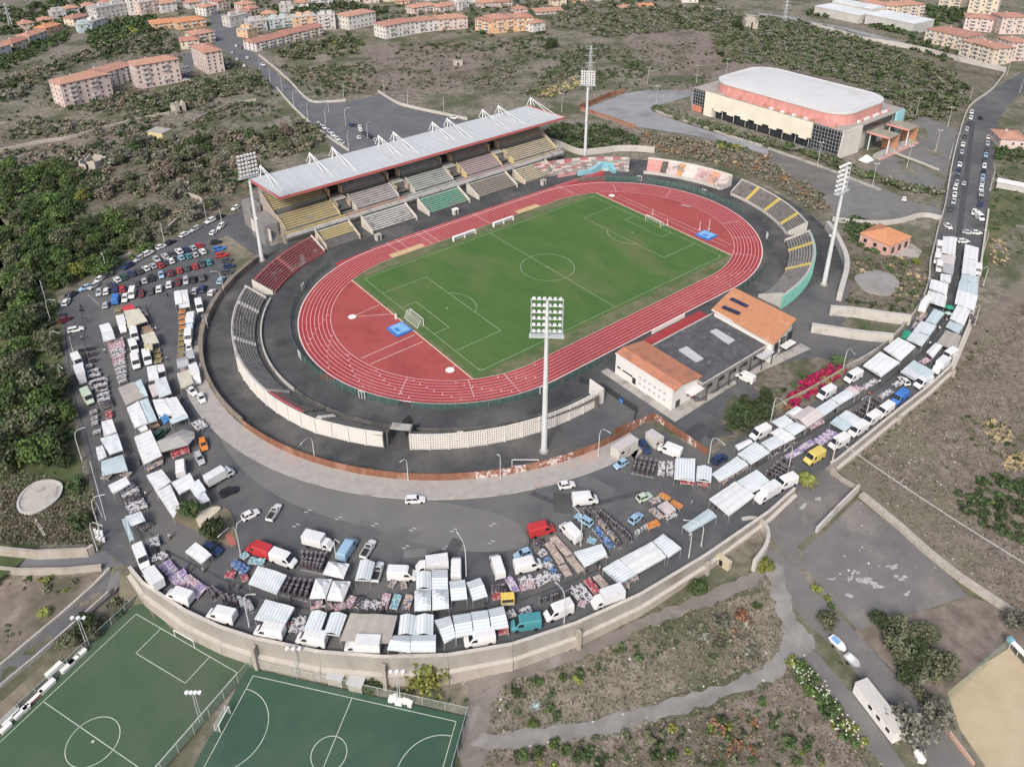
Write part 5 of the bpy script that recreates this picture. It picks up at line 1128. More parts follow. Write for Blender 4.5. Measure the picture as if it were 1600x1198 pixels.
def rwall(label, line, top, thick=.5, m=None, step=6, base=None):
	"""wall along a terrain line; top = height above local ground (or list)"""
	q = [np.array(T(*p)) for p in line]; r = thing('retaining_wall', label, 'retaining wall', tuple(q[0]))
	for i in range(len(q)-1):
		n = max(1, int(np.hypot(*(q[i+1]-q[i])[:2])/step))
		for k in range(n):
			a, b_ = q[i]+(q[i+1]-q[i])*k/n, q[i]+(q[i+1]-q[i])*(k+1)/n; ha = top if not isinstance(top, list) else top[i]+(top[i+1]-top[i])*k/n; hb = top if not isinstance(top, list) else top[i]+(top[i+1]-top[i])*(k+1)/n
			e = (b_-a)[:2]; e = e/np.hypot(*e); nn = np.array([-e[1], e[0]])*thick/2; mb = MB()
			mb.add([(*(a[:2]-nn), a[2]-.6), (*(b_[:2]-nn), b_[2]-.6), (*(b_[:2]+nn), b_[2]-.6), (*(a[:2]+nn), a[2]-.6), (*(a[:2]-nn), a[2]+ha), (*(b_[:2]-nn), b_[2]+hb), (*(b_[:2]+nn), b_[2]+hb), (*(a[:2]+nn), a[2]+ha)],
					[(0, 1, 2, 3), (7, 6, 5, 4), (0, 4, 5, 1), (1, 5, 6, 2), (2, 6, 7, 3), (3, 7, 4, 0)])
			mb.build('wall_panel', m or rwm2, r)
	return r
rwall('straight wall on the upper side of the left side road', [(0, 866), (60, 872), (140, 868), (148, 862)], 2.2, .6)
rwall('whitish wall on the lower side of the left side road', [(0, 893), (30, 896), (105, 895), (160, 890)], 1.4, .6, rwm2)
rwall('low wall along the upper edge of the sloping lower road', [(0, 1042), (50, 1000), (100, 958), (145, 918), (172, 890)], .7, .5, concrete)
rwall('thin kerb wall along the lower edge of the sloping lower road', [(0, 1072), (60, 1022), (120, 970), (170, 925), (205, 895)], .4, .4, concrete)
rwall('parapet wall beside the paved yard and the palm', [(1290, 730), (1312, 750), (1338, 766)], 1.2, .5, rwm2)
rwall('white wall closing the paved yard towards the lower lot', [(1340, 768), (1310, 797), (1275, 832)], [2.2, 2.0, 1.6], .5, pale)
rwall('long stone and concrete wall dividing the lower lot from the brown field', [(1345, 775), (1400, 820), (1450, 865), (1500, 905), (1560, 945), (1620, 985)], 1.0, 1.6, M('rubble_wall', (.28, .255, .225), (.38, .35, .31), .8, .95, bump=.5))
q = [T(*p) for p in ((1158, 818), (1176, 818), (1190, 826), (1198, 841), (1196, 860), (1187, 877), (1176, 892))]
cwl = thing('ramp_wall', 'pale curved wall of the ramp under the road by the yard', 'wall', tuple(q[0])); s_ = smooth([p[:2] for p in q], False, 3)
for i in range(len(s_)-1): MB().bar((*s_[i], -1.6), (*s_[i+1], -1.6), .8, 3.8).build('wall_panel', pale, cwl)
p0, p1 = T(1116, 872), T(1140, 890)
kb = thing('ramp_cabin', 'small yellowish masonry cabin with dark doorway below the curved ramp wall', 'cabin', tuple(p0)); e = (p1-p0)[:2]; ang = math.atan2(e[1], e[0]); c = (p0+p1)/2; n = np.array([e[1], -e[0]])/np.hypot(*e); n = n if n@(c[:2]-CAMLOC[:2]) < 0 else -n
MB().box((c[0], c[1], c[2]+.9), (np.hypot(*e), 1.2, 2.2), ang).build('wall', M('cabin_masonry', (.40, .36, .25), (.5, .46, .34), .5, .9), kb)
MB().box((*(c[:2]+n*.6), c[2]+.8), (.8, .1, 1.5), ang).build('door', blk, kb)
# ---- ground of the lower level
dirt = M('dirt_track', (.130, .116, .104), (.195, .178, .162), .25, .95, (.3, .7), (.29, .275, .26), .09, (.55, .70), bump=.5, bscale=2)
gravel = M('pale_gravel', (.165, .158, .148), (.235, .228, .216), .25, .95, bump=.4, bscale=3)
oldasph = M('old_asphalt', (.115, .112, .110), (.155, .150, .146), .2, .92, (.3, .7), (.205, .185, .165), .07, (.55, .68), bump=.3, bscale=3)
patchw = M('cement_patch', (.22, .22, .215), (.40, .395, .38), 1.2)
def low(name, pts, z, m, sm=3, **k): return pxsheet(name, pts, z, m, sm=sm, drape=True, jit=.55 if name == 'dirt_track' else 0, **k)
low('dirt_track', [(722, 1050), (790, 1042), (900, 1010), (980, 975), (1050, 945), (1100, 925), (1150, 905), (1195, 885), (1200, 870), (1215, 880), (1180, 915), (1120, 942), (1060, 962), (990, 990), (920, 1025), (850, 1050), (800, 1066), (770, 1100), (752, 1198), (720, 1198), (722, 1130), (735, 1085)], .05, dirt)
low('dirt_track', [(745, 1150), (850, 1138), (950, 1120), (1040, 1095), (1120, 1070), (1180, 1048), (1210, 1025), (1222, 995), (1215, 960), (1205, 925), (1200, 890), (1222, 885), (1232, 930), (1245, 970), (1275, 1005), (1262, 1025), (1235, 1040), (1215, 1060), (1150, 1085), (1060, 1115), (980, 1140), (900, 1155), (760, 1172)], .09, gravel)
low('lower_lane', [(1195, 850), (1225, 870), (1260, 905), (1300, 950), (1340, 990), (1390, 1045), (1440, 1100), (1520, 1198), (1590, 1260), (1500, 1260), (1440, 1180), (1400, 1130), (1345, 1060), (1290, 1000), (1240, 950), (1215, 915), (1205, 885)], .07, oldasph)
low('lower_lane', [(1240, 1004), (1266, 1010), (1302, 1050), (1340, 1095), (1376, 1142), (1415, 1198), (1460, 1260), (1420, 1260), (1378, 1198), (1345, 1148), (1315, 1105), (1284, 1064), (1258, 1032)], .06, oldasph)
low('paved_yard', [(1205, 803), (1240, 770), (1292, 732), (1336, 770), (1290, 812), (1262, 840), (1245, 850), (1250, 870), (1270, 895), (1240, 885), (1212, 850), (1197, 825)], .07, oldasph, 0)
low('asphalt_lot', [(1252, 862), (1290, 830), (1340, 780), (1390, 815), (1440, 860), (1480, 895), (1510, 930), (1440, 955), (1380, 970), (1340, 985), (1310, 950), (1270, 900)], .06, oldasph, 0)
for i, (zx, zy, w, h, a) in enumerate(((1335, 893, 9, 5, 1), (1390, 885, 14, 6, 3), (1345, 908, 16, 7, 5), (1325, 930, 10, 6, 2), (1365, 912, 20, 9, 4), (1408, 905, 12, 6, 6), (1300, 905, 7, 4, 1), (1328, 905, 6, 9, 2), (1420, 925, 10, 5, 8), (1255, 792, 13, 6, 3), (1280, 778, 8, 5, 1))):
	rg = random.Random(i); [low('cement_patch', [(zx+rg.uniform(-w, w)*.8*k+w*rg.uniform(.2, .62)*math.cos(t), zy+rg.uniform(-h, h)*.8*k+h*rg.uniform(.2, .62)*math.sin(t)) for t in np.linspace(0, 6.28, 10)[:-1]] if 0 else (lambda ox, oy: [(zx+ox+w*rg.uniform(.15, .6)*math.cos(t), zy+oy+h*rg.uniform(.15, .6)*math.sin(t)) for t in np.linspace(0, 6.28, 11)[:-1]])(rg.uniform(-w, w)*.8*k, rg.uniform(-h, h)*.8*k), .10, patchw, 0) for k in (0, 1, 1)]
low('sand_court', [(1480, 1082), (1500, 1064), (1540, 1035), (1577, 1012), (1620, 1060), (1640, 1198), (1540, 1198), (1500, 1140)], .08, M('court_sand', (.34, .275, .185), (.40, .33, .23), .15, .95), 0)
low('side_road', [(-200, 858), (0, 866), (60, 873), (148, 866), (190, 850), (215, 870), (200, 892), (172, 886), (110, 888), (40, 890), (0, 888), (-200, 880)], .05, ru, 0)
low('lower_road', [(-150, 1160), (0, 1046), (60, 996), (120, 944), (175, 892), (205, 890), (170, 925), (120, 968), (60, 1020), (0, 1070), (-100, 1150)], .06, ru, 0)
slope = M('slope_earth', (.105, .088, .074), (.215, .182, .156), .35, .95, (.34, .66), (.155, .140, .108), .05, (.46, .62), bump=1.0, bscale=1.1, detail=9)
low('dirt_slope', [(1330, 705), (1400, 650), (1490, 575), (1525, 500), (1600, 430), (1800, 430), (1800, 1050), (1640, 1000), (1560, 940), (1450, 858), (1350, 772), (1310, 735)], .03, slope, 0)
low('waste_ground', [(1335, 985), (1400, 965), (1460, 950), (1512, 932), (1560, 945), (1625, 1000), (1577, 1008), (1480, 1078), (1440, 1098), (1390, 1042)], .05, slope, 0)
low('dirt_slope', [(1560, 560), (1700, 520), (1700, 700), (1640, 780), (1560, 760), (1500, 690), (1450, 640)], .05, brown)
low('green_verge', [(1545, 300), (1600, 290), (1700, 300), (1700, 380), (1590, 350), (1548, 380), (1540, 440), (1534, 430), (1536, 400)], .06, greenf, 0)
low('waste_ground', [(800, 1075), (880, 1045), (960, 1010), (1050, 970), (1150, 935), (1210, 930), (1230, 1000), (1180, 1035), (1100, 1070), (1000, 1100), (900, 1125), (800, 1135)], .03, dryg)
low('waste_ground', [(780, 1185), (900, 1165), (1050, 1130), (1180, 1085), (1240, 1060), (1300, 1130), (1350, 1198), (1380, 1280), (760, 1280)], .03, brown)
low('vegetable_plot', [(0, 905), (110, 900), (165, 905), (110, 960), (50, 1010), (0, 1030), (-60, 1000)], .04, brown, 0)
low('gravel_margin', [(207, 905), (230, 945), (200, 960), (120, 1040), (40, 1110), (0, 1140), (-40, 1130), (60, 1040), (130, 980), (180, 930)], .04, dryg, 0)
# ---- five-a-side pitches
art = M('artificial_turf', (.046, .084, .048), (.062, .102, .062), .10, .9, (.25, .75), (.074, .092, .066), .05, (.55, .72), bump=.3, bscale=8)
art2 = M('artificial_turf_dark', (.030, .070, .046), (.042, .086, .058), .10, .9, (.25, .75), (.056, .092, .064), .05, (.55, .72), bump=.3, bscale=8)
lw = M('court_line', (.34, .40, .34), (.56, .61, .55), .5)
def Zl(zone, x, y): return U(*PX(zone, x, y), -6.2)[:2]
def court(name, corners, m, z):
	return sheet(name, [Zl(*c) for c in corners], z, m)
A, B, D_ = Zl('13', 850, 245), Zl('13', 1480, 610), Zl('13', 285, 800)
ex = (B-A)/np.hypot(*(B-A)); ey = np.array([ex[1], -ex[0]]); ey = ey if ey@(D_-A) > 0 else -ey; Wc = np.hypot(*(B-A)); Lc = 2*((D_-A)@ey)
zc = -6.12
sheet('five_a_side_pitch', [A-ex*2-ey*2.4, B+ex*1.6-ey*2.4, B+ex*1.6+ey*(Lc+2), A-ex*2+ey*(Lc+2)], zc, art)
mb = MB(); cc = lambda u, v: A+ex*u+ey*v
for q in (((0, 0), (Wc, 0)), ((0, Lc), (Wc, Lc)), ((0, 0), (0, Lc)), ((Wc, 0), (Wc, Lc)), ((0, Lc/2), (Wc, Lc/2))): seg(mb, cc(*q[0]), cc(*q[1]), .13, zc+.03)
pw = ((Zl('13', 1000, 340)-A)@ex, (Zl('13', 1305, 515)-A)@ex); pd = (Zl('13', 850, 490)-A)@ey
for v0, s in ((0, 1), (Lc, -1)):
	seg(mb, cc(pw[0], v0), cc(pw[0], v0+s*pd), .13, zc+.03); seg(mb, cc(pw[1], v0), cc(pw[1], v0+s*pd), .13, zc+.03); seg(mb, cc(pw[0], v0+s*pd), cc(pw[1], v0+s*pd), .13, zc+.03)
cm = Zl('13', 580, 1040); arcline(mb, cm, 4.3, 0, 360, .13, zc+.03, 40); arcline(mb, cm, .15, 0, 360, .25, zc+.03, 8)
o = mb.build('court_line', lw, bpy.data.objects['five_a_side_pitch'])
gd = math.atan2(-ey[1], -ey[0])
g = goal('small white goal under the retaining wall on the left artificial pitch', *cc((pw[0]+pw[1])/2, 0), 1, 5.2, 2.0, 1.2, zc, gd)
A2, E2, D2 = Zl('13', 1580, 630), Zl('14', 1248, 915), Zl('13', 1305, 1175)
fx = (E2-A2)/np.hypot(*(E2-A2)); fy = np.array([fx[1], -fx[0]]); fy = fy if fy@(D2-A2) > 0 else -fy; L2 = np.hypot(*(E2-A2)); W2 = 20.0
sheet('five_a_side_pitch', [A2-fx*1.8-fy*1.2, E2+fx*1.6-fy*1.2, E2+fx*1.6+fy*(W2+1.5), A2-fx*1.8+fy*(W2+1.5)], zc+.02, art2)
mb = MB(); cc2 = lambda u, v: A2+fx*u+fy*v
for q in (((0, 0), (L2, 0)), ((0, W2), (L2, W2)), ((0, 0), (0, W2)), ((L2, 0), (L2, W2)), ((L2/2, 0), (L2/2, W2))): seg(mb, cc2(*q[0]), cc2(*q[1]), .13, zc+.05)
af = math.degrees(math.atan2(fx[1], fx[0])); arcline(mb, cc2(L2/2, 10), 3.0, 0, 360, .13, zc+.05, 40)
arcline(mb, cc2(0, 10), 7.4, af-90, af+90, .13, zc+.05, 30); arcline(mb, cc2(L2, 10), 7.4, af+90, af+270, .13, zc+.05, 30)
mb.build('court_line', lw, bpy.data.objects['five_a_side_pitch.001'])
goal('small white goal on the darker artificial pitch, by the fence between the two', *cc2(-.4, 9.0), 1, 3.4, 2.0, 1.1, zc+.02, math.atan2(-fx[1], -fx[0]))
def netfence(label, pts, h, z, col=meshg, step=3.0, pm=None):
	r = thing('net_fence', label, 'fence', (*pts[0], z))
	for i in range(len(pts)-1):
		a, b_ = np.array(pts[i]), np.array(pts[i+1]); n = max(1, int(np.hypot(*(b_-a))/step))
		for k in range(n):
			p, q = a+(b_-a)*k/n, a+(b_-a)*(k+1)/n; MB().bar((*p, z+h/2), (*q, z+h/2), .015, h).build('net_panel', col, r); MB().tube([(*p, z), (*p, z+h+.1)], .05, 5).build('post', pm or galv, r); MB().bar((*p, z+h), (*q, z+h), .06, .06).build('top_rail', pm or galv, r)
netw = M('pale_net', (.45, .50, .46), None, alpha=.10)
netfence('net fence between the left and the darker artificial pitch', [B+ex*1.8-ey*2, B+ex*1.8+ey*(Lc*.9)], 2.6, zc, netw, 3.2, M('fence_post_pale', (.36, .38, .33), (.42, .44, .4), 1))
netfence('net fence along the wall side of the darker artificial pitch', [A2-fx*1.5-fy*1.5, E2+fx*1.8-fy*1.5], 2.2, zc, netw, 4.0)
netfence('net fence at the dirt track end of the darker artificial pitch', [E2+fx*1.8-fy*1.5, E2+fx*1.8+fy*(W2+1.5)], 2.6, zc, meshg, 3.0)
netfence('dark net fence on the road side of the left artificial pitch', [A-ex*2.2-ey*2.5, A-ex*2.2+ey*(Lc+2)], 1.8, zc, meshg, 3.0)
def pitch_light(label, px, py, tx, ty, z, heads=4):
	b = U(px, py, z); h = 8.0; t = U(tx, ty, z+h); r = thing('pitch_floodlight', label, 'floodlight', tuple(b), 'lamps round the small pitches')
	d = t[:2]-b[:2]
	for s in (-.25, .25): MB().tube([(b[0]+s, b[1], z), (b[0]+s*.6, b[1], z+h)], .07, 5).build('pole', galv, r)
	dv = np.array([_r[0], _r[1]]); dv = dv/np.hypot(*dv)
	MB().bar((*(b[:2]-dv*1.2), z+h), (*(b[:2]+dv*1.2), z+h), .1, .1).build('crossbar', galv, r)
	for k in range(heads): q = b[:2]+dv*(-1.1+2.2*k/max(1, heads-1)); MB().tube([(*q, z+h-.1), (*q, z+h+.25)], [.30, .36], 8).build('lamp', steel_w, r)
pitch_light('twin-pole floodlight with four lamps on the fence between the artificial pitches', *PX('13', 1255, 915), *PX('13', 1180, 800), zc)
pitch_light('floodlight pole beside the dark bush at the road side of the left pitch', *PX('13', 550, 445), *PX('13', 490, 340), zc, 3)
pitch_light('pale floodlight below the retaining wall left of the grey shed roofs', *PX('14', 265, 640), *PX('14', 225, 550), zc, 3)
pitch_light('pale floodlight beside the white draped sheet at the darker pitch', *PX('14', 895, 785), *PX('14', 870, 670), zc, 3)
order = sorted(((345, 600, 3.0, 1.4), (425, 575, 2.6, .9), (465, 537, 2.0, .8), (512, 490, 1.5, 1.0), (297, 700, 2.8, .9), (65, 890, 3.0, 1.3), (130, 865, 2.2, .8), (170, 835, 1.0, .6), (40, 960, 1.8, .7), (215, 780, 3.2, .5)), key=lambda q: -q[0])
ae = math.atan2(ey[1], ey[0])
for i, (x, y, w, d) in enumerate(order):
	p = U(*PX('13', x, y), -6); red = (x, y) == (215, 780)
	b = thing('bench_box', f'{"red and white" if red else "white"} bench box by the left pitch, {nth(i+1)} from the retaining wall end', 'bench box', (*p[:2], H1(*p[:2])), rz=ae)
	MB().box((0, 0, .5), (w, d, 1.0)).build('back', white if not red else rw[0], None).parent = b; MB().box((0, 0, 1.05), (w+.15, d+.2, .1)).build('lid', white, None).parent = b
for lab, x, y, w, h_ in (('grey shed roof under the retaining wall beside the darker pitch', 510, 660, 3.2, 2.2), ('second grey shed roof, half under the green shrub', 635, 695, 3.0, 2.0)):
	p = U(*PX('14', x, y), -6.1); b = thing('shed', lab, 'shed', tuple(p), rz=af*math.pi/180)
	MB().box((0, 0, h_/2), (w-.4, 2.2, h_)).build('wall', concrete, None).parent = b; MB().box((0, 0, h_+.1), (w, 2.8, .15)).build('roof', greyroof, None).parent = b
p = U(*PX('14', 905, 795), -6.1); b = thing('draped_sheet', 'white crumpled sheet draped over a rack beside the darker pitch', 'sheet', tuple(p), rz=rad(af)); mb = MB()
for i in range(7): mb.box((-1.9+.62*i, .25*math.sin(i*1.7), .45+.1*math.sin(i*2.3)), (.75, 1.0+.25*math.sin(i), .8), .2*math.sin(i))
mb.build('sheet', white, None).parent = b
# ------------------------------------------------------------------ vehicles
CP = {'w': ('white', (.70, .70, .70)), 's': ('silver', (.42, .43, .45)), 'k': ('black', (.02, .02, .024)), 'd': ('dark grey', (.065, .068, .075)), 'n': ('navy blue', (.025, .04, .10)), 'b': ('blue', (.05, .15, .42)),
		'l': ('light blue', (.30, .44, .58)), 'r': ('red', (.38, .035, .04)), 'm': ('maroon', (.13, .025, .035)), 't': ('teal', (.06, .22, .25)), 'o': ('orange', (.62, .21, .04)), 'y': ('yellow', (.62, .50, .14)), 'g': ('dark green', (.03, .07, .055)),
		'e': ('pale green', (.48, .56, .46))}
def pm(c):
	m = M('car_paint_'+CP[c][0].replace(' ', '_'), CP[c][1], None, rough=.32, spec=.5); return m
tyre = M('tyre', (.018, .018, .018), None, rough=.9); cglass = M('car_glass', (.015, .018, .022), None, rough=.12, spec=.6); plast = M('dark_plastic', (.03, .03, .032), None, rough=.7)
_w = MB(); _w.tube([(0, -.1, 0), (0, .1, 0)], .32, 10); WHEEL = _w.mesh('wheel', tyre)
def loft(secs, mi=0):
	"""sections: list of (x, [(y,z)...]) open profile from left sill over to right sill"""
	mb = MB(); n = len(secs[0][1]); vs = [(x, y, z) for x, pr in secs for y, z in pr]; fs = []
	for i in range(len(secs)-1):
		for k in range(n-1): fs.append((i*n+k, i*n+k+1, (i+1)*n+k+1, (i+1)*n+k))
	fs.append(tuple(range(n))[::-1]); fs.append(tuple((len(secs)-1)*n+k for k in range(n)))
	return mb.add(vs, fs, mi)
def sec(w, zl, zb, zt, tw):   # sill, belt, top
	return [(-w, zl), (-w*1.03, (zl+zb)/2), (-w*.97, zb), (-tw, zt), (tw, zt), (w*.97, zb), (w*1.03, (zl+zb)/2), (w, zl)]
CACHE = {}
def car_meshes(c, kind):
	key = (c, kind)
	if key in CACHE: return CACHE[key]
	p = pm(c); out = []
	if kind in ('hatch', 'wagon', 'suv', 'pickup'):
		L = {'hatch': 3.95, 'wagon': 4.5, 'suv': 4.5, 'pickup': 5.0}[kind]; W = .86 if kind != 'suv' else .92; up = .18 if kind in ('suv', 'pickup') else 0
		h = L/2; S = [(-h, sec(W*.80, .42+up, .62+up, .70+up, W*.70)), (-h+.12, sec(W*.95, .28+up, .72+up, .92+up, W*.80)), (-h*.55, sec(W, .22+up, .76+up, .94+up, W*.88)), (0, sec(W, .22+up, .76+up, .95+up, W*.9)),
						(h*.42, sec(W, .22+up, .74+up, .92+up, W*.88)), (h*.85, sec(W*.93, .26+up, .64+up, .76+up, W*.74)), (h, sec(W*.74, .36+up, .52+up, .58+up, W*.6))]
		body = loft(S)
		x0, x1 = (-h+.18, h*.40) if kind in ('hatch', 'wagon', 'suv') else (-h*.05, h*.45)
		if kind == 'pickup':
			body.box((-h*.52, 0, 1.0+up), (h*.8, W*1.5, .02), mi=1); 
			for s in (-1, 1): body.box((-h*.52, s*W*.88, 1.02+up), (h*.9, .08, .28))
			body.box((-h+.08, 0, 1.02+up), (.08, W*1.7, .28))
		zr = 1.46+up*1.3; rb = .42 if kind != 'wagon' else .22
		rx0, rx1 = x0+rb, x1-.62
		body.box(((rx0+rx1)/2, 0, zr), (rx1-rx0, W*1.42, .07))
		for s in (-1, 1):          # pillars
			body.bar((x1, s*W*.86, .93+up), (rx1, s*W*.70, zr), .07, .07); body.bar((x0, s*W*.86, .93+up), (rx0, s*W*.70, zr), .09, .09); body.bar(((x0+x1)/2, s*W*.875, .93+up), ((rx0+rx1)/2, s*W*.71, zr), .08, .08)
		out.append(('body', body.mesh('body', [p, plast])))
		g = MB(); b = [(x0+.03, -W*.85), (x1-.03, -W*.85), (x1-.03, W*.85), (x0+.03, W*.85)]; t = [(rx0, -W*.68), (rx1, -W*.68), (rx1, W*.68), (rx0, W*.68)]
		g.add([(*q, .90+up) for q in b]+[(*q, zr-.02) for q in t], [(0, 1, 5, 4), (1, 2, 6, 5), (2, 3, 7, 6), (3, 0, 4, 7)]); out.append(('windows', g.mesh('windows', cglass)))
		wx = h*.62; wy = W*.93; wr = .32
		bp = MB(); bp.box((h-.02, 0, .40+up), (.12, W*1.3, .18)); bp.box((-h+.02, 0, .42+up), (.12, W*1.4, .18)); out.append(('bumper', bp.mesh('bumper', plast)))
	elif kind == 'van':
		L = 5.3; h = L/2; W = .98
		def vs_(w, zl, zt, k=.12): return [(-w, zl), (-w, (zl+zt)*.5), (-w*.97, zt-k*2), (-w*.84, zt), (w*.84, zt), (w*.97, zt-k*2), (w, (zl+zt)*.5), (w, zl)]
		body = loft([(-h, vs_(W*.93, .45, 2.2)), (-h+.1, vs_(W, .32, 2.38)), (h*.28, vs_(W, .30, 2.40)), (h*.42, vs_(W*.99, .30, 2.28)), (h*.70, vs_(W*.96, .32, 1.34, .07)), (h*.93, vs_(W*.9, .36, 1.02, .06)), (h, vs_(W*.78, .44, .82, .05))])
		out.append(('body', body.mesh('body', p)))
		g = MB(); g.add([(h*.455, -W*.80, 2.20), (h*.455, W*.80, 2.20), (h*.70, W*.86, 1.41), (h*.70, -W*.86, 1.41)], [(0, 3, 2, 1)])
		for s in (-1, 1): q = [(h*.18, s*(W+.012), 1.35), (h*.60, s*(W+.0), 1.35), (h*.44, s*(W*.985), 1.95), (h*.18, s*(W+.008), 2.0)]; g.add(q, [(0, 1, 2, 3) if s < 0 else (3, 2, 1, 0)])
		out.append(('windows', g.mesh('windows', cglass)))
		bp = MB(); bp.box((h-.02, 0, .48), (.14, W*1.6, .26)); bp.box((-h+.0, 0, .5), (.14, W*1.8, .2)); bp.box((0, 0, .35), (L*.6, W*1.96, .12)); out.append(('bumper', bp.mesh('bumper', plast)))
		rr = MB(); [rr.box((-1.5+.75*k, 0, 2.42), (.09, 1.5, .05)) for k in range(4)]; out.append(('roof_rib', rr.mesh('roof_rib', p)))
		wx = h*.62; wy = W*.93; wr = .36
	else:                      # truck: cab and cargo box
		L = 6.6; h = L/2; W = 1.05
		def vs_(w, zl, zt, k=.08): return [(-w, zl), (-w, (zl+zt)*.5), (-w*.97, zt-k*2), (-w*.86, zt), (w*.86, zt), (w*.97, zt-k*2), (w, (zl+zt)*.5), (w, zl)]
		cab = loft([(h-2.0, vs_(W*.95, .45, 2.15)), (h-.95, vs_(W*.95, .42, 2.15)), (h-.35, vs_(W*.93, .42, 1.35)), (h, vs_(W*.82, .5, 1.05))]); out.append(('cab', cab.mesh('cab', p)))
		bx = MB(); bx.box((-1.05, 0, 1.95), (4.5, 2.2, 2.2), bottom=True)
		for k in range(6): bx.box((-3.2+.86*k, 0, 3.06), (.06, 2.2, .03))
		bx.box((-1.05, 1.1, 2.98), (4.5, .08, .12)); bx.box((-1.05, -1.1, 2.98), (4.5, .08, .12))
		out.append(('cargo_box', bx.mesh('cargo_box', M('cargo_box_panel', (.60, .61, .62), (.68, .69, .70), .8, .5))))
		g = MB(); g.add([(h-.92, -W*.8, 2.05), (h-.92, W*.8, 2.05), (h-.37, W*.84, 1.38), (h-.37, -W*.84, 1.38)], [(0, 3, 2, 1)])
		for s in (-1, 1): q = [(h-1.7, s*(W+.01), 1.3), (h-.7, s*(W+.01), 1.3), (h-1.0, s*(W*.985), 1.95), (h-1.7, s*(W*.985), 1.95)]; g.add(q, [(0, 1, 2, 3) if s < 0 else (3, 2, 1, 0)])
		out.append(('windows', g.mesh('windows', cglass)))
		ch = MB(); ch.box((-.6, 0, .6), (5.4, 1.0, .3)); ch.box((-h+.1, 0, .55), (.1, 2.0, .2)); out.append(('chassis', ch.mesh('chassis', plast)))
		wx = h*.62; wy = W*.9; wr = .38
	CACHE[key] = (out, wx, wy, wr); return CACHE[key]
NV = {}
KN = {'hatch': ('car', 'car', 'hatchback'), 'wagon': ('car', 'car', 'estate'), 'suv': ('car', 'car', 'tall car'), 'pickup': ('pickup_truck', 'pickup', 'pickup'), 'van': ('van', 'van', 'van'), 'truck': ('box_truck', 'truck', 'box truck')}
def vehicle(kind, c, a, b, where, sc=1.0, z=None, far=False):
	"""a: rear point, b: front point in world metres (only the middle and the direction count)"""
	a, b = np.array(a[:2]), np.array(b[:2]); m = (a+b)/2; rz = math.atan2(*(b-a)[::-1]); rg = random.Random(int(m[0]*91+m[1]*37)); rz += rg.uniform(-.03, .03)
	out, wx, wy, wr = car_meshes(c, kind); nm, cat, word = KN[kind]; key = (c, word, where); NV[key] = NV.get(key, 0)+1
	r = thing(nm, None, None, (m[0], m[1], z if z is not None else .01), rz=rz); PEND.append((r, key, NV[key], cat, where))
	for n, me in out: put(n, me, r, sc=(sc, sc, sc))
	if not far:
		for sx in (-1, 1):
			for sy in (-1, 1): put('wheel', WHEEL, r, (sx*wx*sc, sy*wy*sc, wr*sc), sc=(wr/.32*sc,)*3)
	return r
PEND = []
def finish_labels():
	for r, key, i, cat, where in PEND:
		c, word, w = key; n = NV[key]; w = w.replace('estate ', '')
		lab = f'{CP[c][0]} {word} {w}' if n == 1 else f'{nth(i)} {CP[c][0]} {word} {w}'
		tag(r, lab, cat, where_group(w))
def where_group(w): return 'vehicles '+w.split(',')[0]
def lot_row(where, items, along=False, kinds=('hatch', 'hatch', 'wagon', 'hatch', 'suv')):
	pts = [P('5', x, y)[:2] for x, y, c in items]; e = pts[-1]-pts[0]; e = e/np.hypot(*e)
	d = e if along else np.array([-e[1], e[0]])
	if not along and d@(CAMLOC[:2]-pts[0]) > 0: d = -d
	for i, (p, (x, y, c)) in enumerate(zip(pts, items)):
		loc_e = (pts[min(i+1, len(pts)-1)]-pts[max(i-1, 0)])
		if along: d = loc_e/np.hypot(*loc_e)
		k = kinds[(i*7+x) % len(kinds)]
		if len(c) > 1: k = {'V': 'van', 'T': 'truck'}[c[1]]; c = c[0]
		s = 1 if (x+y) % 3 else -1
		vehicle(k, c, p-d*s, p+d*s, where)
lot_row('along the scrub edge of the car park, from its lower end', [(417, 695, 'w'), (447, 650, 'd'), (532, 608, 'l'), (585, 597, 's'), (618, 558, 'w'), (680, 525, 'd'), (797, 472, 'n'), (868, 425, 's'), (928, 393, 'w'), (1007, 350, 'w'), (1068, 322, 'k'), (1155, 272, 'w'), (1218, 240, 's'), (1313, 190, 'w'), (1378, 160, 'k'), (1470, 108, 'w')], True)
lot_row('at the upper corner of the car park by the stand road', [(1335, 260, 'w'), (1380, 222, 'w')], True)
lot_row('in the farthest double row, far side, from lower end', [(980, 430, 's'), (1030, 408, 's'), (1077, 402, 'd'), (1118, 380, 'w'), (1165, 367, 'n'), (1205, 357, 's'), (1243, 342, 'r')])
lot_row('in the farthest double row, near side, from its lower end', [(1005, 455, 'k'), (1033, 447, 'd'), (1068, 437, 'w'), (1130, 417, 'l'), (1175, 408, 't'), (1218, 400, 's'), (1265, 378, 'w')])
lot_row('in the middle parking row, far side, from its lower end', [(733, 555, 'w'), (770, 540, 'g'), (823, 517, 'n'), (868, 502, 'd'), (912, 485, 'w'), (955, 469, 's'), (1001, 465, 'r')])
lot_row('in the middle parking row, near side, from its lower end', [(680, 590, 'd'), (717, 612, 'n'), (763, 612, 'r'), (855, 580, 'd'), (903, 562, 's'), (950, 547, 'k'), (1008, 528, 'l'), (1065, 515, 'm'), (1120, 498, 'r'), (1168, 483, 'd'), (1218, 472, 'r'), (1262, 460, 'd'), (1303, 445, 't')])
lot_row('in the parking row nearest the market, from its lower end', [(620, 637, 's'), (665, 627, 'w'), (727, 682, 'bV'), (783, 675, 'w'), (828, 648, 'wV'), (885, 645, 'm'), (945, 625, 'd'), (995, 615, 'w'), (1058, 588, 'w'), (1113, 573, 'm'), (1162, 563, 's'), (1210, 555, 'k'), (1265, 545, 'd')])
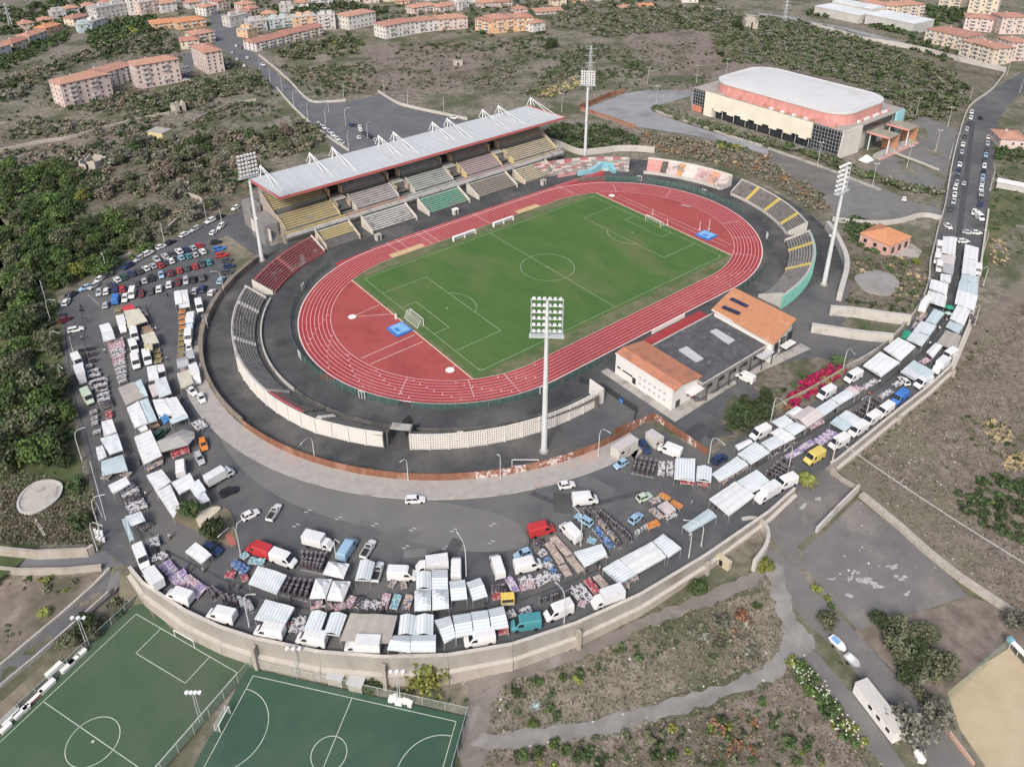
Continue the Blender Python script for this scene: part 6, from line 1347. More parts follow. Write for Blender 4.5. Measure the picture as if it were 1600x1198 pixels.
lot_row('beside the tall brown car park wall, from far end', [(1350, 322, 'k'), (1370, 362, 'b'), (1388, 402, 'r'), (1420, 435, 'd'), (1432, 472, 'n'), (1422, 508, 'd')][::1])
lot_row('at the curve below the brown wall', [(1325, 635, 'w'), (1380, 560, 'l')], True)
for x, y, c in ((1218, 625, 's'), (1267, 612, 'n')): vehicle('wagon', c, P('5', x-12, y+26), P('5', x+12, y-26), 'beside the big white canopy at the car park')
vehicle('hatch', 's', P('A', 430, 355), P('A', 445, 295), 'standing alone in front of the blue van'); vehicle('wagon', 'w', P('A', 60, 595), P('A', 195, 565), 'crossing the asphalt by the white road line')
vehicle('hatch', 'd', P('5', 370, 770), P('5', 400, 800), 'under the trees at the road bend'); vehicle('hatch', 'm', P('5', 380, 820), P('5', 440, 790), 'half under the trees at the road bend')
MV = '''van A 120,850 165,945 w parked at the kerb among the first racks of the tree side row
truck A 155,985 205,1120 s at the kerb behind the first racks of the tree side row
truck A 590,470 625,590 w behind the red and cream canopies
van A 722,575 745,675 w in the middle row behind the cream canopy
van A 712,690 745,820 w in the middle row behind the pink clothes tables
van A 730,840 765,970 w in the middle row below the pink clothes tables
van A 850,800 885,930 w beside the brown fruit crates
van A 1392,255 1425,400 w at the pavement beside the orange crates
truck A 1330,425 1305,580 l behind the orange fruit crates
van A 1300,590 1290,700 w behind the green crates by the pavement
hatch A 1295,715 1305,795 w by the pavement behind the vegetable crates
van A 1310,820 1345,950 s beside the grey ribbed canopy
van B 215,275 280,405 e at the kerb in the tree side row
truck B 1335,20 1405,225 w with awning beside the cream canopy
hatch B 1405,290 1455,405 w by the pavement below the cream canopy
hatch B 1310,255 1355,295 w small, by the pavement below the cream canopy
wagon B 1430,770 1470,885 o on the open lane beside the grey canopy
wagon B 1370,900 1450,1045 s on the open lane beside the grey canopy
van B 1220,1140 1215,1005 w behind the creased white canopies
suv B 935,775 1060,670 g squeezed between the white and the grey canopy
truck C 1375,370 1600,235 w standing free on the open lane
hatch 9 1380,690 1475,648 k on the open lane by the long box truck
hatch 9 1515,835 1610,790 w near the lone bush island
pickup 10 75,860 150,745 w with open load bed near the bush island
suv C 1330,1025 1490,1085 n behind the single white canopy
truck D 340,790 180,600 w with raised awning at the low wall
van D 645,915 430,840 w at the low wall beside the pinkish clothes tables
van D 120,400 170,545 w at the low wall corner by the side road
van D 1115,1110 835,1040 w at the low wall behind the dark racks
van D 1450,420 1280,365 r next to the teal tables
van E 420,310 690,405 w with windscreen to the right beside the red one
truck E 750,150 1085,230 w behind the block of black clothes racks
van E 1165,340 1275,165 l parked nose up towards the open lane
pickup E 1400,310 1465,195 w alone near the open lane
pickup E 1505,570 1560,410 w beside the small striped canopy
van F 270,600 15,555 w at the low wall below the big striped canopy
van F 735,680 425,630 w at the low wall below the two tall canopies
truck F 1290,740 935,730 w with blue awning under the big beige canopy
van G 325,310 590,320 w above the shoe tables
truck G 890,215 640,250 w behind the striped double canopy
wagon G 890,135 705,140 k behind the box truck facing the open lane
van G 1015,360 1022,155 w parked nose up beside the lamp post
van G 1470,310 1415,150 w near the dark table by the open lane
van G 1405,960 1115,1005 w at the low wall below the four striped canopies
van H 895,215 1155,185 w alone on the open lane by the black racks
hatch H 765,60 905,35 w driving on the open lane by the pavement
wagon 10 930,722 1058,715 w driving beside the burnt gate pavement
van H 395,560 745,470 r beside the long pale tables
van H 955,625 795,455 w beside the long pale tables
wagon H 1085,455 945,365 l beside the black and navy racks
hatch H 465,735 290,795 l above the grey-topped van
van H 290,920 570,850 w with grey top beside the white table
hatch J 395,1070 585,915 l with open tailgate among the tables
van I 870,715 625,815 w with silver awning at the low wall
truck I 1405,590 1110,690 w at the low wall below the pale tables
van I 515,880 300,905 t at the low wall beside the white table
hatch J 400,395 265,465 l at the pavement beside the first rack
hatch J 500,805 655,740 e on the open lane above the white table cover
suv J 545,200 620,315 n between the two cabins by the rusty fence
van J 945,330 745,250 w with open tailgate by the rusty fence
van K 1050,75 910,150 w at the garden wall behind the striped canopies
suv K 475,430 640,340 n with blue roof at the corner of the rusty fence
van K 1330,590 1160,665 w at the low wall by the spiky palm
truck K 1160,690 945,810 w at the low wall beside the large white canopy
van L 715,965 505,1085 y at the field wall by the palm
van L 965,820 765,930 w at the field wall behind the violet clothes
van L 1135,695 990,790 w at the field wall behind the two pale canopies
van L 1265,595 1145,675 w at the field wall by the lamp post
van L 1415,495 1275,590 w at the field wall next to the blue one
van L 1570,360 1430,465 b at the field wall
van L 820,320 650,410 w in front of the magenta bushes
van L 1095,150 935,235 w at the villa wall beside the pink tables
van M 1265,670 1165,735 w at the field wall below the beige canopy
truck M 1195,760 1055,885 w at the field wall above the striped canopy
van M 1000,960 890,1010 w at the field wall by the blue one
van N 850,195 850,300 w at the villa wall beside the topmost canopy
van N 835,330 820,410 w at the villa wall beside the second canopy
van N 850,420 845,485 w at the villa wall by the small grey canopy
van N 1255,440 1245,530 w at the field wall behind the longest canopy
hatch N 930,15 955,35 w driving on the right road above the market
hatch N 1130,85 1165,90 s stopping above the topmost canopies
hatch N 1220,90 1260,90 w beside the kerb above the topmost canopies
wagon N 1060,178 1140,175 w turned across the road at the market end
van N 700,840 735,780 w small, at the villa wall below the wide canopies
van M 930,240 960,160 w at the villa wall beside the square pale canopy'''
for ln in MV.split('\n'):
	k, zo, a, b, c, where = ln.split(' ', 5)
	a = tuple(map(float, a.split(','))); b = tuple(map(float, b.split(',')))
	zz = .9 if k in ('van', 'truck') else .6
	vehicle(k, c, P(zo, *a, zz), P(zo, *b, zz), where, sc=1.1 if k == 'van' else 1.0)
def cars_at(zone, items, where, dirn, kinds=('hatch', 'wagon', 'suv', 'hatch')):
	pts = [P(zone, x, y, .6)[:2] for x, y, c in items]
	for i, ((x, y, c), p) in enumerate(zip(items, pts)):
		d = pts[min(i+1, len(pts)-1)]-pts[max(i-1, 0)]; d = d/max(.1, np.hypot(*d)) if dirn is None else np.array(dirn)
		k = kinds[(i*3+x) % len(kinds)]
		if len(c) > 1: k = 'van'; c = c[0]
		vehicle(k, c, p-d, p+d, where)
cars_at('4', [(1270, 703, 'w'), (1266, 736, 'w'), (1252, 772, 'd'), (1240, 806, 's'), (1229, 852, 'd'), (1216, 904, 'w'), (1209, 950, 's'), (1205, 988, 'd'), (1196, 1028, 'w'), (1190, 1066, 'n'), (1183, 1104, 'd'), (1178, 1140, 's'), (1168, 1172, 'w')], 'on the arena side of the right road, from far end', None)
cars_at('4', [(1375, 858, 'w'), (1370, 897, 's'), (1365, 935, 'd'), (1359, 968, 'l'), (1354, 1002, 'd'), (1350, 1036, 'w'), (1346, 1070, 'k'), (1340, 1106, 'l'), (1336, 1142, 's'), (1330, 1178, 'w')], 'on the field side of the right road, from far end', None)
cars_at('8', [(1164, 18, 'w'), (1158, 60, 's'), (1143, 106, 'd')], 'by the arena side parapet just above the market', None)
cars_at('8', [(1330, 15, 's'), (1328, 45, 'd'), (1325, 78, 'n'), (1285, 130, 'w'), (1318, 160, 'wV')], 'by the field side verge just above the market', None)
vehicle('hatch', 'k', P('4', 1318, 735), P('4', 1332, 755), 'driving in the middle of the right road'); vehicle('hatch', 's', P('4', 1215, 1165), P('4', 1225, 1140), 'driving low down the right road')
cars_at('2', [(392, 775, 'w'), (425, 795, 'w'), (455, 820, 's'), (480, 842, 'w'), (508, 866, 'w'), (537, 888, 's')], 'slanting along the upper car park wall, from the far end', None)
cars_at('2', [(593, 778, 'n'), (622, 780, 'd'), (646, 790, 'w'), (652, 810, 'w'), (672, 826, 'd'), (690, 838, 'n'), (715, 852, 'k'), (742, 872, 's')], 'in the upper car park cluster, from its far end', (.3, .95))
vehicle('hatch', 'w', P('2', 655, 880), P('2', 628, 850), 'leaving the cluster of the upper car park'); vehicle('hatch', 'w', P('2', 1220, 742), P('2', 1252, 742), 'alone by the pale wall of the upper car park')
vehicle('hatch', 'w', P('2', 30, 405), P('2', 60, 415), 'on the upper road below the row house')
cars_at('1', [(1415, 392, 'w'), (1430, 420, 'k'), (1450, 328, 's'), (1475, 287, 'w'), (1480, 372, 'w'), (1505, 300, 'd'), (1525, 410, 'w'), (1545, 363, 'w')], 'on the widening of the upper road by the slim pink tower', (.5, .86))
cars_at('1', [(1150, 420, 's'), (1158, 450, 'w'), (1165, 475, 'd'), (1160, 498, 'w')], 'in the bays beside the five-storey blocks', (.95, .2))
vehicle('hatch', 'w', P('8', 845, 62), P('8', 850, 40), 'by the kerb of the arena road'); vehicle('hatch', 'w', P('12', 855, 0), P('12', 835, -20), 'parked beside the columns of the low dark hall')
cars_at('7', [(1455, 1160, 'wV')], 'behind the low dark hall', (-.1, 1))
finish_labels()
# ------------------------------------------------------------------ market canopies
FB = {'w': ('white', MS('canopy_white', (.74, .74, .74), (.66, .68, .69), 1.6, sharp=.5)), 's': ('white and pale blue striped', MS('canopy_striped', (.72, .735, .74), (.52, .60, .635), .62)), 'l': ('pale blue', MS('canopy_pale_blue', (.50, .58, .61), (.46, .56, .59), 1.4, sharp=.5)),
		'c': ('cream', MS('canopy_cream', (.60, .57, .47), (.56, .54, .44), 1.5, sharp=.5)), 'g': ('pale grey ribbed', MS('canopy_grey', (.44, .45, .46), (.36, .37, .39), .6)), 'b': ('beige', MS('canopy_beige', (.40, .37, .335), (.37, .34, .31), 2.2, sharp=.5)),
		'r': ('red', MS('canopy_red', (.50, .06, .075), (.46, .05, .065), 1.2, sharp=.5)), 'u': ('bright blue', MS('canopy_blue', (.06, .22, .45), (.05, .19, .40), 1.2, sharp=.5)), 'n': ('green', MS('canopy_green', (.03, .30, .18), (.025, .27, .16), 1.2, sharp=.5)),
		'p': ('pinkish white', MS('canopy_pink', (.58, .52, .51), (.54, .49, .48), 1.0, sharp=.5)), 'y': ('yellowish', MS('canopy_yellow', (.55, .50, .31), (.52, .48, .30), 1.2, sharp=.5)), 'd': ('grey', MS('canopy_dark', (.38, .37, .36), (.34, .33, .32), 1.2, sharp=.5))}
polem = M('canopy_pole', (.45, .46, .47), None, rough=.4)
ROWS = {'T': 'by the tree belt', 'U': 'in the middle market row', 'V': 'by the stadium pavement', 'O': 'along the low wall', 'Q': 'facing the open lane', 'X': 'along the field wall', 'Y': 'along the garden wall'}
NC = {}; PC = []
def canopy(q, fab, rowk, peak, z=2.55, corners=None):
	q = [np.array(p[:2], float) for p in q]; c = sum(q)/len(q); n = len(q); rg = random.Random(int(c[0]*77+c[1]*31))
	e = q[1]-q[0]; rz = math.atan2(e[1], e[0]); ca, sa = math.cos(-rz), math.sin(-rz)
	L = [np.array([(p-c)[0]*ca-(p-c)[1]*sa, (p-c)[0]*sa+(p-c)[1]*ca]) for p in q]
	key = (fab, rowk, 'pyr' if peak == 'p' else 'flat'); NC[key] = NC.get(key, 0)+1
	r = thing('market_canopy', None, None, (c[0], c[1], .01), rz=rz); PC.append((r, key, NC[key]))
	tilt = rg.uniform(-.18, .18); hz = [z+rg.uniform(-.12, .12) for _ in L]; mb = MB()
	if n == 4 and peak != 'n':
		N = 6 if peak != 'p' else 4; vs = []; idx = {}
		for i in range(N+1):
			for j in range(N+1):
				u, v = i/N, j/N; p = L[0]*(1-u)*(1-v)+L[1]*u*(1-v)+L[2]*u*v+L[3]*(1-u)*v
				h = hz[0]*(1-u)*(1-v)+hz[1]*u*(1-v)+hz[2]*u*v+hz[3]*(1-u)*v
				if peak == 'p': h += 1.0*(1-max(abs(2*u-1), abs(2*v-1)))
				elif peak == 'g': h += .55*(1-abs(2*v-1))
				else: h += .13*(1-abs(2*v-1))+.07*math.sin(3*math.pi*u+tilt*9)*math.sin(2*math.pi*v)+rg.uniform(-.09, .09)+tilt*(u-.5)
				vs.append((*p, h))
		mb.add(vs, [(i*(N+1)+j, (i+1)*(N+1)+j, (i+1)*(N+1)+j+1, i*(N+1)+j+1) for i in range(N) for j in range(N)])
		f = mb.f[N]; a, b, d = (Vector(mb.v[k]) for k in f[:3])
		if (b-a).cross(d-a).z < 0: mb.f = [k[::-1] for k in mb.f]
	else:
		m_ = len(L); mb.add([(0, 0, z+1.1)]+[(*p, h) for p, h in zip(L, hz)], [(0, 1+i, 1+(i+1) % m_) for i in range(m_)])
		a, b, d = (Vector(mb.v[k]) for k in mb.f[0])
		if (b-a).cross(d-a).z < 0: mb.f = [k[::-1] for k in mb.f]
	o = mb.build('roof', FB[fab][1], None); o.parent = r
	if peak not in 'p': o.data.polygons.foreach_set('use_smooth', [True]*len(o.data.polygons)) if peak == 'f' else None
	vb = MB()
	for i in range(n):
		p0, p1 = L[i], L[(i+1) % n]; h0, h1 = hz[i], hz[(i+1) % n]; vb.add([(*p0, h0-.28), (*p1, h1-.28), (*(p1), h1+.01), (*p0, h0+.01)], [(0, 1, 2, 3)])
	vb.build('valance', FB[fab][1], None).parent = r
	for p, h in zip(L, hz):
		MB().tube([(*(p*.97), 0), (*(p*.97), h)], .035, 5).build('pole', polem, None).parent = r
	fr = MB()
	for i in range(n): fr.bar((*(L[i]*.97), hz[i]-.1), (*(L[(i+1) % n]*.97), hz[(i+1) % n]-.1), .05, .05)
	fr.build('frame_rail', polem, None).parent = r
	return r
CN = '''A T f w 365,520 467,492 505,565 388,600
A T f w 392,605 507,570 530,650 408,685
A U f r 595,325 700,292 740,345 620,372
A U f c 622,372 780,345 865,470 660,540
A U f c 802,620 935,583 985,690 840,725
A U f y 828,722 915,708 920,765 850,782
A U f w 858,945 962,930 985,1070 880,1095
A U f w 966,935 1035,920 1050,988 980,1003
A V f w 1140,165 1212,155 1232,285 1155,303
A V f w 1216,155 1280,145 1302,270 1236,283
A V f w 1190,305 1300,278 1307,320 1202,338
A V g g 1168,870 1280,850 1302,928 1180,965
B V f c 1172,90 1300,42 1345,180 1213,242
B U f b 562,240 720,172 840,330 640,418
B U f l 720,185 800,148 872,320 800,340
B U f w 650,440 775,375 872,600 730,655
B U f l 782,372 870,343 968,570 880,602
B U f w 765,658 850,622 870,665 800,690
B V f p 875,210 950,190 990,300 922,338
B V f s 942,160 1055,115 1118,290 987,340
B V f w 918,362 1045,348 1120,520 985,548
B V f w 1050,345 1168,333 1295,540 1130,560
B V f l 1090,560 1250,520 1290,545 1112,614
B V f u 988,520 1042,495 1100,560 1040,622
B U f w 725,745 900,675 1018,940 825,1037
B V n d 935,805 1235,665 1352,690 1360,745 1290,825 1010,905
B T f w 388,590 500,565 545,692 415,742
B T f s 375,765 555,708 612,880 470,932
B T f w 328,853 400,835 442,945 355,992
B T f l 385,1000 610,925 662,1090 390,1142
C T f w 325,385 510,295 554,365 375,467
C T f s 500,712 662,650 712,745 560,805
C T f l 468,738 520,722 592,940 546,962
C U f w 725,285 880,215 980,345 825,455
C U f w 825,452 970,372 1080,620 1005,724
C U f w 985,360 1175,255 1240,380 1062,472
C V f s 1150,380 1270,320 1342,430 1235,502
C V f s 1240,502 1330,455 1380,530 1285,577
C Q f w 1125,1070 1235,975 1402,1105 1295,1197
E Q f s 185,600 285,425 587,520 480,717
E Q p w 960,502 1020,370 1237,400 1175,547
E Q g s 1295,570 1350,365 1502,380 1450,577
E Q p w 820,752 885,550 1057,560 990,757
E Q p w 1000,772 1065,575 1252,580 1170,782
E O f s 250,972 365,775 667,855 560,1042
E O g s 755,1092 845,890 1002,915 930,1127
E O g s 970,1122 1045,905 1212,930 1130,1142
F O f b 870,655 985,388 1472,405 1395,690
G O g s 410,937 435,735 597,735 592,945
G O g s 594,945 599,735 782,730 776,945
G O g s 545,950 365,950 300,1087 540,1112
G O g s 807,940 550,950 545,1112 802,1107
G Q g s 600,465 598,300 755,285 760,465
G Q g s 762,265 927,258 932,470 766,470
G Q p s 582,477 755,472 755,682 582,684
G Q p s 765,477 937,472 942,657 768,674
G Q g s 945,382 1107,362 1132,562 965,582
G Q g s 1120,392 1267,347 1342,530 1190,582
G O g s 792,792 955,740 1012,962 892,1022
G O g s 978,737 1167,708 1192,930 1015,967
G O g s 1170,705 1342,680 1377,902 1202,922
G O g s 1350,672 1507,640 1562,855 1387,882
H Q f s 910,747 1200,660 1257,775 1020,902
11 O f s 565,1147 665,1090 772,1185 672,1242
11 O f w 670,1088 872,985 962,1077 772,1182
11 O f s 880,980 945,932 1057,1025 977,1077
J Q f s 888,577 900,365 1107,375 1102,607
J Q g s 1115,592 1128,450 1282,470 1272,617
J Q f p 715,867 810,810 907,905 820,957
K Y f s 480,532 745,350 862,435 570,607
K Y f s 748,322 930,200 1087,305 890,427
K Y f s 988,212 1130,135 1247,210 1087,292
K Y f w 722,237 870,165 907,200 760,282
K X f l 175,1077 445,892 535,975 255,1135
K X f w 455,792 720,615 932,755 660,962
K X f s 735,612 945,490 1102,620 890,727
L Y f s 172,652 310,583 402,655 275,722
L Y f w 162,762 255,710 417,825 320,872
L Y f s 288,717 420,660 527,720 405,797
L Y f w 320,562 430,490 502,530 385,602
L Y g p 378,607 555,490 712,595 540,707
L Y f s 618,522 780,418 870,480 720,592
L Y f s 783,416 945,313 1042,380 874,478
L Y f p 950,312 990,280 1090,350 1046,378
L X f l 778,662 855,595 1012,685 940,757
L X f s 868,592 950,535 1127,640 1020,702
M Y f w 325,802 500,660 707,775 515,917
M Y f w 533,632 690,510 872,610 715,752
M Y f s 775,532 845,440 1010,500 935,602
M Y f s 848,436 925,340 1087,390 1014,496
M Y f l 973,337 1060,215 1172,260 1082,377
M Y f n 715,502 760,430 827,470 770,522
M X f w 1225,312 1300,180 1442,230 1372,392
M X f l 1183,397 1225,335 1362,400 1320,467
M X f b 1088,562 1190,435 1347,500 1292,642
M X f w 983,657 1075,565 1152,600 1050,727
M X f s 713,867 783,802 937,905 857,952
M X f l 785,800 850,750 1067,875 1000,987
N Y f w 870,292 890,125 1032,140 1017,322
N Y f p 868,402 875,315 1022,335 1002,432
N Y f g 885,492 890,415 1007,440 992,522
N Y f w 858,582 865,515 977,530 967,607
N Y f w 743,662 765,575 947,620 927,747
N Y f w 700,792 740,690 932,760 907,862
N X f w 1083,502 1100,355 1245,390 1227,542
N X f w 1101,350 1120,205 1262,245 1247,386
N X f l 1068,585 1088,510 1252,550 1242,608
N X f l 1040,682 1060,592 1257,622 1247,742
N X f w 1010,822 1038,688 1252,750 1217,892'''
for ln in CN.split('\n'):
	t = ln.split(); q = [P(t[0], *map(float, s.split(',')), 2.6)[:2] for s in t[4:]]
	canopy(q, t[3], t[1], t[2])
for r, key, i in PC:
	fab, rowk, kd = key; n = NC[key]; w = FB[fab][0]+(' peaked' if kd == 'pyr' else '')+' canopy'
	start = {'T': 'from the car park', 'U': 'from the car park', 'V': 'from the car park', 'O': 'from the side road', 'Q': 'from the side road', 'X': 'from the paved yard', 'Y': 'from the rusty fence'}[rowk]
	tag(r, f'only {w} {ROWS[rowk]}' if n == 1 else f'{nth(i)} {w} {ROWS[rowk]}, {start}', 'canopy', 'stall canopies '+ROWS[rowk])
# ------------------------------------------------------------------ tables, racks and crates with goods
PALS = {'p': MP('goods_pink', [(.55, .38, .42), (.66, .60, .60), (.45, .22, .30), (.60, .52, .55), (.30, .20, .26), (.62, .58, .56), (.50, .30, .33), (.16, .14, .2)]),
		'v': MP('goods_violet', [(.34, .25, .48), (.58, .52, .62), (.20, .13, .34), (.45, .38, .55), (.62, .60, .62), (.28, .22, .36), (.5, .35, .5)]),
		'k': MP('goods_dark', [(.03, .03, .035), (.05, .05, .065), (.10, .09, .10), (.02, .02, .03), (.14, .12, .13), (.04, .04, .07), (.30, .27, .27), (.05, .03, .04)]),
		'w': MP('goods_white', [(.55, .55, .57), (.66, .66, .66), (.40, .40, .44), (.16, .16, .2), (.60, .58, .57), (.08, .08, .1), (.5, .5, .56)]),
		'm': MP('goods_mixed', [(.45, .40, .36), (.18, .14, .14), (.50, .28, .24), (.55, .52, .50), (.12, .16, .30), (.38, .34, .30), (.10, .10, .12), (.48, .44, .30)]),
		'r': MP('goods_red', [(.48, .05, .07), (.40, .08, .10), (.55, .35, .35), (.30, .03, .05), (.5, .2, .2), (.15, .05, .06)]),
		'b': MP('goods_blue', [(.05, .13, .32), (.08, .20, .42), (.03, .07, .2), (.15, .28, .48), (.04, .1, .26), (.4, .45, .55)]),
		't': MP('goods_teal', [(.20, .45, .50), (.35, .55, .60), (.12, .32, .38), (.5, .6, .62), (.25, .4, .5)]),
		'o': MP('goods_orange', [(.62, .22, .05), (.66, .28, .07), (.55, .16, .04), (.60, .35, .10), (.5, .2, .08)]),
		'f': MP('goods_fruit', [(.20, .26, .06), (.42, .36, .10), (.35, .10, .05), (.14, .20, .05), (.45, .30, .15), (.25, .16, .08), (.3, .33, .12)]),
		'n': MP('goods_brown', [(.28, .17, .10), (.38, .24, .15), (.20, .12, .08), (.45, .34, .24), (.16, .10, .07), (.3, .24, .14)]),
		'y': MP('goods_shoes', [(.48, .40, .34), (.40, .32, .28), (.54, .48, .43), (.34, .27, .24), (.46, .30, .28), (.30, .28, .27)])}
PN = {'p': 'pink and white clothes', 'v': 'violet and white clothes', 'k': 'black clothes', 'w': 'white and grey linen', 'm': 'mixed goods', 'r': 'red goods', 'b': 'blue cloth', 't': 'teal boxes', 'o': 'oranges', 'f': 'vegetables', 'n': 'dried fruit', 'y': 'beige boxed goods'}
tabm = M('table_board', (.40, .37, .33), (.48, .45, .41), 1.5)
def goods_mesh(style, kind, v):
	key = ('goods', style, kind, v)
	if key in CACHE: return CACHE[key]
	rg = random.Random(ord(style)*31+ord(kind)*7+v*13); mb = MB()
	if kind == 't':         # unit table 2 x 1, piles of folded or jumbled pieces
		for i in range(11):
			for j in range(5):
				if rg.random() < .06: continue
				h = rg.uniform(.05, .17); mb.box((-.92+i*.184+rg.uniform(-.03, .03), -.40+j*.2+rg.uniform(-.03, .03), .78+h/2), (rg.uniform(.12, .19), rg.uniform(.13, .2), h), rg.uniform(-.5, .5), bottom=False)
	elif kind == 'c':       # crates heaped with fruit
		for i in range(7):
			for j in range(3):
				x, y = -.86+i*.287, -.33+j*.33
				for k in range(6):
					h = rg.uniform(.08, .2); mb.box((x+rg.uniform(-.08, .08), y+rg.uniform(-.1, .1), .74+h/2), (.12, .12, h), rg.uniform(0, 1.5), bottom=False)
	else:                   # garments on a rail
		for i in range(22):
			w = rg.uniform(.42, .62); h = rg.uniform(.7, 1.15); mb.box((-.95+i*.09, rg.uniform(-.06, .06), 1.55-h/2), (.06, w, h), rg.uniform(-.35, .35))
	CACHE[key] = mb.mesh('goods', PALS[style]); return CACHE[key]
_t = MB(); _t.box((0, 0, .72), (2, 1, .06)); TTOP = _t.mesh('top', tabm)
_t = MB(); [_t.box((sx*.9, sy*.4, .345), (.05, .05, .69)) for sx in (-1, 1) for sy in (-1, 1)]; TLEG = _t.mesh('trestle', polem)
_t = MB(); [_t.box((-.86+i*.287, -.33+j*.33, .66), (.27, .31, .16)) for i in range(7) for j in range(3)]; TCR = _t.mesh('crate', M('crate_wood', (.34, .22, .11), (.44, .30, .17), 2))
_t = MB(); _t.tube([(-1, 0, 1.58), (1, 0, 1.58)], .02, 5); [_t.tube([(s, 0, .03), (s, 0, 1.58)], .02, 5) for s in (-1, 1)]; [_t.bar((s, -.35, .04), (s, .35, .04), .05, .05) for s in (-1, 1)]; RFR = _t.mesh('rail_frame', polem)
NT = {}; PT = []; _cnt = [0]
def stall(kind, style, a, b, w, rowk):
	a, b = np.array(a[:2]), np.array(b[:2]); m = (a+b)/2; L = max(.8, np.hypot(*(b-a))); rz = math.atan2(*(b-a)[::-1]); _cnt[0] += 1; v = _cnt[0] % 3
	key = (kind, style, rowk); NT[key] = NT.get(key, 0)+1
	nm = {'t': 'market_table', 'c': 'fruit_stand', 'r': 'clothes_rack'}[kind]; r = thing(nm, None, None, (m[0], m[1], .01), rz=rz); PT.append((r, key, NT[key]))
	if kind == 'r':
		s = (L/2, w, 1); put('rail_frame', RFR, r, sc=s); g = put('garments', goods_mesh(style, 'r', v), r, sc=s)
	else:
		s = (L/2, w, 1); put('top', TTOP, r, sc=s); put('trestle', TLEG, r, sc=s); g = put('goods', goods_mesh(style, kind, v), r, sc=s)
		if kind == 'c': put('crate', TCR, r, sc=s)['kind'] = 'stuff'
	g['kind'] = 'stuff'; return r
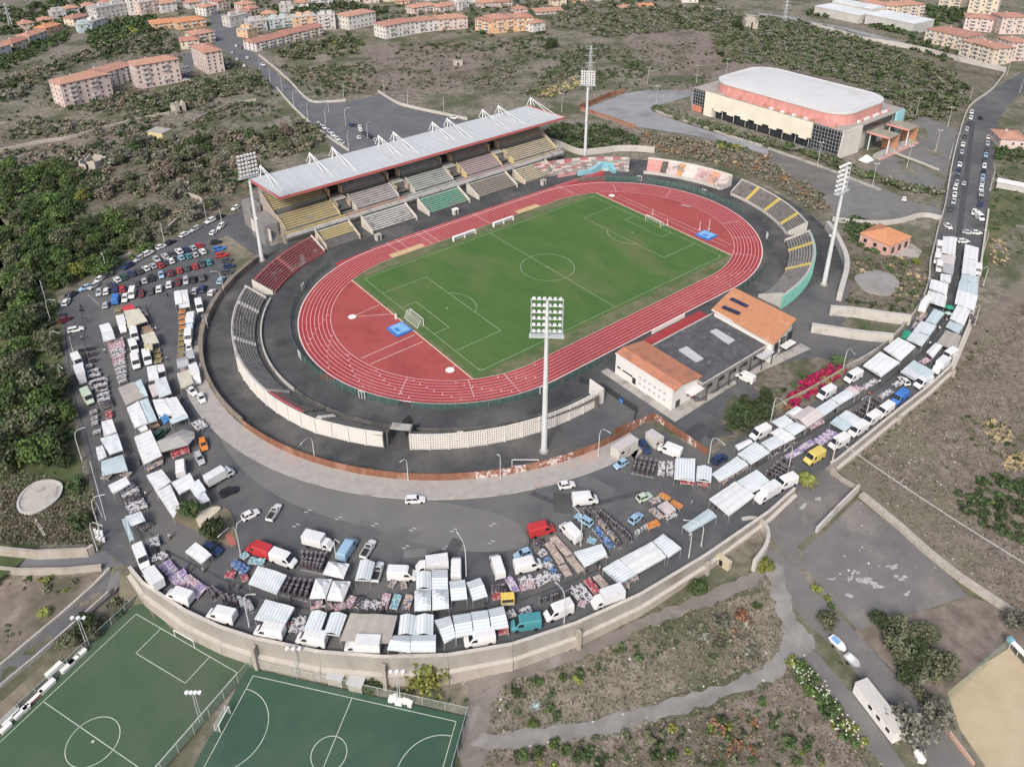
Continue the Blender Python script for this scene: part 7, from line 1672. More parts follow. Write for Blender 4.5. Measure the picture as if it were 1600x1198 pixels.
ST = '''t p T A 445,705 612,657 / 462,775 632,728 3
t w T A 470,800 620,755 / 485,840 640,790 2
t p T A 500,865 625,825 / 505,905 630,870 2
t w T A 515,940 640,895 / 560,1110 650,1080 5
r k T A 150,790 210,775 / 225,770 300,760 2
r k T A 240,830 320,815 / 260,900 325,880 2
t w T A 225,950 295,935 / 240,1000 360,975 2
t w T A 245,1050 380,1020 / 275,1175 430,1145 3
r k T A 300,1130 410,1110 / 350,1185 430,1175 2
t w T B 300,170 440,135 / 345,370 480,335 5
t k T B 370,405 500,370 / 385,440 510,405 2
t r T B 430,500 500,488 / 440,540 505,530 2
t m T B 265,500 340,470 / 275,560 350,535 2
t w T B 285,610 355,590 / 300,700 385,680 2
t m T B 400,1150 480,1165 / 600,1120 690,1140 2
c o V A 1190,380 1262,372 / 1197,545 1267,535 4
c f V A 1190,600 1250,590 / 1180,830 1242,820 5
c n U A 810,555 900,530 / 800,590 925,565 2
c f U A 925,790 1000,770 / 940,890 1015,880 3
c f U A 525,360 595,350 / 535,425 605,410 2
t m U A 810,360 850,420 / 830,390 870,440 1
t w T C 450,450 595,365 / 470,500 640,420 2
t k T C 490,540 670,470 / 500,570 690,510 2
t w T C 510,610 700,540 / 540,655 730,585 2
t k T C 640,810 690,770 / 660,840 775,770 2
t m U C 720,220 880,140 / 735,200 870,130 1
t w V B 1350,590 1420,670 / 1400,570 1470,650 2
c n U B 890,600 970,570 / 900,640 985,605 2
t r V B 1110,920 1290,850 / 1120,950 1300,880 2
t m V B 870,1060 1020,990 / 900,1080 1050,1020 1
t w O D 190,310 320,265 / 215,350 330,310 2
t k O D 225,400 290,370 / 250,440 300,420 2
t w O D 240,490 340,450 / 330,420 390,480 2
t v O D 330,585 450,510 / 400,650 500,570 3
t v O D 430,700 600,610 / 480,745 620,650 2
t p O D 520,770 660,660 / 620,840 740,720 4
t v O D 660,860 760,745 / 690,880 800,760 2
r k O D 840,800 905,890 / 880,790 945,850 2
r k O D 960,850 1010,930 / 1090,880 1130,960 3
r w O D 1150,890 1190,975 / 1250,930 1290,1015 3
t b Q D 1090,560 1150,500 / 1180,640 1240,560 3
t r Q D 1015,640 1110,650 / 1180,700 1250,670 2
t t Q D 1180,475 1245,425 / 1260,500 1420,515 2
r k Q E 755,285 745,440 / 1000,300 930,480 6
r k Q E 625,560 545,705 / 840,580 780,765 5
t w O E 690,960 645,1110 / 760,945 705,1110 2
t r O E 540,1080 600,1005 / 555,1090 615,1015 1
t p Q E 830,840 960,815 / 1080,860 1190,830 2
t m Q E 980,870 1060,830 / 990,880 1070,840 1
t p Q F 945,325 1015,205 / 950,325 1020,205 1
t k Q F 1030,325 1095,205 / 1040,325 1100,205 1
t w Q F 1120,335 1175,250 / 1210,335 1265,255 2
t p Q F 1320,340 1365,180 / 1320,340 1365,180 1
t t Q F 1425,340 1480,190 / 1425,340 1480,190 1
t m Q G 490,670 535,525 / 490,670 535,525 1
t m Q G 330,400 380,420 / 440,430 500,415 2
t k Q G 1385,450 1540,430 / 1385,490 1540,470 2
t r Q G 1390,545 1485,530 / 1390,545 1485,530 1
t m O G 420,1110 540,1130 / 560,1125 700,1120 2
t r O G 1450,905 1560,885 / 1450,905 1560,885 1
t y Q H 690,585 860,775 / 640,645 785,860 2
t y Q H 865,795 985,945 / 790,880 860,990 2
t w Q H 545,775 620,730 / 600,850 685,905 2
t b Q H 610,810 660,850 / 660,930 720,960 2
t w Q H 660,990 770,1010 / 340,1050 480,1010 2
t k Q H 490,650 600,640 / 500,690 580,680 2
t w Q H 500,1050 650,960 / 520,1080 660,1000 2
t p Q H 350,1120 500,1080 / 350,1130 500,1090 1
r k Q H 1070,300 1150,385 / 1310,560 1390,680 4
r k Q H 1180,330 1260,400 / 1420,520 1510,620 4
r m Q H 1160,430 1230,500 / 1250,530 1330,620 2
t b Q H 1130,490 1200,580 / 1215,595 1310,705 2
t t Q H 1055,610 1140,640 / 1055,610 1140,640 1
r k Q H 1020,300 1090,370 / 1100,360 1160,330 2
t w O I 870,510 980,625 / 960,480 1090,655 2
t r O I 1040,430 1160,575 / 1040,430 1160,575 1
t y O I 1140,390 1270,540 / 1140,390 1270,540 1
t p O I 960,665 1035,690 / 960,665 1035,690 1
t v Q I 225,410 310,560 / 225,410 310,560 1
t w O I 215,800 300,770 / 350,770 470,735 2
r k O I 545,660 640,640 / 800,590 860,560 3
t m O I 1400,480 1490,490 / 1480,420 1570,390 2
r k Q J 500,370 460,505 / 700,400 655,545 5
t w Q J 765,400 750,550 / 850,400 840,550 2
t m Q J 650,890 760,990 / 640,820 740,790 2
t o Q J 740,740 840,800 / 860,820 965,880 2
t w Q J 790,990 900,935 / 790,990 900,935 1
r w Q J 480,1165 600,1085 / 480,1165 600,1085 1
t o Q J 600,1085 725,1030 / 600,1085 725,1030 1
t r Q J 950,605 1090,620 / 1130,620 1250,640 2
r k X K 1040,520 1190,580 / 1150,430 1270,500 4
r k X K 490,860 620,930 / 500,880 600,950 1
t m Y K 570,620 690,530 / 720,520 840,440 2
t p Y L 950,300 1050,370 / 1030,285 1110,330 2
t w Y L 1120,310 1260,220 / 1120,310 1260,220 1
t v X L 330,1030 470,950 / 470,940 600,860 2
t v X L 615,840 715,885 / 740,750 860,800 4
r k X L 1040,560 1130,605 / 1200,420 1290,470 5
t w X L 1295,400 1420,330 / 1440,280 1560,225 2
r k X L 220,1080 330,1140 / 260,1050 400,1100 2
t k Y L 150,1000 310,920 / 340,880 420,840 2
t p Y L 560,720 700,640 / 560,720 700,640 1
t m Y M 850,420 890,360 / 890,330 960,280 2
t n Y M 905,250 990,265 / 905,250 990,265 1
t p X M 930,775 1010,735 / 930,775 1010,735 1
r k X M 1440,290 1475,340 / 1440,320 1470,370 2
t k Y N 780,520 850,560 / 780,520 850,560 1'''
for ln in ST.split('\n'):
	t = ln.split(); kind, style, rowk, zo = t[:4]; p = [tuple(map(float, s.split(','))) for s in (t[4], t[5], t[7], t[8])]; n = int(t[9])
	for i in range(n):
		f = i/max(1, n-1); a = P(zo, p[0][0]+(p[2][0]-p[0][0])*f, p[0][1]+(p[2][1]-p[0][1])*f, .8); b = P(zo, p[1][0]+(p[3][0]-p[1][0])*f, p[1][1]+(p[3][1]-p[1][1])*f, .8)
		stall(kind, style, a, b, {'t': 1.6, 'c': 1.8, 'r': 1.25}[kind], rowk)
for r, key, i in PT:
	kind, style, rowk = key; n = NT[key]; w = {'t': 'table of ', 'c': 'stand of crated ', 'r': 'rail of '}[kind]+PN[style]
	start = {'T': 'from the car park', 'U': 'from the car park', 'V': 'from the car park', 'O': 'from the side road', 'Q': 'from the side road', 'X': 'from the paved yard', 'Y': 'from the rusty fence'}[rowk]
	tag(r, f'only {w} {ROWS[rowk]}' if n == 1 else f'{nth(i)} {w} {ROWS[rowk]}, {start}', {'t': 'table', 'c': 'fruit stand', 'r': 'clothes rack'}[kind], 'market stands '+ROWS[rowk])
cabm = M('cabin_panel', (.46, .45, .42), (.56, .55, .52), .5, .8, (.3, .7), (.52, .38, .30), .3, (.6, .7)); cabr = M('cabin_roof', (.40, .38, .38), (.48, .45, .44), .6)
for lab, q, h in (('long grey-white site cabin against the rusty fence', ((230, 245), (440, 125), (517, 182), (318, 300)), 2.7), ('square site cabin in the corner of the rusty fence', ((590, 105), (660, 68), (785, 150), (705, 190)), 2.7)):
	cs = [P('J', *p, h)[:2] for p in q]; c = sum(cs)/4; r = thing('site_cabin', lab, 'cabin', (*c, 0)); MB().prism(cs, 0, h).build('walls', cabm, r); MB().prism([c+(p-c)*1.03 for p in cs], h+.01, h+.13).build('roof', cabr, r)
	e = cs[2]-cs[3]; m_ = cs[3]+e*.5; ang = math.atan2(e[1], e[0]); nn = np.array([e[1], -e[0]])/np.hypot(*e); nn = nn if nn@(m_-c) > 0 else -nn; MB().box((*(m_+nn*.03), 1.0), (.9, .08, 2.0), ang).build('door', M('cabin_door', (.36, .30, .27), None), r); MB().box((*(cs[3]+e*.2+nn*.03), 1.6), (.9, .07, .7), ang).build('window', glassd, r)
a, b = P('I', 155, 645, 1)[:2], P('I', 285, 635, 1)[:2]; c = (a+b)/2; r = thing('sales_trailer', 'small yellow sales trailer among the dark tables', 'trailer', (*c, 0), rz=math.atan2(*(b-a)[::-1]))
ym = M('trailer_yellow', (.62, .46, .10), (.68, .52, .14), 1)
MB().box((0, 0, 1.35), (2.6, 1.5, 1.5)).build('body', ym, None).parent = r; MB().box((0, -.76, 1.5), (2.2, .06, .7)).build('hatch', plast, None).parent = r; MB().box((0, -1.1, 1.1), (2.4, .6, .05)).build('counter', M('trailer_counter', (.45, .42, .25), None), None).parent = r
for s in (-1, 1): put('wheel', WHEEL, r, (0, s*.75, .32))
def person_mesh(shirt, trs, walk, hair):
	bm = bmesh.new(); sp = .14 if walk else .09; st_ = .22 if walk else 0
	P_ = {'pel': (0, 0, .95), 'chest': (0, 0, 1.32), 'neck': (0, 0, 1.5), 'head': (0.02, 0, 1.64), 'top': (0, 0, 1.74), 'hl': (0, .09, .9), 'kl': (st_*.6, sp, .5), 'fl': (st_, sp, .06), 'tl': (st_+.16, sp, .04), 'hr': (0, -.09, .9), 'kr': (-st_*.2, -sp, .5), 'fr': (-st_, -sp, .06), 'tr': (-st_+.16, -sp, .04),
			'sl': (0, .19, 1.42), 'el': (-st_*.5, .25, 1.14), 'wl': (.1-st_*.3, .26, .88), 'sr': (0, -.19, 1.42), 'er': (st_*.4, -.25, 1.14), 'wr': (.12+st_*.4, -.26, .9)}
	R_ = dict(pel=.15, chest=.17, neck=.065, head=.10, top=.075, hl=.10, kl=.07, fl=.05, tl=.04, hr=.10, kr=.07, fr=.05, tr=.04, sl=.075, el=.052, wl=.038, sr=.075, er=.052, wr=.038)
	E_ = 'pel-chest chest-neck neck-head head-top pel-hl hl-kl kl-fl fl-tl pel-hr hr-kr kr-fr fr-tr chest-sl sl-el el-wl chest-sr sr-er er-wr'.split()
	V = {k: bm.verts.new(v) for k, v in P_.items()}
	for e in E_: a, b = e.split('-'); bm.edges.new((V[a], V[b]))
	me = bpy.data.meshes.new('person_skin'); names = list(P_); bm.to_mesh(me); bm.free(); o = bpy.data.objects.new('person_skin', me); COL.objects.link(o)
	o.modifiers.new('Skin', 'SKIN')
	sk = me.skin_vertices[0].data if me.skin_vertices else None
	if sk is None:
		bm = bmesh.new(); bm.from_mesh(me); bm.verts.layers.skin.verify(); bm.to_mesh(me); bm.free(); sk = me.skin_vertices[0].data
	for i, k in enumerate(names): sk[i].radius = (R_[k], R_[k])
	sk[0].use_root = True
	dg = bpy.context.evaluated_depsgraph_get(); ev = o.evaluated_get(dg); res = bpy.data.meshes.new_from_object(ev); bpy.data.objects.remove(o)
	for m in (M('skin', (.42, .26, .19), None), shirt, trs, hair): res.materials.append(m)
	mi = []
	for p in res.polygons:
		z = p.center.z; y = abs(p.center.y); mi.append(3 if z > 1.66 else 0 if (z > 1.5 or (y > .2 and z < 1.12)) else 1 if z > .98 else 2 if z > .1 else 3)
	res.polygons.foreach_set('material_index', mi); res.update(); res.name = 'person'; return res
SH = [('black', (.03, .03, .035)), ('white', (.6, .6, .6)), ('red', (.42, .05, .06)), ('grey', (.24, .25, .27)), ('blue', (.08, .15, .34)), ('pale green', (.35, .45, .36))]
hairm = M('dark_hair', (.03, .022, .018), None); jean = M('dark_trousers', (.04, .045, .06), None)
PM_ = [person_mesh(M('shirt_'+n.replace(' ', '_'), c, None), jean, i % 2 == 1, hairm) for i, (n, c) in enumerate(SH)]
PPL = '''A 180,340 0 T leaning over a scooter near the lone grey car
A 240,480 0 T walking across the asphalt near the crossing white car
A 190,665 3 T walking towards the first racks
A 85,640 0 T behind the crossing white car
A 1080,218 0 V standing alone in front of the big white canopy
A 1075,880 3 V walking in the lane by the cream canopy
A 960,570 1 U by the crated nuts
A 860,350 0 U at the corner of the cream canopy
A 1180,360 0 V at the orange crates
A 1310,350 2 V between the van and the orange crates
A 430,800 1 T by the pink tables
B 670,930 0 T beside the striped canopy
B 800,1030 0 U at the corner of the creased canopy
B 1235,370 0 V by the white canopies at the pavement
B 1300,530 0 V at the corner of the big white canopy
B 460,180 3 T at the white linen tables
C 530,70 0 T beside the pale blue canopy
C 970,935 1 Q with a dark bag crossing towards the single canopy
C 720,490 1 T by the dark and white tables
D 435,270 3 Q walking alone on the asphalt
D 785,620 5 Q alone in the lane between the tables
D 595,590 4 O at the violet tables
D 645,620 0 O at the violet tables
D 1065,800 0 O near the dark rails
D 1150,795 3 O near the dark rails
E 85,660 0 O in the lane left of the striped canopies
E 635,790 0 Q below the black rails
E 860,860 0 Q at the peaked canopies
E 985,880 1 Q at the peaked canopies
F 1325,360 0 O in front of the big beige canopy
G 1315,660 0 O above the four striped canopies
G 265,700 0 O between the beige canopy and the shoe tables
H 450,665 0 Q by the light blue hatchback
H 1250,830 1 Q below the big white canopy
H 1045,940 0 Q in the lane below the boxed goods
H 1150,890 0 O at the long striped canopies
H 1180,930 3 O at the long striped canopies
J 895,610 0 Q at the corner of the striped canopy
J 1075,635 1 Q at the striped canopy
J 1195,700 2 Q in front of the ribbed canopy
J 1150,640 0 Q at the ribbed canopy
J 1070,850 3 Q alone in the lane by the table cover
K 625,620 1 Y in the lane beside the long canopy
K 660,570 0 Y at the long canopy
K 710,550 0 Y at the long canopy
K 950,420 0 Y at the striped canopy
K 1330,240 3 Y in the lane by the white canopy
L 490,780 0 Y in the lane by the pinkish canopy
L 830,560 0 Y at the long striped canopy
L 1285,260 1 Y at the white linen table
L 1180,385 2 X in the middle of the lane
L 1490,130 0 X by the pale striped canopy
M 1110,430 1 X in the lane near the pale blue canopy
M 1010,590 1 X by the small white canopy
M 590,870 2 Y at the red-edged canopy
M 690,850 0 X by the striped canopy
M 1185,350 1 X by the pale blue canopy
M 1160,300 0 Y by the square pale blue canopy
N 1060,460 0 X between the long canopies
N 845,1100 1 Y in the lane by the striped canopy
N 905,970 0 Y in the lane below the parasols
N 1075,500 3 X at the long white canopy'''
NP = {}
for ln in PPL.split('\n'):
	zo, xy, s, rk, wh = ln.split(' ', 4); s = int(s); x, y = map(float, xy.split(',')); p = P(zo, x, y+10)
	o = bpy.data.objects.new('person', PM_[s]); COL.objects.link(o); o.location = (p[0], p[1], .02); o.rotation_euler = (0, 0, random.Random(x*y).uniform(0, 6.28))
	base = f'person in {SH[s][0]} top and dark trousers {wh}'; NP[base] = NP.get(base, 0)+1
	tag(o, base if NP[base] == 1 else base.replace('person', f'{nth(NP[base])} person', 1), 'person', 'people at the market')
for i, (x, y) in enumerate(((955, 860), (945, 925))):
	p = P('N', x, y, 2.2); r = thing('parasol', ('green round parasol in the market lane', 'pale green round parasol just below the green one')[i], 'parasol', (p[0], p[1], 0)); fm = FB['n'][1] if i == 0 else M('parasol_pale_green', (.35, .5, .42), None); q = MB()
	R_ = 1.5 if i == 0 else 1.1
	q.add([(p[0], p[1], 2.7)]+[(p[0]+R_*math.cos(t), p[1]+R_*math.sin(t), 2.15) for t in np.linspace(0, 6.2832, 9)[:-1]], [(0, 1+k, 1+(k+1) % 8) for k in range(8)]); q.build('cover', fm, r); MB().tube([(p[0], p[1], 0), (p[0], p[1], 2.7)], .03, 5).build('pole', polem, r)
p = P('A', 190, 378); r = thing('scooter', 'dark scooter standing on the asphalt beside a person', 'scooter', tuple(p), rz=-.6)
for s in (-.6, .6): q = put('wheel', WHEEL, r, (s, 0, .25), sc=(.75, .6, .75))
MB().box((-.3, 0, .55), (.8, .32, .35)).build('body', pm('k'), None).parent = r; MB().box((-.3, 0, .77), (.7, .3, .1)).build('seat', plast, None).parent = r; MB().tube([(.6, 0, .25), (.45, 0, 1.0)], .05, 5).build('steering_column', plast, None).parent = r; MB().bar((.45, -.32, 1.0), (.45, .32, 1.0), .05, .05).build('handlebar', plast, None).parent = r
# ------------------------------------------------------------------ vegetation
def leafmat(n, a, b): return M('foliage_'+n, a, b, .9, .8, (.3, .7), island=.38, objr=.16, spec=.15)
FOL = {'olive': leafmat('olive', (.080, .090, .052), (.138, .145, .094)), 'green': leafmat('green', (.042, .070, .028), (.080, .112, .048)), 'dark': leafmat('dark', (.030, .046, .022), (.062, .080, .038)),
		'dry': leafmat('dry', (.130, .108, .084), (.215, .185, .148)), 'lime': leafmat('lime', (.110, .135, .030), (.200, .205, .060)), 'straw': leafmat('straw', (.330, .260, .150), (.450, .370, .230)),
		'magenta': leafmat('magenta', (.200, .012, .055), (.320, .030, .095)), 'grey': leafmat('grey', (.105, .106, .084), (.178, .176, .145)), 'bright': leafmat('bright', (.058, .098, .028), (.105, .150, .055)), 'rustic': leafmat('rustic', (.170, .085, .050), (.260, .150, .095))}
bark = M('bark', (.10, .08, .06), (.16, .13, .10), 2)
blossom = M('white_blossom', (.62, .60, .52), None)
def leaf_arrays(n, clumps, leaf, seed, flat=.8, low=-.25):
	r = np.random.default_rng(seed); d = r.normal(size=(clumps, 3)); d[:, 2] = np.abs(d[:, 2])*.9+low; d /= np.linalg.norm(d, axis=1)[:, None]
	cen = d*r.uniform(.35, .78, (clumps, 1)); cr = r.uniform(.24, .46, clumps); k = r.integers(0, clumps, n)
	v = r.normal(size=(n, 3)); v /= np.linalg.norm(v, axis=1)[:, None]; v[:, 2] = np.where(v[:, 2] < -.3, -v[:, 2], v[:, 2])
	p = cen[k]+v*(cr[k]*r.uniform(.65, 1.08, n))[:, None]; nr = v*.8+r.normal(size=(n, 3))*.55; nr /= np.linalg.norm(nr, axis=1)[:, None]
	a = np.cross(nr, r.normal(size=(n, 3))); a /= np.linalg.norm(a, axis=1)[:, None]; b = np.cross(nr, a); s = leaf*r.uniform(.55, 1.25, n)[:, None]
	q = np.stack([p-a*s-b*s*.6, p+a*s-b*s*.6, p+a*s*.7+b*s*.8, p-a*s*.7+b*s*.8], 1); q[:, :, 2] = (q[:, :, 2]-low)*flat+.12
	q[:, :, 2] = np.maximum(q[:, :, 2], .0); return q
def leaves_mesh(name, q, m):
	n = len(q); me = bpy.data.meshes.new(name); me.from_pydata(q.reshape(-1, 3), [], np.arange(4*n).reshape(n, 4)); me.materials.append(m); me.update(); return me
FAR = [leaf_arrays(72, 9, .23, 50+i) for i in range(7)]
NEAR = [leaf_arrays(330, 11, .125, 80+i) for i in range(4)]
CROWN = [leaf_arrays(1100, 22, .075, 120+i, .95, -.45) for i in range(4)]
VM = {}
def bush_mesh(kind, lvl, i):
	key = (kind, lvl, i)
	if key not in VM: VM[key] = leaves_mesh({'F': 'bush', 'N': 'bush', 'C': 'crown'}[lvl], {'F': FAR, 'N': NEAR, 'C': CROWN}[lvl][i], FOL[kind])
	return VM[key]
NOGO = [p for n, p in SHEETS if n in ('market_road', 'stadium_ring_path', 'service_yard', 'upper_road', 'parking_bays', 'concrete_lot', 'arena_road', 'arena_car_park', 'lane', 'paved_yard', 'asphalt_lot', 'lower_lane', 'lower_road', 'side_road', 'sand_court', 'five_a_side_pitch', 'dirt_track', 'far_road', 'villa_terrace', 'arena_forecourt', 'country_lane')]
NOGO += [np.array([(163, -22), (224, -22), (224, 82), (163, 82)]), np.array([(-70, 55), (74, 55), (74, 101), (-70, 101)]), np.array(cs)]
NOGO += [np.array([P('8', *q)[:2] for q in ((535, 545), (590, 515), (680, 505), (770, 530), (815, 580), (800, 630), (740, 650), (640, 635), (570, 600))]), np.array(_pc)]
rv = np.random.default_rng(11); BUSH = []
def scatter(poly, kinds, rmin, rmax, step, label, fill=1.0, patch=0.0):
	"""poly in photograph pixels; kinds: {kind: weight}"""
	w = np.array([T(*p)[:2] for p in poly]); lo, hi = w.min(0), w.max(0); X, Y = np.meshgrid(np.arange(lo[0], hi[0], step), np.arange(lo[1], hi[1], step))
	X = (X+rv.uniform(-.45, .45, X.shape)*step).ravel(); Y = (Y+rv.uniform(-.45, .45, Y.shape)*step).ravel(); ok = inside(w, X, Y) & (rv.random(len(X)) < fill)
	if patch: ok &= (np.sin(X*.11+3*np.sin(Y*.05))+np.sin(Y*.13+2*np.sin(X*.07))+rv.normal(size=len(X))*.5) > patch
	ok &= np.hypot(np.maximum(np.abs(X)-38, 0), Y) > 77.5
	for n in NOGO: ok &= ~inside(n, X, Y)
	for c, r in BCIRC: ok &= (X-c[0])**2+(Y-c[1])**2 > (r*.82)**2
	X, Y = X[ok], Y[ok]; ks = list(kinds); pr = np.array([kinds[k] for k in ks], float); pr /= pr.sum()
	kk = rv.choice(len(ks), len(X), p=pr); Z = hmap(X, Y)
	for x, y, z, k in zip(X, Y, Z, kk): BUSH.append((x, y, z, rmin+(rmax-rmin)*rv.random()**1.8, ks[k], label))
G1, G2, G3 = {'olive': 4, 'green': .5, 'dark': .8, 'dry': 3, 'grey': 4}, {'green': 4, 'bright': 3.5, 'dark': 2.2, 'lime': .5, 'olive': 1.5}, {'dry': 3, 'grey': 2, 'olive': 2, 'rustic': .6}
scatter([(0, 262), (60, 262), (130, 275), (165, 300), (120, 340), (230, 360), (255, 395), (170, 428), (90, 450), (0, 470)], G2, 1.5, 4.2, 3.3, 'bushy tree in the bright green grove left of the car park')
scatter([(100, 240), (240, 225), (330, 215), (420, 200), (500, 195), (510, 225), (440, 250), (395, 300), (330, 330), (270, 365), (225, 385), (165, 340), (110, 300)], G1, 1.0, 3.6, 3.0, 'bush in the grey-green scrub above the car park', .9, -.9)
scatter([(0, 215), (90, 165), (250, 135), (420, 125), (430, 170), (330, 190), (230, 230), (120, 255), (0, 270)], {'dry': 2, 'olive': 3, 'grey': 2, 'dark': 2}, 1.0, 2.6, 3.4, 'bush in the scrub between the stone huts', .9, -.5)
scatter([(180, 165), (270, 140), (340, 125), (400, 115), (420, 130), (330, 160), (240, 180)], {'olive': 3, 'dark': 2, 'grey': 2}, 1.8, 3.2, 4.2, 'bush below the five-storey blocks')
scatter([(0, 125), (80, 105), (160, 70), (240, 45), (270, 60), (285, 85), (190, 85), (110, 105), (20, 160), (0, 160)], {'olive': 2, 'dry': 1, 'dark': 3, 'grey': 2}, 1.6, 3.4, 4.6, 'bush on the slope behind the five-storey blocks')
scatter([(0, 75), (60, 65), (110, 52), (115, 60), (60, 85), (0, 112)], {'green': 4, 'dark': 2}, 2, 3.4, 4.6, 'tree in the green belt of the old town')
scatter([(130, 45), (170, 38), (240, 25), (250, 40), (180, 75), (150, 80)], {'green': 4, 'dark': 3, 'lime': .3}, 2, 4, 4.6, 'tree in the dark grove below the pale blue house')
scatter([(0, 15), (120, 0), (140, 10), (100, 40), (0, 60)], {'dark': 3, 'green': 1}, 2.5, 4.5, 7, 'tree on the wooded slope at the left edge', .85)
scatter([(400, 15), (460, 3), (540, 5), (620, 20), (560, 28), (520, 30), (440, 20)], {'dark': 4, 'olive': 1}, 2.2, 4.2, 6, 'dark tree among the upper town houses', .9)
scatter([(800, 0), (1100, 0), (1180, 25), (1100, 50), (1050, 50), (900, 50), (830, 30)], {'olive': 4, 'dark': 2, 'grey': 2}, 2, 3.8, 6, 'bush in the far field beyond the brown field', .85, -.3)
scatter([(430, 80), (540, 55), (570, 65), (560, 85), (450, 100)], {'dark': 3, 'olive': 3, 'lime': .6}, 1.6, 3.4, 4.4, 'bush along the ridge behind the row house', .8)
scatter([(440, 105), (580, 100), (590, 120), (560, 150), (500, 155), (460, 130)], {'dark': 2, 'olive': 3, 'dry': 1}, 1.2, 2.2, 4.4, 'bush in the field above the upper car park', .9)
scatter([(600, 70), (800, 65), (860, 45), (860, 95), (780, 80), (620, 85)], {'dark': 2, 'olive': 3, 'dry': 2}, 1.2, 2.6, 4.6, 'bush at the foot of the attached row houses', .7)
scatter([(910, 25), (1000, 12), (1130, 20), (1160, 40), (1150, 60), (1080, 45), (960, 60), (920, 55)], {'grey': 4, 'olive': 3, 'dark': 1}, 1.6, 3, 4.4, 'grey bush on the far field behind the brown field', .95)
scatter([(820, 100), (930, 70), (985, 80), (1010, 120), (900, 130), (840, 130)], {'dark': 4, 'green': 2, 'olive': 2}, .8, 1.7, 2.9, 'low creeper clump in front of the brown field', .85, -.6)
scatter([(700, 110), (830, 95), (905, 130), (890, 145), (830, 150), (740, 135)], {'dry': 2, 'grey': 3, 'olive': 2}, 1, 2.2, 3.6, 'dry bush behind the stand roof', .8, -.4)
scatter([(835, 150), (905, 120), (915, 132), (860, 155)], {'lime': 1, 'straw': 2, 'grey': 1}, 1.4, 2.2, 2.8, 'pale reed clump behind the far floodlight mast')
scatter([(1110, 60), (1190, 25), (1300, 45), (1400, 80), (1490, 115), (1508, 135), (1512, 162), (1480, 186), (1440, 206), (1400, 200), (1395, 160), (1330, 130), (1200, 100), (1130, 100)], {'olive': 6, 'green': 1.5, 'dark': 1.6, 'grey': 2.2}, 1.7, 3.1, 3.9, 'rounded olive-green bush in the wood behind the arena')
scatter([(1260, 25), (1330, 32), (1400, 55), (1430, 65), (1425, 45), (1350, 25), (1280, 15)], {'dark': 3, 'green': 3}, 2.4, 4, 5.2, 'roadside tree in front of the factory hall')
scatter([(1430, 60), (1500, 85), (1480, 100), (1400, 70)], {'dark': 3, 'green': 2}, 1.6, 2.8, 4.6, 'garden tree by the broad cream house')
scatter([(1440, 10), (1500, 15), (1510, 35), (1450, 40)], {'dark': 3, 'green': 2}, 2.4, 4, 6, 'dark tree behind the pink towers')
scatter([(930, 165), (1018, 170), (1012, 182), (900, 175)], G3, .8, 1.6, 2.4, 'dry bush along the concrete lot wall', .6)
scatter([(860, 195), (960, 200), (1000, 215), (990, 232), (900, 232), (850, 215)], {'dark': 4, 'green': 2, 'olive': 2}, 1.3, 2.5, 2.6, 'dark bush behind the chequered terrace')
scatter([(1000, 205), (1110, 225), (1200, 245), (1280, 275), (1330, 320), (1260, 330), (1215, 290), (1150, 262), (1060, 245), (1000, 235)], {'dry': 5, 'rustic': 1.0, 'grey': 3, 'olive': 1.5, 'straw': .25}, .9, 2.0, 2.1, 'dry reddish bush on the bank behind the far terraces')
scatter([(1115, 218), (1175, 225), (1165, 240), (1120, 238)], {'green': 3, 'lime': 1}, 1.4, 2.4, 2.8, 'fresh green bush on the bank by the arena road')
scatter([(1310, 330), (1380, 360), (1370, 400), (1330, 380)], {'green': 4, 'dark': 2}, 1.2, 2.2, 2.2, 'garden bush beside the villa')
scatter([(1320, 400), (1420, 405), (1460, 430), (1440, 500), (1390, 470), (1400, 440), (1330, 430)], {'dry': 2, 'olive': 3, 'green': 1.5, 'straw': 1}, .7, 1.5, 1.9, 'bush on the slope round the round platform', .8)
scatter([(1318, 440), (1340, 470), (1420, 480), (1400, 492), (1310, 470)], {'dark': 3, 'olive': 2, 'grey': 2}, .7, 1.4, 1.7, 'dark bush under the round platform', .9)
scatter([(1135, 640), (1150, 615), (1185, 600), (1205, 615), (1190, 640), (1160, 662), (1140, 675)], {'dark': 4, 'green': 2}, 1.6, 2.8, 2.2, 'dark green shrub beside the service road')
scatter([(1200, 600), (1250, 580), (1300, 575), (1320, 585), (1260, 605), (1215, 625)], {'green': 2, 'olive': 2, 'dark': 2}, 1, 1.8, 2.2, 'garden shrub behind the magenta flowers', .8)
scatter([(1226, 634), (1250, 608), (1272, 590), (1300, 577), (1318, 578), (1310, 596), (1280, 616), (1252, 638), (1238, 648)], {'magenta': 6, 'rustic': .6}, 1.0, 1.9, 1.3, 'magenta flowering bush at the garden wall')
scatter([(0, 478), (60, 470), (92, 480), (105, 560), (118, 640), (130, 700), (80, 745), (0, 740)], {'olive': 4, 'green': 3, 'bright': 1.6, 'dark': 1.6}, 1.8, 5.0, 4.4, 'broad tree in the belt left of the market')
scatter([(70, 478), (95, 470), (98, 550), (90, 560)], {'rustic': 1, 'green': 2, 'olive': 2}, 1.2, 2.2, 2.4, 'bush at the kerb of the tree belt')
scatter([(0, 745), (60, 720), (130, 730), (150, 800), (148, 845), (60, 850), (0, 835), (0, 810), (100, 800), (105, 760), (50, 750), (0, 790)], {'green': 2, 'dry': 3, 'olive': 2}, .3, .9, 2.2, 'low bush round the stone platform', .28, -.2)
scatter([(0, 905), (90, 898), (130, 905), (110, 935), (60, 925), (0, 925)], {'lime': 2, 'green': 2, 'olive': 1}, .6, 1.5, 1.8, 'shrub on the edge of the vegetable plot', .6)
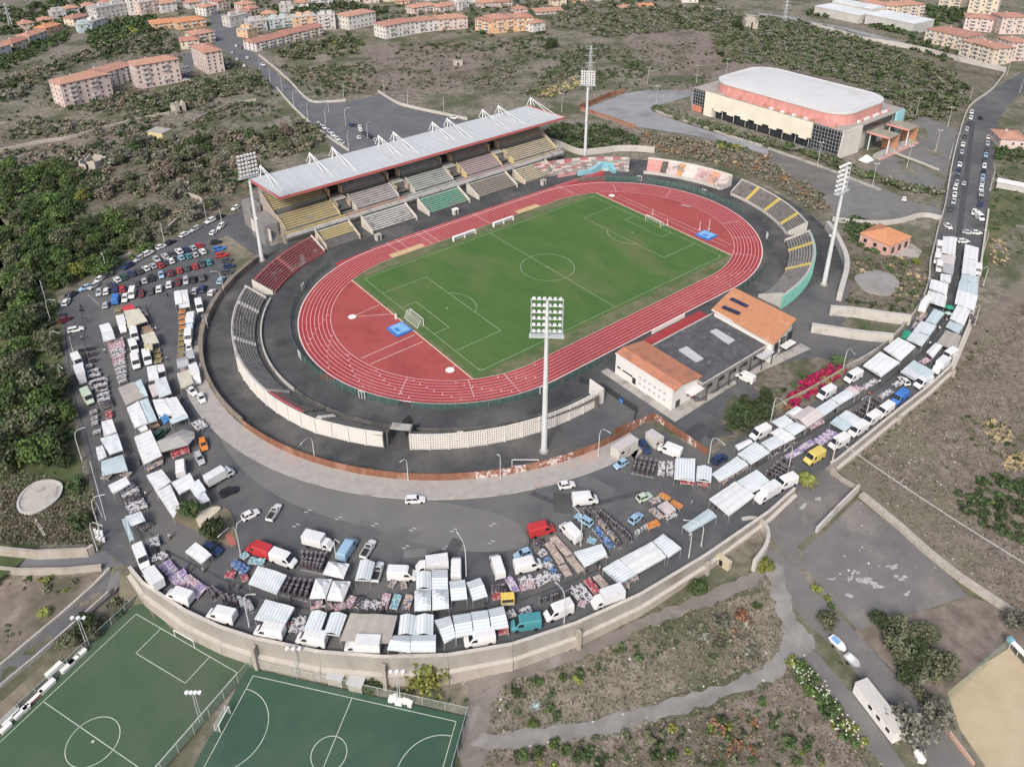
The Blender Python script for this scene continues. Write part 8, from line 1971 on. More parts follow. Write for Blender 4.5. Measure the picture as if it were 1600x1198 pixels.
scatter([(0, 960), (35, 975), (30, 1000), (0, 1015)], {'grey': 1, 'dark': 1, 'green': 1}, .4, .7, 1.3, 'leafy vegetable row in the plot', .8)
scatter([(190, 905), (215, 935), (150, 1000), (100, 1020), (110, 985), (150, 945)], {'grey': 3, 'olive': 3, 'dark': 2}, .9, 2.1, 2.0, 'grey bush between the lower road and the left pitch', .8)
scatter([(565, 1050), (610, 1055), (700, 1085), (705, 1105), (640, 1095), (570, 1075)], {'bright': 3, 'green': 3, 'dry': 1}, .5, 1.2, 1.5, 'low green shrub between the darker pitch and the wall', .9)
scatter([(860, 1055), (930, 1030), (1010, 995), (1050, 975), (1060, 1010), (1020, 1035), (960, 1040), (890, 1070)], {'green': 4, 'lime': 1, 'olive': 2}, .5, 1.2, 1.5, 'green weed clump between the two tracks', .85)
scatter([(1075, 985), (1110, 965), (1170, 960), (1185, 985), (1180, 1030), (1120, 1040), (1080, 1020)], {'grey': 4, 'olive': 3, 'rustic': 1, 'dry': 1}, .8, 1.9, 1.9, 'grey-leaved shrub in the thicket between the tracks', .95)
scatter([(780, 1075), (830, 1060), (880, 1085), (860, 1130), (800, 1130)], {'green': 3, 'olive': 2}, .5, 1.3, 1.8, 'green clump at the left end of the waste ground', .7)
scatter([(800, 1170), (900, 1160), (1000, 1140), (1080, 1120), (1190, 1100), (1270, 1130), (1290, 1198), (800, 1198)], {'green': 3, 'olive': 3, 'dark': 2, 'lime': 1}, .6, 1.4, 1.8, 'bush in the thicket along the lower photograph edge', .8, -.4)
scatter([(1090, 1110), (1180, 1110), (1190, 1175), (1100, 1185)], {'rustic': 4, 'dry': 2}, .5, 1.1, 1.5, 'reddish dry brush heap in the thicket', .9)
scatter([(1230, 905), (1255, 900), (1300, 940), (1320, 975), (1290, 985), (1260, 960)], {'green': 3, 'lime': 1, 'olive': 2}, .8, 1.7, 1.7, 'green bush along the lane verge', .95)
scatter([(1233, 1038), (1258, 1028), (1278, 1058), (1306, 1100), (1336, 1136), (1360, 1164), (1340, 1171), (1305, 1148), (1283, 1113), (1245, 1068)], {'bright': 4, 'green': 3, 'lime': 1}, .9, 1.6, 1.5, 'flowering green bush of the hedge between the lanes')
scatter([(1370, 970), (1420, 985), (1480, 1000), (1480, 1060), (1440, 1090), (1400, 1050)], {'olive': 5, 'grey': 2, 'dark': 2}, 1.2, 2.6, 2.3, 'olive-green tree in the clump by the sand court')
scatter([(1500, 640), (1560, 660), (1600, 680), (1600, 740), (1560, 720), (1510, 690)], {'dark': 3, 'olive': 2, 'grey': 2}, .5, 1.1, 1.7, 'low bush on the brown slope', .7)
scatter([(1490, 770), (1540, 745), (1600, 750), (1600, 850), (1560, 840), (1510, 810)], {'dark': 4, 'green': 2}, .9, 1.9, 2.0, 'dark bush patch at the right edge of the slope', .9)
scatter([(1530, 660), (1570, 660), (1590, 690), (1560, 692), (1535, 680)], {'straw': 5}, .5, 1.0, 1.1, 'golden straw tuft on the slope')
scatter([(1560, 712), (1600, 708), (1600, 735), (1565, 735)], {'straw': 5}, .5, 1.0, 1.1, 'golden straw tuft lower on the slope')
scatter([(1545, 370), (1570, 380), (1580, 410), (1550, 420)], {'straw': 3, 'dry': 2}, .5, 1.1, 1.8, 'dry tuft beside the field wall')
scatter([(1330, 720), (1440, 630), (1500, 575), (1530, 500), (1545, 520), (1500, 600), (1400, 680), (1345, 735)], {'green': 4, 'dark': 2, 'olive': 2}, .3, .8, 1.9, 'weed clump at the foot of the field wall', .55)
scatter([(1400, 590), (1600, 480), (1600, 900), (1450, 830), (1350, 760)], {'dry': 3, 'olive': 3, 'green': 1}, .2, .6, 2.8, 'small tuft on the brown slope', .4)
scatter([(1550, 250), (1600, 240), (1600, 400), (1550, 380)], {'green': 3, 'olive': 2}, .6, 1.5, 3, 'bush on the green verge beside the right road', .5)
scatter([(1555, 215), (1600, 225), (1600, 260), (1555, 250)], {'green': 3, 'dark': 3}, 1.2, 2.2, 2.6, 'garden bush below the low pink house')
scatter([(1380, 200), (1460, 180), (1480, 200), (1420, 290), (1440, 230)], {'dry': 2, 'olive': 2, 'rustic': 1}, .6, 1.3, 2.8, 'scrubby bush on the islands of the arena car park', .5)
scatter([(345, 345), (380, 360), (390, 395), (360, 400)], {'dry': 3, 'olive': 1}, .3, .6, 1.4, 'dry tuft on the bank by the brown wall', .8)
CK = {'dark': 3, 'olive': 3, 'dry': 2, 'grey': 2, 'green': 1}
for q_ in ([(480, 110), (720, 75), (900, 70), (1090, 60), (1130, 100), (1100, 135), (900, 150), (720, 150), (600, 148), (500, 150)], [(0, 240), (0, 170), (250, 130), (420, 110), (500, 195), (330, 210), (160, 240)], [(0, 110), (250, 40), (400, 110), (200, 165), (0, 160)]):
	scatter(q_, CK, .5, 1.5, 3.2, 'low bush dotted over the far fields', .7, -.6)
scatter([(100, 240), (240, 225), (420, 200), (500, 195), (395, 300), (270, 365), (165, 340)], {'dry': 3, 'grey': 2, 'olive': 2}, .3, .8, 2.0, 'low dry tuft above the car park', .7)
scatter([(560, 40), (760, 60), (900, 30), (900, 10), (600, 10)], CK, 1.2, 3, 6.5, 'garden tree among the upper town houses', .6)
scatter([(90, 0), (420, 0), (430, 40), (240, 20), (100, 50)], CK, 1.2, 3, 6.5, 'garden tree in the old town', .6)
scatter([(720, 1075), (1200, 890), (1300, 1000), (1380, 1198), (740, 1198)], {'olive': 2, 'dry': 3, 'green': 2, 'grey': 2}, .2, .55, 2.0, 'tuft on the lower waste ground', .5)
scatter([(0, 640), (60, 600), (60, 690), (0, 720)], {'bright': 3, 'green': 3}, 2.6, 4.4, 3.6, 'tall light green tree in the belt left of the market')
for row_, z in (([(880, 690), (960, 705), (1050, 745), (1200, 790), (1330, 830), (1470, 860), (1597, 900)], '3'), ([(10, 895), (110, 925), (250, 965), (370, 1010), (480, 1055), (620, 1105), (760, 1150), (930, 1195), (1080, 1210)], '4')):
	q = smooth([P(z, *p)[:2] for p in row_], False, 6)
	for i in range(len(q)-1):
		for k in range(max(1, int(np.hypot(*(q[i+1]-q[i]))/.75))):
			f = rv.random(); p = q[i]+(q[i+1]-q[i])*f+rv.uniform(-1.5, 1.5, 2); BUSH.append((p[0], p[1], 0, rv.uniform(1.9, 3.0), rv.choice(['olive', 'green', 'olive', 'grey']), 'olive tree in the hedge along the arena road'))
def apparent(b): return b[3]/np.linalg.norm(np.array(b[:3])-CAMLOC)
def invis(b):
	x, y = PRJ((b[0], b[1], b[2]+.5)); return not (-15 < x < 1615 and -10 < y < 1215)
BUSH = [b for b in BUSH if not invis(b) or rv.random() < .3]
BUSH.sort(key=lambda b: -apparent(b)*(0 if invis(b) else 1))
CW = dict(olive='olive green', green='mid green', dark='dark green', dry='dry brown', lime='yellow-green', straw='straw coloured', magenta='magenta', grey='grey-green', bright='bright green', rustic='reddish brown')
NB = 285
for i, (x, y, z, r, k, lab) in enumerate(BUSH[:NB]):
	o = bpy.data.objects.new('bush', bush_mesh(k, 'C' if r > 1.9 else 'N', i % 4)); COL.objects.link(o); o.location = (x, y, z-.05); o.rotation_euler = (0, 0, rv.uniform(0, 6.28)); o.scale = (r, r*rv.uniform(.85, 1.15), r*rv.uniform(.8, 1.5))
	lab2 = CW[k]+' '+lab.replace('dark green ', '').replace('dark ', '').replace('light green ', '').replace('grey-leaved ', '').replace('olive-green ', '').replace('olive ', '').replace('green ', '', 1 if lab.startswith('green') else 0); tag(o, lab2, 'bush', lab2)
mats = list(FOL); Q, MI = [], []
for x, y, z, r, k, lab in BUSH[NB:]:
	q = FAR[rv.integers(7)]; a = rv.uniform(0, 6.28); ca, sa = math.cos(a), math.sin(a)
	if r < .9: q = q[::2]
	s = q.copy(); s[..., 0] = (q[..., 0]*ca-q[..., 1]*sa)*r+x; s[..., 1] = (q[..., 0]*sa+q[..., 1]*ca)*r+y; s[..., 2] = q[..., 2]*r*rv.uniform(.8, 1.2)+z-.05
	Q.append(s); MI.append(np.full(len(s), mats.index(k), np.int32))
Q = np.concatenate(Q); me = leaves_mesh('scrub', Q, FOL[mats[0]])
for k in mats[1:]: me.materials.append(FOL[k])
me.polygons.foreach_set('material_index', np.concatenate(MI)); me.update()
o = bpy.data.objects.new('scrub', me); COL.objects.link(o); tag(o, 'mass of scrub, hedge and bushes covering the fields round the stadium', 'scrub', None, 'stuff')
def tufts(n, polys, h, m, name, label):
	q = []
	for poly in polys:
		w = np.array([T(*p)[:2] for p in poly]); lo, hi = w.min(0), w.max(0); X = rv.uniform(lo[0], hi[0], n); Y = rv.uniform(lo[1], hi[1], n); ok = inside(w, X, Y)
		for g in NOGO: ok &= ~inside(g, X, Y)
		X, Y = X[ok], Y[ok]; Z = hmap(X, Y); a = rv.uniform(0, 6.28, len(X)); l = rv.uniform(.12, .38, len(X)); hh = h*rv.uniform(.5, 1.3, len(X)); dx, dy = np.cos(a)*l, np.sin(a)*l; t = rv.uniform(-.3, .3, (2, len(X)))
		q.append(np.stack([np.stack([X-dx, Y-dy, Z], 1), np.stack([X+dx, Y+dy, Z], 1), np.stack([X+dx*.5+t[0], Y+dy*.5+t[1], Z+hh], 1), np.stack([X-dx*.5+t[0], Y-dy*.5+t[1], Z+hh], 1)], 1))
	o = bpy.data.objects.new(name, leaves_mesh(name, np.concatenate(q), m)); COL.objects.link(o); tag(o, label, 'grass', None, 'stuff')
tufts(9000, [[(770, 1040), (1200, 880), (1240, 1010), (1380, 1198), (760, 1198)], [(0, 730), (150, 760), (150, 850), (0, 850)], [(1310, 720), (1500, 570), (1600, 470), (1600, 960), (1450, 850)]], .28, FOL['olive'], 'grass', 'thin green grass tufts on the lower waste ground')
tufts(9000, [[(770, 1060), (1200, 900), (1240, 1010), (1380, 1198), (760, 1198)], [(1310, 720), (1500, 570), (1600, 470), (1600, 960), (1450, 850)], [(0, 760), (150, 790), (150, 850), (0, 850)], [(1000, 210), (1330, 280), (1330, 330), (1200, 290)]], .3, FOL['dry'], 'dry_grass', 'dry brown grass tufts on the lower waste ground')
litter = MB(); rg = random.Random(5)
for _ in range(240):
	x, y = rg.choice([(rg.uniform(1310, 1600), rg.uniform(600, 900)), (rg.uniform(1320, 1500), rg.uniform(640, 760)), (rg.uniform(780, 1200), rg.uniform(1000, 1198))])
	p = T(x, y); s = rg.uniform(.12, .4); litter.box((p[0], p[1], p[2]+.08), (s, s*rg.uniform(.4, 1), .1), rg.uniform(0, 3))
tag(litter.build('litter', M('litter_white', (.5, .5, .5), None, objr=0, island=.3)), 'scattered white litter on the slope and waste ground', 'litter', None, 'stuff')
def tree(label, zone, x, y, R_, H_, kind, name='tree', lean=0, cols=None, cat='tree'):
	p = TZ(zone, x, y); r = thing(name, label, cat, tuple(p)); rg = random.Random(label); th = H_-R_*1.1
	MB().tube([(p[0], p[1], p[2]-.1), (p[0]+.1, p[1], p[2]+th*.6), (p[0]+.15, p[1]+.1, p[2]+H_-R_*.7)], [.13*R_**.5+.08, .1*R_**.5+.06, .05], 7).build('trunk', bark, r)
	mb = MB()
	for k in range(6):
		a = k*1.05+rg.uniform(0, .6); z0 = th*rg.uniform(.5, 1.0); l = R_*rg.uniform(.5, .75); mb.tube([(p[0]+.1, p[1], p[2]+z0), (p[0]+math.cos(a)*l, p[1]+math.sin(a)*l, p[2]+z0+l*.9)], [.07, .02], 5)
	mb.build('limb', bark, r)
	put('crown', bush_mesh(kind, 'C', rg.randrange(4)), r, (0, 0, H_-R_*1.75), rg.uniform(0, 6), (R_*1.05, R_*1.05, R_*1.05)); return r
tree('round green tree with visible gaps among the white canopies', 'C', 1190, 730, 2.6, 5.6, 'green'); tree('dense round dark tree on the kerbed island', 'C', 1430, 930, 3.2, 6.0, 'dark')
tree('yellow-green spreading tree under the retaining wall', '14', 1080, 700, 4.0, 6.4, 'lime'); tree('dark green shrub tree left of the yellow-green one', '14', 730, 690, 2.2, 3.4, 'green')
tree('olive tree, left one of the pair by the lower lane', '16', 800, 470, 3.0, 5.2, 'olive'); tree('olive tree, right one of the pair by the lower lane', '16', 1060, 600, 3.2, 5.6, 'olive')
tree('dark tree squeezed between the pair of olive trees', '16', 950, 520, 2.4, 4.4, 'dark'); tree('wide grey-olive tree overhanging the white caravan', '16', 880, 1010, 4.2, 6.5, 'grey')
tree('grey-olive tree beside the sand court corner', '16', 1050, 900, 3.0, 5.0, 'grey'); tree('round bush tree on the lane verge above the boat trailer', '16', 370, 300, 2.4, 3.4, 'olive')
tree('pale dry tree at the right photograph edge', '16', 1540, 330, 2.6, 5.0, 'grey'); tree('dark green tree by the twin lamp of the left pitch road', '13', 540, 330, 2.2, 4.0, 'dark'); tree('olive tree under the twin lamp of the left pitch road', '13', 430, 440, 2.2, 3.6, 'olive')
tree('large dark tree at the kerb of the tree belt', '9', 330, 460, 4.6, 8.0, 'dark'); tree('large pale green tree, tallest of the belt', '9', 190, 330, 5.2, 9.5, 'olive'); tree('dark round bush tree by the side road corner', '9', 500, 880, 2.8, 3.8, 'dark'); tree('round green bush tree by the kerb above the dark one', '9', 475, 650, 2.6, 3.4, 'green')
tree('big round tree on the edge of the brown field', '3', 250, 300, 5.2, 8.5, 'dark'); tree('pine-like dark tree at the stone tower', '3', 1400, 180, 4.0, 7.0, 'dark')
tree('bushy dark tree on the bank beside the service road', '11', 1440, 270, 4.0, 5.6, 'dark'); tree('second dark tree on the bank beside the service road', '11', 1530, 190, 3.8, 5.4, 'dark')
tree('yellow-green garden tree on the villa terrace', '8', 920, 450, 1.6, 2.8, 'lime'); tree('dark green plant clump beside the ramp cabin', '15', 1150, 90, 2.4, 2.8, 'green'); tree('yellow-green creeper over the ramp cabin', '12', -30, 1130, 2.4, 2.6, 'lime')
for i, (x, y) in enumerate(((1530, 200), (130, 930), (280, 880), (70, 1130), (160, 1100), (260, 1050), (480, 1130), (1560, 800), (30, 740), (160, 670))):
	tree(f'small lone green bush on the waste ground, {nth(i+1)} of the scattered ones', '15', x, y, 1.1, 1.3, 'bright' if i % 2 else 'green', 'bush', cat='bush')
def palm(label, zone, x, y, R_, H_, kind='green', n=34):
	p = TZ(zone, x, y); r = thing('palm_tree', label, 'palm', tuple(p)); rg = random.Random(label)
	MB().tube([(*p[:2], p[2]-.1), (*p[:2], p[2]+H_)], [.38, .30], 8).build('trunk', bark, r)
	for k in range(n):
		a = k*2.4; up = rg.uniform(.0, 1.0); mb = MB(); pr = None; d = np.array([math.cos(a), math.sin(a)]); s_ = np.array([-d[1], d[0]]); N = 6
		pts = [(p[:2]+d*R_*(t/N)*(1-.25*up), p[2]+H_+R_*(up*.9*(t/N)-(.35+.6*up)*(t/N)**2)) for t in range(N+1)]
		for t in range(N):
			w0, w1 = (.05+.26*math.sin(math.pi*min(1, (t+.4)/N)))*R_*.32, (.05+.26*math.sin(math.pi*min(1, (t+1.4)/N)))*R_*.32*(t < N-1)
			(q0, z0), (q1, z1) = pts[t], pts[t+1]
			for s in (-1, 1): mb.add([(*q0, z0), (*(q0+s_*s*w0), z0-w0*.5), (*(q1+s_*s*w1), z1-w1*.5), (*q1, z1)], [(0, 1, 2, 3)] if s < 0 else [(3, 2, 1, 0)])
		mb.build('frond', FOL[kind], r)
palm('large feathery palm beside the entrance lane', '8', 430, 1080, 3.0, 2.2, 'green'); palm('smaller palm between the two whitish walls', '8', 605, 870, 1.9, 1.4, 'green', 24)
palm('pale spiky palm at the edge of the paved yard', '12', 235, 620, 3.3, 1.8, 'lime', 34); palm('garden palm in front of the low pink house', '4', 1530, 900, 2.6, 4.0, 'green', 28); palm('small light green palm in the vegetable plot', '13', 280, 250, 1.8, 1.0, 'lime', 26)
p = TZ('15', 145, 830); r = thing('agave', 'pale blue-grey agave rosette on the waste ground', 'agave', tuple(p))
for k in range(14):
	a = k*2.4; d = np.array([math.cos(a), math.sin(a)]); MB().tube([(*p[:2], p[2]), (*(p[:2]+d*.6), p[2]+.5), (*(p[:2]+d*1.2), p[2]+.75)], [.12, .09, .01], 4).build('leaf', M('agave_leaf', (.26, .32, .32), (.32, .38, .37), 1), r)
fl = MB(); rg = random.Random(9)
for poly in ([(1233, 1038), (1258, 1028), (1278, 1058), (1306, 1100), (1336, 1136), (1360, 1164), (1340, 1171), (1305, 1148), (1283, 1113), (1245, 1068)],):
	w = np.array([T(*p)[:2] for p in poly]); lo, hi = w.min(0), w.max(0); n = 0
	while n < 90:
		x, y = rg.uniform(lo[0], hi[0]), rg.uniform(lo[1], hi[1])
		if inside(w, x, y): fl.box((x, y, H1(x, y)+rg.uniform(1.1, 1.7)), (.22, .22, .12), rg.uniform(0, 3)); n += 1
tag(fl.build('blossom', blossom), 'white blossoms dotted over the hedge between the lanes', 'blossom', None, 'stuff')
# ------------------------------------------------------------------ lamps, poles, cables, odd things
lampw = M('lamp_pole', (.42, .43, .43), (.50, .51, .50), 2, .5)
def lamp(label, zb, b, tip, zt=None, h=9.0, lo=False, kind='curved', group='street lamps'):
	p = (TZ if lo else P)(zb, *b); p = np.array(p); t = U(*PX(zt or zb, *tip), p[2]+h); d = t[:2]-p[:2]; L = np.hypot(*d); d = d/max(L, .01); L = min(L, 3.6)
	r = thing('street_lamp', label, 'street lamp', tuple(p), group)
	z = p[2]
	if kind == 'curved':
		pts = [(*p[:2], z), (*(p[:2]), z+h*.72), (*(p[:2]+d*L*.12), z+h*.88), (*(p[:2]+d*L*.42), z+h*.98), (*(p[:2]+d*L), z+h)]
		MB().tube(pts, [.13, .10, .085, .075, .06], 7).build('pole', lampw, r); q = p[:2]+d*(L+.35); MB().box((*q, z+h-.02), (.8, .22, .1), math.atan2(d[1], d[0])).build('lantern', lampw, r)
	else:
		MB().tube([(*p[:2], z), (*p[:2], z+h)], [.13, .07], 7).build('pole', lampw, r); dv = np.array([_r[0], _r[1]]); dv /= np.hypot(*dv)
		MB().bar((*(p[:2]-dv*.8), z+h), (*(p[:2]+dv*.8), z+h), .08, .08).build('crossbar', lampw, r)
		for s in (-1, 1): q = p[:2]+dv*.8*s; MB().box((*q, z+h+.08), (.7, .4, .18), math.atan2(dv[1], dv[0])).build('lantern', steel_w, r)
	MB().tube([(*p[:2], z), (*p[:2], z+.9)], [.19, .17], 7).build('base', lampw, r); return r
lamp('street lamp bent over the burnt gate pavement, left one', '10', (370, 487), (283, 368)); lamp('street lamp with short arm beside the cream gate panel', '10', (950, 602), (912, 475), h=7); lamp('straight street lamp by the graffiti fence', '10', (1525, 592), (1520, 445), h=7)
lamp('street lamp before the long site cabin', '11', (538, 447), (600, 295)); lamp('street lamp at the corner end of the rusty fence', '11', (1225, 492), (1332, 382))
lamp('street lamp at the kerb by the big tree belt', '9', (512, 475), (508, 275)); lamp('street lamp at the kerb by the stone platform', '9', (618, 900), (628, 692)); lamp('street lamp leaning over the side road junction', 'C', (215, 1065), (430, 880))
lamp('street lamp at the lower corner of the car park scrub', '5', (322, 820), (372, 682)); lamp('street lamp left of the blue van at the scrub edge', '5', (290, 690), (255, 572)); lamp('street lamp at the scrub wall behind the parking edge', '5', (672, 512), (632, 385), h=9)
lamp('street lamp at the scrub edge above the double row', '5', (1026, 312), (1000, 205)); lamp('street lamp with cable at the upper scrub edge', '5', (1290, 180), (1258, 72)); lamp('curved street lamp at the upper corner of the car park', '5', (1387, 212), (1310, 105))
lamp('street lamp arching from the brown wall over parked cars', '5', (1400, 640), (1325, 495)); lamp('street lamp at the pavement beside the white van', '5', (1297, 852), (1262, 768), h=6); lamp('street lamp at the tree belt by the first racks', '5', (340, 985), (378, 882), h=7); lamp('street lamp at the tree belt below the first racks', '5', (392, 1192), (437, 1150), h=7)
lamp('double-armed street lamp on the kerbed island, first arm', 'D', (1172, 432), (935, 255)); 
lamp('street lamp rising from the open lane behind the dark box truck', '10', (1312, 1195), (1262, 935)); lamp('thin street lamp behind the white peaked canopy', '10', (500, 1085), (506, 975), h=6)
lamp('street lamp on the low wall among the dark racks', 'D', (1262, 1190), (1285, 850)); lamp('street lamp on the low wall by the awning van', 'I', (808, 895), (740, 480)); lamp('street lamp between the two white vans by the black racks', 'H', (980, 680), (920, 285))
lamp('street lamp at the paved yard over the lane', 'K', (1272, 512), (1185, 340)); lamp('street lamp at the garden wall by the first canopies', 'L', (160, 662), (345, 495)); lamp('street lamp at the garden wall by the magenta bushes', 'L', (905, 142), (1080, 20)); lamp('street lamp at the field wall between two vans', 'L', (1137, 652), (1065, 455))
lamp('street lamp at the low wall beside the long canopy', '11', (1103, 1080), (1120, 930), h=7); lamp('thin white lamp behind the upturned canopy', '11', (1180, 1010), (1055, 845), h=7)
lamp('street lamp at the field wall beside the topmost canopy', 'N', (1315, 270), (1330, 60), h=8); lamp('street lamp at the field wall beside the longest canopy', 'N', (1305, 640), (1292, 475), h=8); lamp('street lamp at the field wall above the paved yard end', 'N', (1215, 1050), (1190, 905), h=8)
lamp('street lamp near the top of the market on the garden side', 'N', (735, 640), (740, 560), h=4)
for i, (b, t) in enumerate((((1045, 942), (1085, 785)), ((865, 1047), (910, 880)), ((920, 732), (945, 625)), ((1120, 792), (1145, 695)), ((650, 1162), (700, 985)), ((310, 1022), (345, 850)))):
	lamp(('twin lamp in the middle of the arena car park', 'twin lamp by the planted island of the arena car park', 'twin lamp behind the arena blue panel', 'twin lamp near the right road parapet', 'twin lamp at the near end of the arena hedge', 'twin lamp at the glazed corner of the arena')[i], '4', b, t, kind='twin', h=10, group='twin lamps round the arena')
for i, (b, t) in enumerate((((1115, 1190), (1205, 1090)), ((1133, 992), (1212, 930)), ((1195, 840), (1215, 760)), ((1255, 640), (1270, 575)), ((1382, 1190), (1400, 930)), ((1490, 470), (1500, 430)), ((1570, 580), (1585, 515)))):
	lamp(f'{nth(i+1)} curved lamp of the right road above the market', '4', b, t, group='lamps of the right road')
for i, (b, t) in enumerate((((845, 527), (853, 410)), ((900, 652), (905, 525)), ((1150, 517), (1157, 460)), ((1335, 472), (1337, 415)), ((310, 702), (315, 570)))):
	lamp(('lamp beyond the rear edge of the concrete lot', 'lamp in the middle of the concrete lot', 'lamp just left of the arena roof', 'lamp behind the arena roof', 'lamp behind the far end of the stand roof')[i], '3', b, t, kind='twin', h=10, group='twin lamps round the arena')
for i, (b, t) in enumerate((((90, 512), (80, 445)), ((165, 577), (155, 497)), ((237, 662), (243, 565)), ((325, 747), (330, 640)), ((455, 702), (452, 620)), ((435, 770), (465, 710)), ((560, 782), (577, 672)), ((577, 922), (582, 830)), ((697, 862), (727, 770)), ((550, 630), (552, 560)), ((800, 590), (797, 535)), ((948, 660), (945, 575)), ((1172, 712), (1175, 600)), ((25, 430), (22, 375)))):
	lamp(f'{nth(i+1)} slim lamp of the upper road and its car park', '2', b, t, group='lamps of the upper road')
r = bpy.data.objects[[o.name for o in COL.objects if o.get('label', '').startswith('double-armed')][0]]; r['label'] = 'double-armed street lamp on the kerbed island'
p = np.array(P('D', 1172, 432)); t = U(*PX('D', 1185, 75), 9.0); d = t[:2]-p[:2]; L = np.hypot(*d); d /= L; L = min(L, 3.4)
MB().tube([(*p[:2], 6.5), (*(p[:2]+d*L*.3), 8.4), (*(p[:2]+d*L), 9)], [.09, .08, .06], 7).build('arm', lampw, r)
def lattice(label, zone, b, topy):
	p = P(zone, *b); px, py = PX(zone, *b); h = height_at(px, py, PX(zone, b[0], topy)[1]); r = thing('lattice_mast', label, 'mast', tuple(p)); w = 1.1
	for sx in (-1, 1):
		for sy in (-1, 1): MB().tube([(p[0]+sx*w, p[1]+sy*w, 0), (p[0]+sx*.3, p[1]+sy*.3, h)], .12, 4).build('leg', galv, r)
	mb = MB(); n = int(h/2.4)
	for k in range(n):
		z0, z1 = h*k/n, h*(k+1)/n; w0, w1 = w+(.3-w)*k/n, w+(.3-w)*(k+1)/n
		for s in (-1, 1): mb.bar((p[0]-w0, p[1]+s*w0, z0), (p[0]+w1, p[1]+s*w1, z1), .09, .09); mb.bar((p[0]+s*w0, p[1]-w0, z0), (p[0]+s*w1, p[1]+w1, z1), .09, .09)
	mb.build('lattice_bracing', galv, r)
	for f in (.62, .78, .92): MB().bar((p[0]-3*_r[0], p[1]-3*_r[1], h*f), (p[0]+3*_r[0], p[1]+3*_r[1], h*f), .2, .2).build('cross_arm', galv, r)
lattice('lattice power mast rising behind the far floodlight mast', '3', (482, 560), 285); lattice('lattice power mast at the left edge of the factory hall', '4', (100, 150), 0); lattice('lattice mast at the far left edge of the town', '1', (75, 190), 20)
p = P('L', 790, 1110); r = thing('utility_pole', 'pale utility pole at the corner of the paved yard', 'pole', tuple(p)); t = U(*PX('L', 895, 760), 8.0)
MB().tube([(*p[:2], -.5), (p[0], p[1], 8.2)], [.18, .12], 8).build('pole', M('pole_concrete', (.45, .42, .38), (.52, .49, .45), 1), r); MB().box((p[0], p[1], 7.6), (1.2, .12, .12), .8).build('cross_arm', galv, r)
a = np.array([p[0], p[1], 7.6]); q = T(1660, 965); b = np.array([q[0], q[1], q[2]+7.0])
cb = thing('overhead_cable', 'pair of overhead cables running from the yard corner pole across the brown slope', 'cable', tuple(a))
for k in range(2):
	pts = [a+(b-a)*t+np.array([.25*k, .25*k, -3.0*4*t*(1-t)*.3]) for t in np.linspace(0, 1, 14)]; MB().tube(pts, .045, 4).build('cable', lampw, cb)
q2 = thing('utility_pole', 'utility pole beyond the right edge carrying the slope cables', 'pole', tuple(q)); MB().tube([tuple(q-np.array([0, 0, .3])), tuple(q+np.array([0, 0, 7.4]))], [.18, .12], 8).build('pole', M('pole_concrete', (.45, .42, .38)), q2)
isl = thing('kerbed_island', 'kerbed planted island with red paving beside the dark round tree', 'island', tuple(P('C', 1400, 800)))
ip = smooth([P('C', *q)[:2] for q in ((1010, 730), (1150, 640), (1300, 590), (1480, 600), (1597, 660), (1640, 800), (1660, 1010), (1560, 1010), (1420, 930), (1250, 860), (1100, 790))], True, 3)
MB().prism(ip, 0, .18).build('kerb_slab', M('island_soil', (.12, .11, .075), (.18, .16, .11), .6), isl)
rp_ = [P('C', *q, .2)[:2] for q in ((1545, 900), (1597, 870), (1640, 950), (1660, 1005), (1570, 1000))]; MB().prism(rp_, .18, .24).build('red_paving', M('red_paving', (.30, .10, .085), (.36, .13, .11), .8), isl)
rp_ = [P('C', *q, .2)[:2] for q in ((1225, 670), (1280, 640), (1320, 690), (1250, 740))]; MB().prism(rp_, .18, .24).build('red_paving', M('red_paving', (.3, .1, .085)), isl)
wb_ = smooth([P('C', *q, .3)[:2] for q in ((1240, 740), (1330, 650), (1440, 620), (1500, 640), (1380, 760), (1390, 900), (1330, 880))], True, 3); MB().prism(wb_, .18, .75).build('planter_wall', M('planter_cream', (.50, .45, .36), (.58, .53, .43), .8), isl)
def lowbox(label, name, cat, zone, q, h, parts):
	cs = [TZ(zone, *p) for p in q]; c = sum(cs)/4; r = thing(name, label, cat, tuple(c)); return r, cs, c
r, cs4, c = lowbox('long white mobile cabin beside the lower lane under the grey-olive tree', 'mobile_cabin', 'cabin', '16', ((525, 735), (640, 690), (860, 960), (770, 1060)), 3, None)
a0, a1, a2, a3 = [np.array(q[:2]) for q in cs4]; e = (a3-a0); L = np.hypot(*e); ang = math.atan2(e[1], e[0]); z = c[2]; cen = (a0+a3)/2+np.array([e[1], -e[0]])/L*0; nrm = np.array([-e[1], e[0]])/L; nrm = nrm if nrm@(a1-a0) > 0 else -nrm; cen = (a0+a3)/2+nrm*1.3
MB().box((*cen, z+1.5), (L, 2.6, 2.6), ang).build('body', white, r); MB().box((*cen, z+2.88), (L+.1, 2.7, .14), ang).build('roof', M('cabin_roof_grey', (.50, .48, .45), (.56, .54, .51), .5), r)
for f in (.42, .62, .85): q = a0+e*f; MB().box((*(q-nrm*.02), z+1.8), (.8, .12, .7), ang).build('window', glassd, r)
MB().box((*(a0+nrm*1.3-e/L*.05), z+1.5), (.1, 2.2, 2.2), ang).build('end_panel', paint('reddish_panel', (.42, .28, .24)), r)
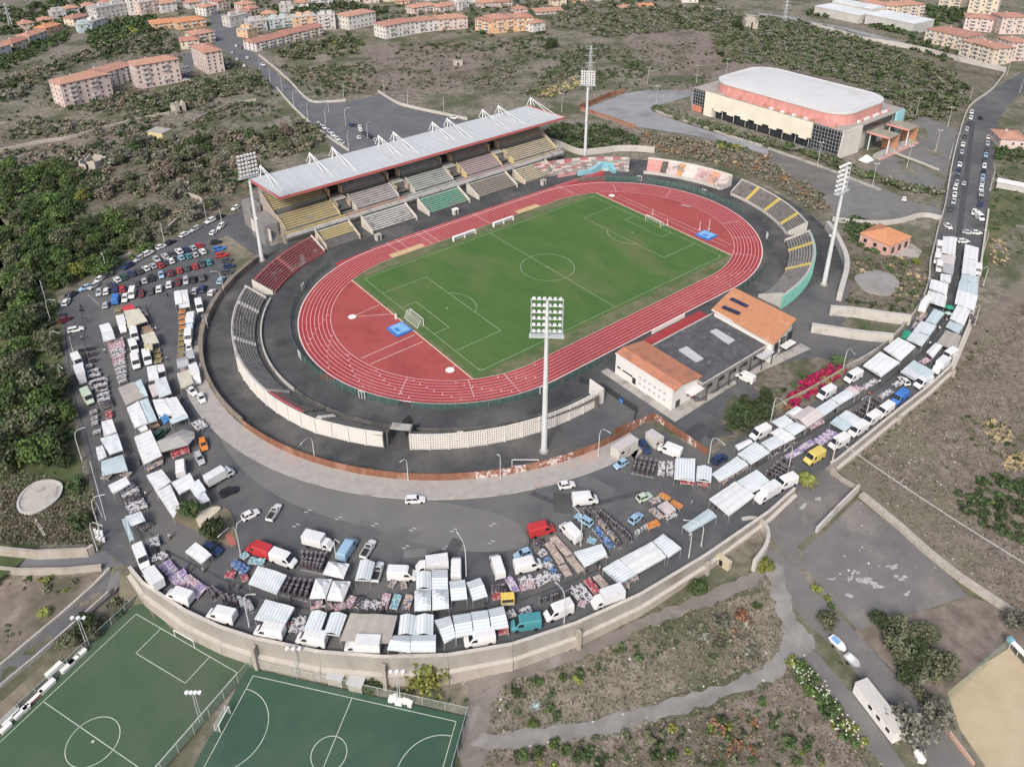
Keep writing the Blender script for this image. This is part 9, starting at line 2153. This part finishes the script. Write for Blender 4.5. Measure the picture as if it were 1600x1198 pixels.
for i, (lab, a, b) in enumerate((('white boat hull on a trailer nearest the lane verge bush', (385, 400), (480, 490)), ('grey covered boat hull right below the white one', (480, 510), (565, 590)))):
	p0, p1 = TZ('16', *a), TZ('16', *b); e = (p1-p0); ang = math.atan2(e[1], e[0]); c = (p0+p1)/2; L = np.hypot(*e[:2]); r = thing('boat', lab, 'boat', tuple(c), rz=ang)
	hull = MB(); secs_ = [(-L/2, .75, .3), (-L/4, .95, .1), (L/5, .85, .1), (L*.42, .4, .35), (L/2, .04, .75)]; vs = [v for x, w, zz in secs_ for v in ((x, -w, 1.0), (x, -w*.6, zz+.1), (x, 0, zz), (x, w*.6, zz+.1), (x, w, 1.0))]; k = 5
	hull.add(vs, [(i_*k+j, i_*k+j+1, (i_+1)*k+j+1, (i_+1)*k+j) for i_ in range(4) for j in range(4)]+[(i_*k, (i_+1)*k, (i_+1)*k+4, i_*k+4) for i_ in range(4)]+[(0, 4, 3, 2, 1)]); hull.build('hull', white if i == 0 else greyroof, None).parent = r
	MB().box((-L*.15, 0, 1.12), (L*.4, 1.0, .3)).build('cover', steel_w if i else matp, None).parent = r
	for s in (-1, 1): put('wheel', WHEEL, r, (-.3, s*.9, .3), sc=(.9, .9, .9))
p0, p1 = TZ('16', 925, 1120), TZ('16', 955, 1180); e = p1-p0; c = (p0+p1)/2; r = thing('storage_tank', 'white horizontal storage tank at the lower edge by the lane', 'tank', tuple(c), rz=math.atan2(e[1], e[0])); L = np.hypot(*e[:2])
MB().tube([(-L/2-.3, 0, .9), (-L/2, 0, .9), (L/2, 0, .9), (L/2+.3, 0, .9)], [.35, .7, .7, .35], 12).build('body', white, None).parent = r
for s in (-1, 1): MB().box((s*L*.3, 0, .2), (.25, 1.0, .5)).build('saddle', galv, None).parent = r
p = P('11', 0, 480); r = thing('spare_goal_frame', 'white spare goal frame behind the graffiti fence near the mast', 'goal', tuple(P('11', 80, 480)))
a, b = P('11', 0, 520)[:2], P('11', 165, 520)[:2]
for zz in (2.4,): MB().bar((*a, zz), (*b, zz), .12, .12).build('crossbar', white, r)
for q in (a, b): MB().box((*q, 1.2), (.12, .12, 2.4)).build('post', white, r)
MB().bar((*a, .5), (*b, 1.0), .08, .08).build('brace', white, r)
p = P('11', 685, 110); r = thing('blue_drum', 'blue plastic drum behind the dark railing of the service yard', 'drum', tuple(p)); MB().tube([(*p[:2], 0), (*p[:2], .5), (*p[:2], 1.1)], [.7, .78, .7], 12).build('drum', pm('b'), r)
netfence('dark railing fence between the burnt terrace and the service yard', [U(905, 597)[:2], U(945, 610)[:2], U(975, 632)[:2], U(995, 645)[:2], U(990, 660)[:2]], 2.0, 0.0, M('dark_railing', (.04, .045, .05), None, alpha=.45), 2.2, steeld)
p = TZ('16', 1500, 460); q = TZ('16', 1597, 560); r = thing('court_barrier', 'white padded beam with sky blue end at the sand court corner', 'barrier', tuple(p)); MB().bar((*p[:2], p[2]+2.2), (*q[:2], q[2]+2.2), .7, .5).build('beam', white, r)
e = (q-p)/np.linalg.norm(q-p); MB().bar((*(p[:2]-e[:2]*.7), p[2]+2.2), (*(p[:2]+e[:2]*.3), p[2]+2.2), .9, .8).build('end_cap', tqm, r)
for s in (0, .5, 1): t = p+(q-p)*s; MB().tube([tuple(t), (t[0], t[1], t[2]+2.2)], .08, 5).build('post', galv, r)
netfence('green post netting along the upper side of the sand court', [TZ('16', *a)[:2] for a in ((1115, 815), (1250, 670), (1340, 590), (1500, 450))], 3.4, H1(*TZ('16', 1250, 670)[:2]), netw, 4.5, M('green_netting_post', (.12, .28, .14), None))
p0, p1 = TZ('16', 1100, 955), TZ('16', 1280, 1190); r = thing('pink_rail', 'long pinkish kerb rail along the lower edge of the sand court', 'rail', tuple(p0)); MB().bar((*p0[:2], p0[2]+.4), (*p1[:2], p1[2]+.4), .4, .8).build('rail', paint('pink_rail', (.5, .34, .27)), r)
a, b = P('4', 1425, 1160)[:2], P('4', 1600, 1195)[:2]; e = b-a; c = (a+b)/2; r = thing('shed', 'long low white-roofed shed beside the field by the right road', 'shed', (*c, 0)); ang = math.atan2(e[1], e[0]); MB().box((*c, 1.3), (np.hypot(*e), 4.0, 2.6), ang).build('wall', WALLC['g'], r); MB().box((*c, 2.7), (np.hypot(*e)+.6, 4.6, .2), ang).build('roof', white, r)
p = P('4', 610, 1000); r = thing('tent', 'white crumpled tent beside the arena hedge', 'tent', tuple(p)); MB().add([(p[0]-3, p[1]-2, 0), (p[0]+3, p[1]-2.4, 0), (p[0]+2.6, p[1]+2, 0), (p[0]-2.4, p[1]+2.2, 0), (p[0]-.6, p[1], 2.8), (p[0]+1.2, p[1]-.2, 2.2)], [(0, 1, 5, 4), (1, 2, 5), (2, 3, 4, 5), (3, 0, 4)]).build('cover', white, r)
for lab, zo, q, h in (('white lane sign board by the side road corner', 'C', (200, 900), 1.6), ('small white bollard heap at the side road corner', 'C', (215, 950), .9)):
	p = P(zo, *q); r = thing('road_barrier', lab, 'barrier', tuple(p)); [MB().box((p[0]+.5*k, p[1]-.7*k, h/2), (.5, .5, h), k*.5).build('block', steel_w, r) for k in range(3)]
rp = M('road_paint', (.42, .42, .42), (.52, .52, .51), 3); mb = MB()
for x, y in ((497, 845), (722, 885), (960, 915), (1215, 920), (1460, 885), (1450, 995), (915, 1025), (1165, 1030), (305, 800), (230, 890)):
	p = P('10', x, y)[:2]
	for k in range(2): seg(mb, p+np.array([.9*k, .3]), p+np.array([.9*k+.5, -.4]), .2, .035)
for a, b in (((430, 900), (470, 1060)), ((550, 640), (620, 705))): seg(mb, P('5', *a)[:2], P('5', *b)[:2], .14, .03)
for a, b in (((560, 480), (660, 850)), ((575, 680), (640, 830))): seg(mb, P('9', *a)[:2], P('9', *b)[:2], .13, .03)
struct(mb.build('road_marking', rp))
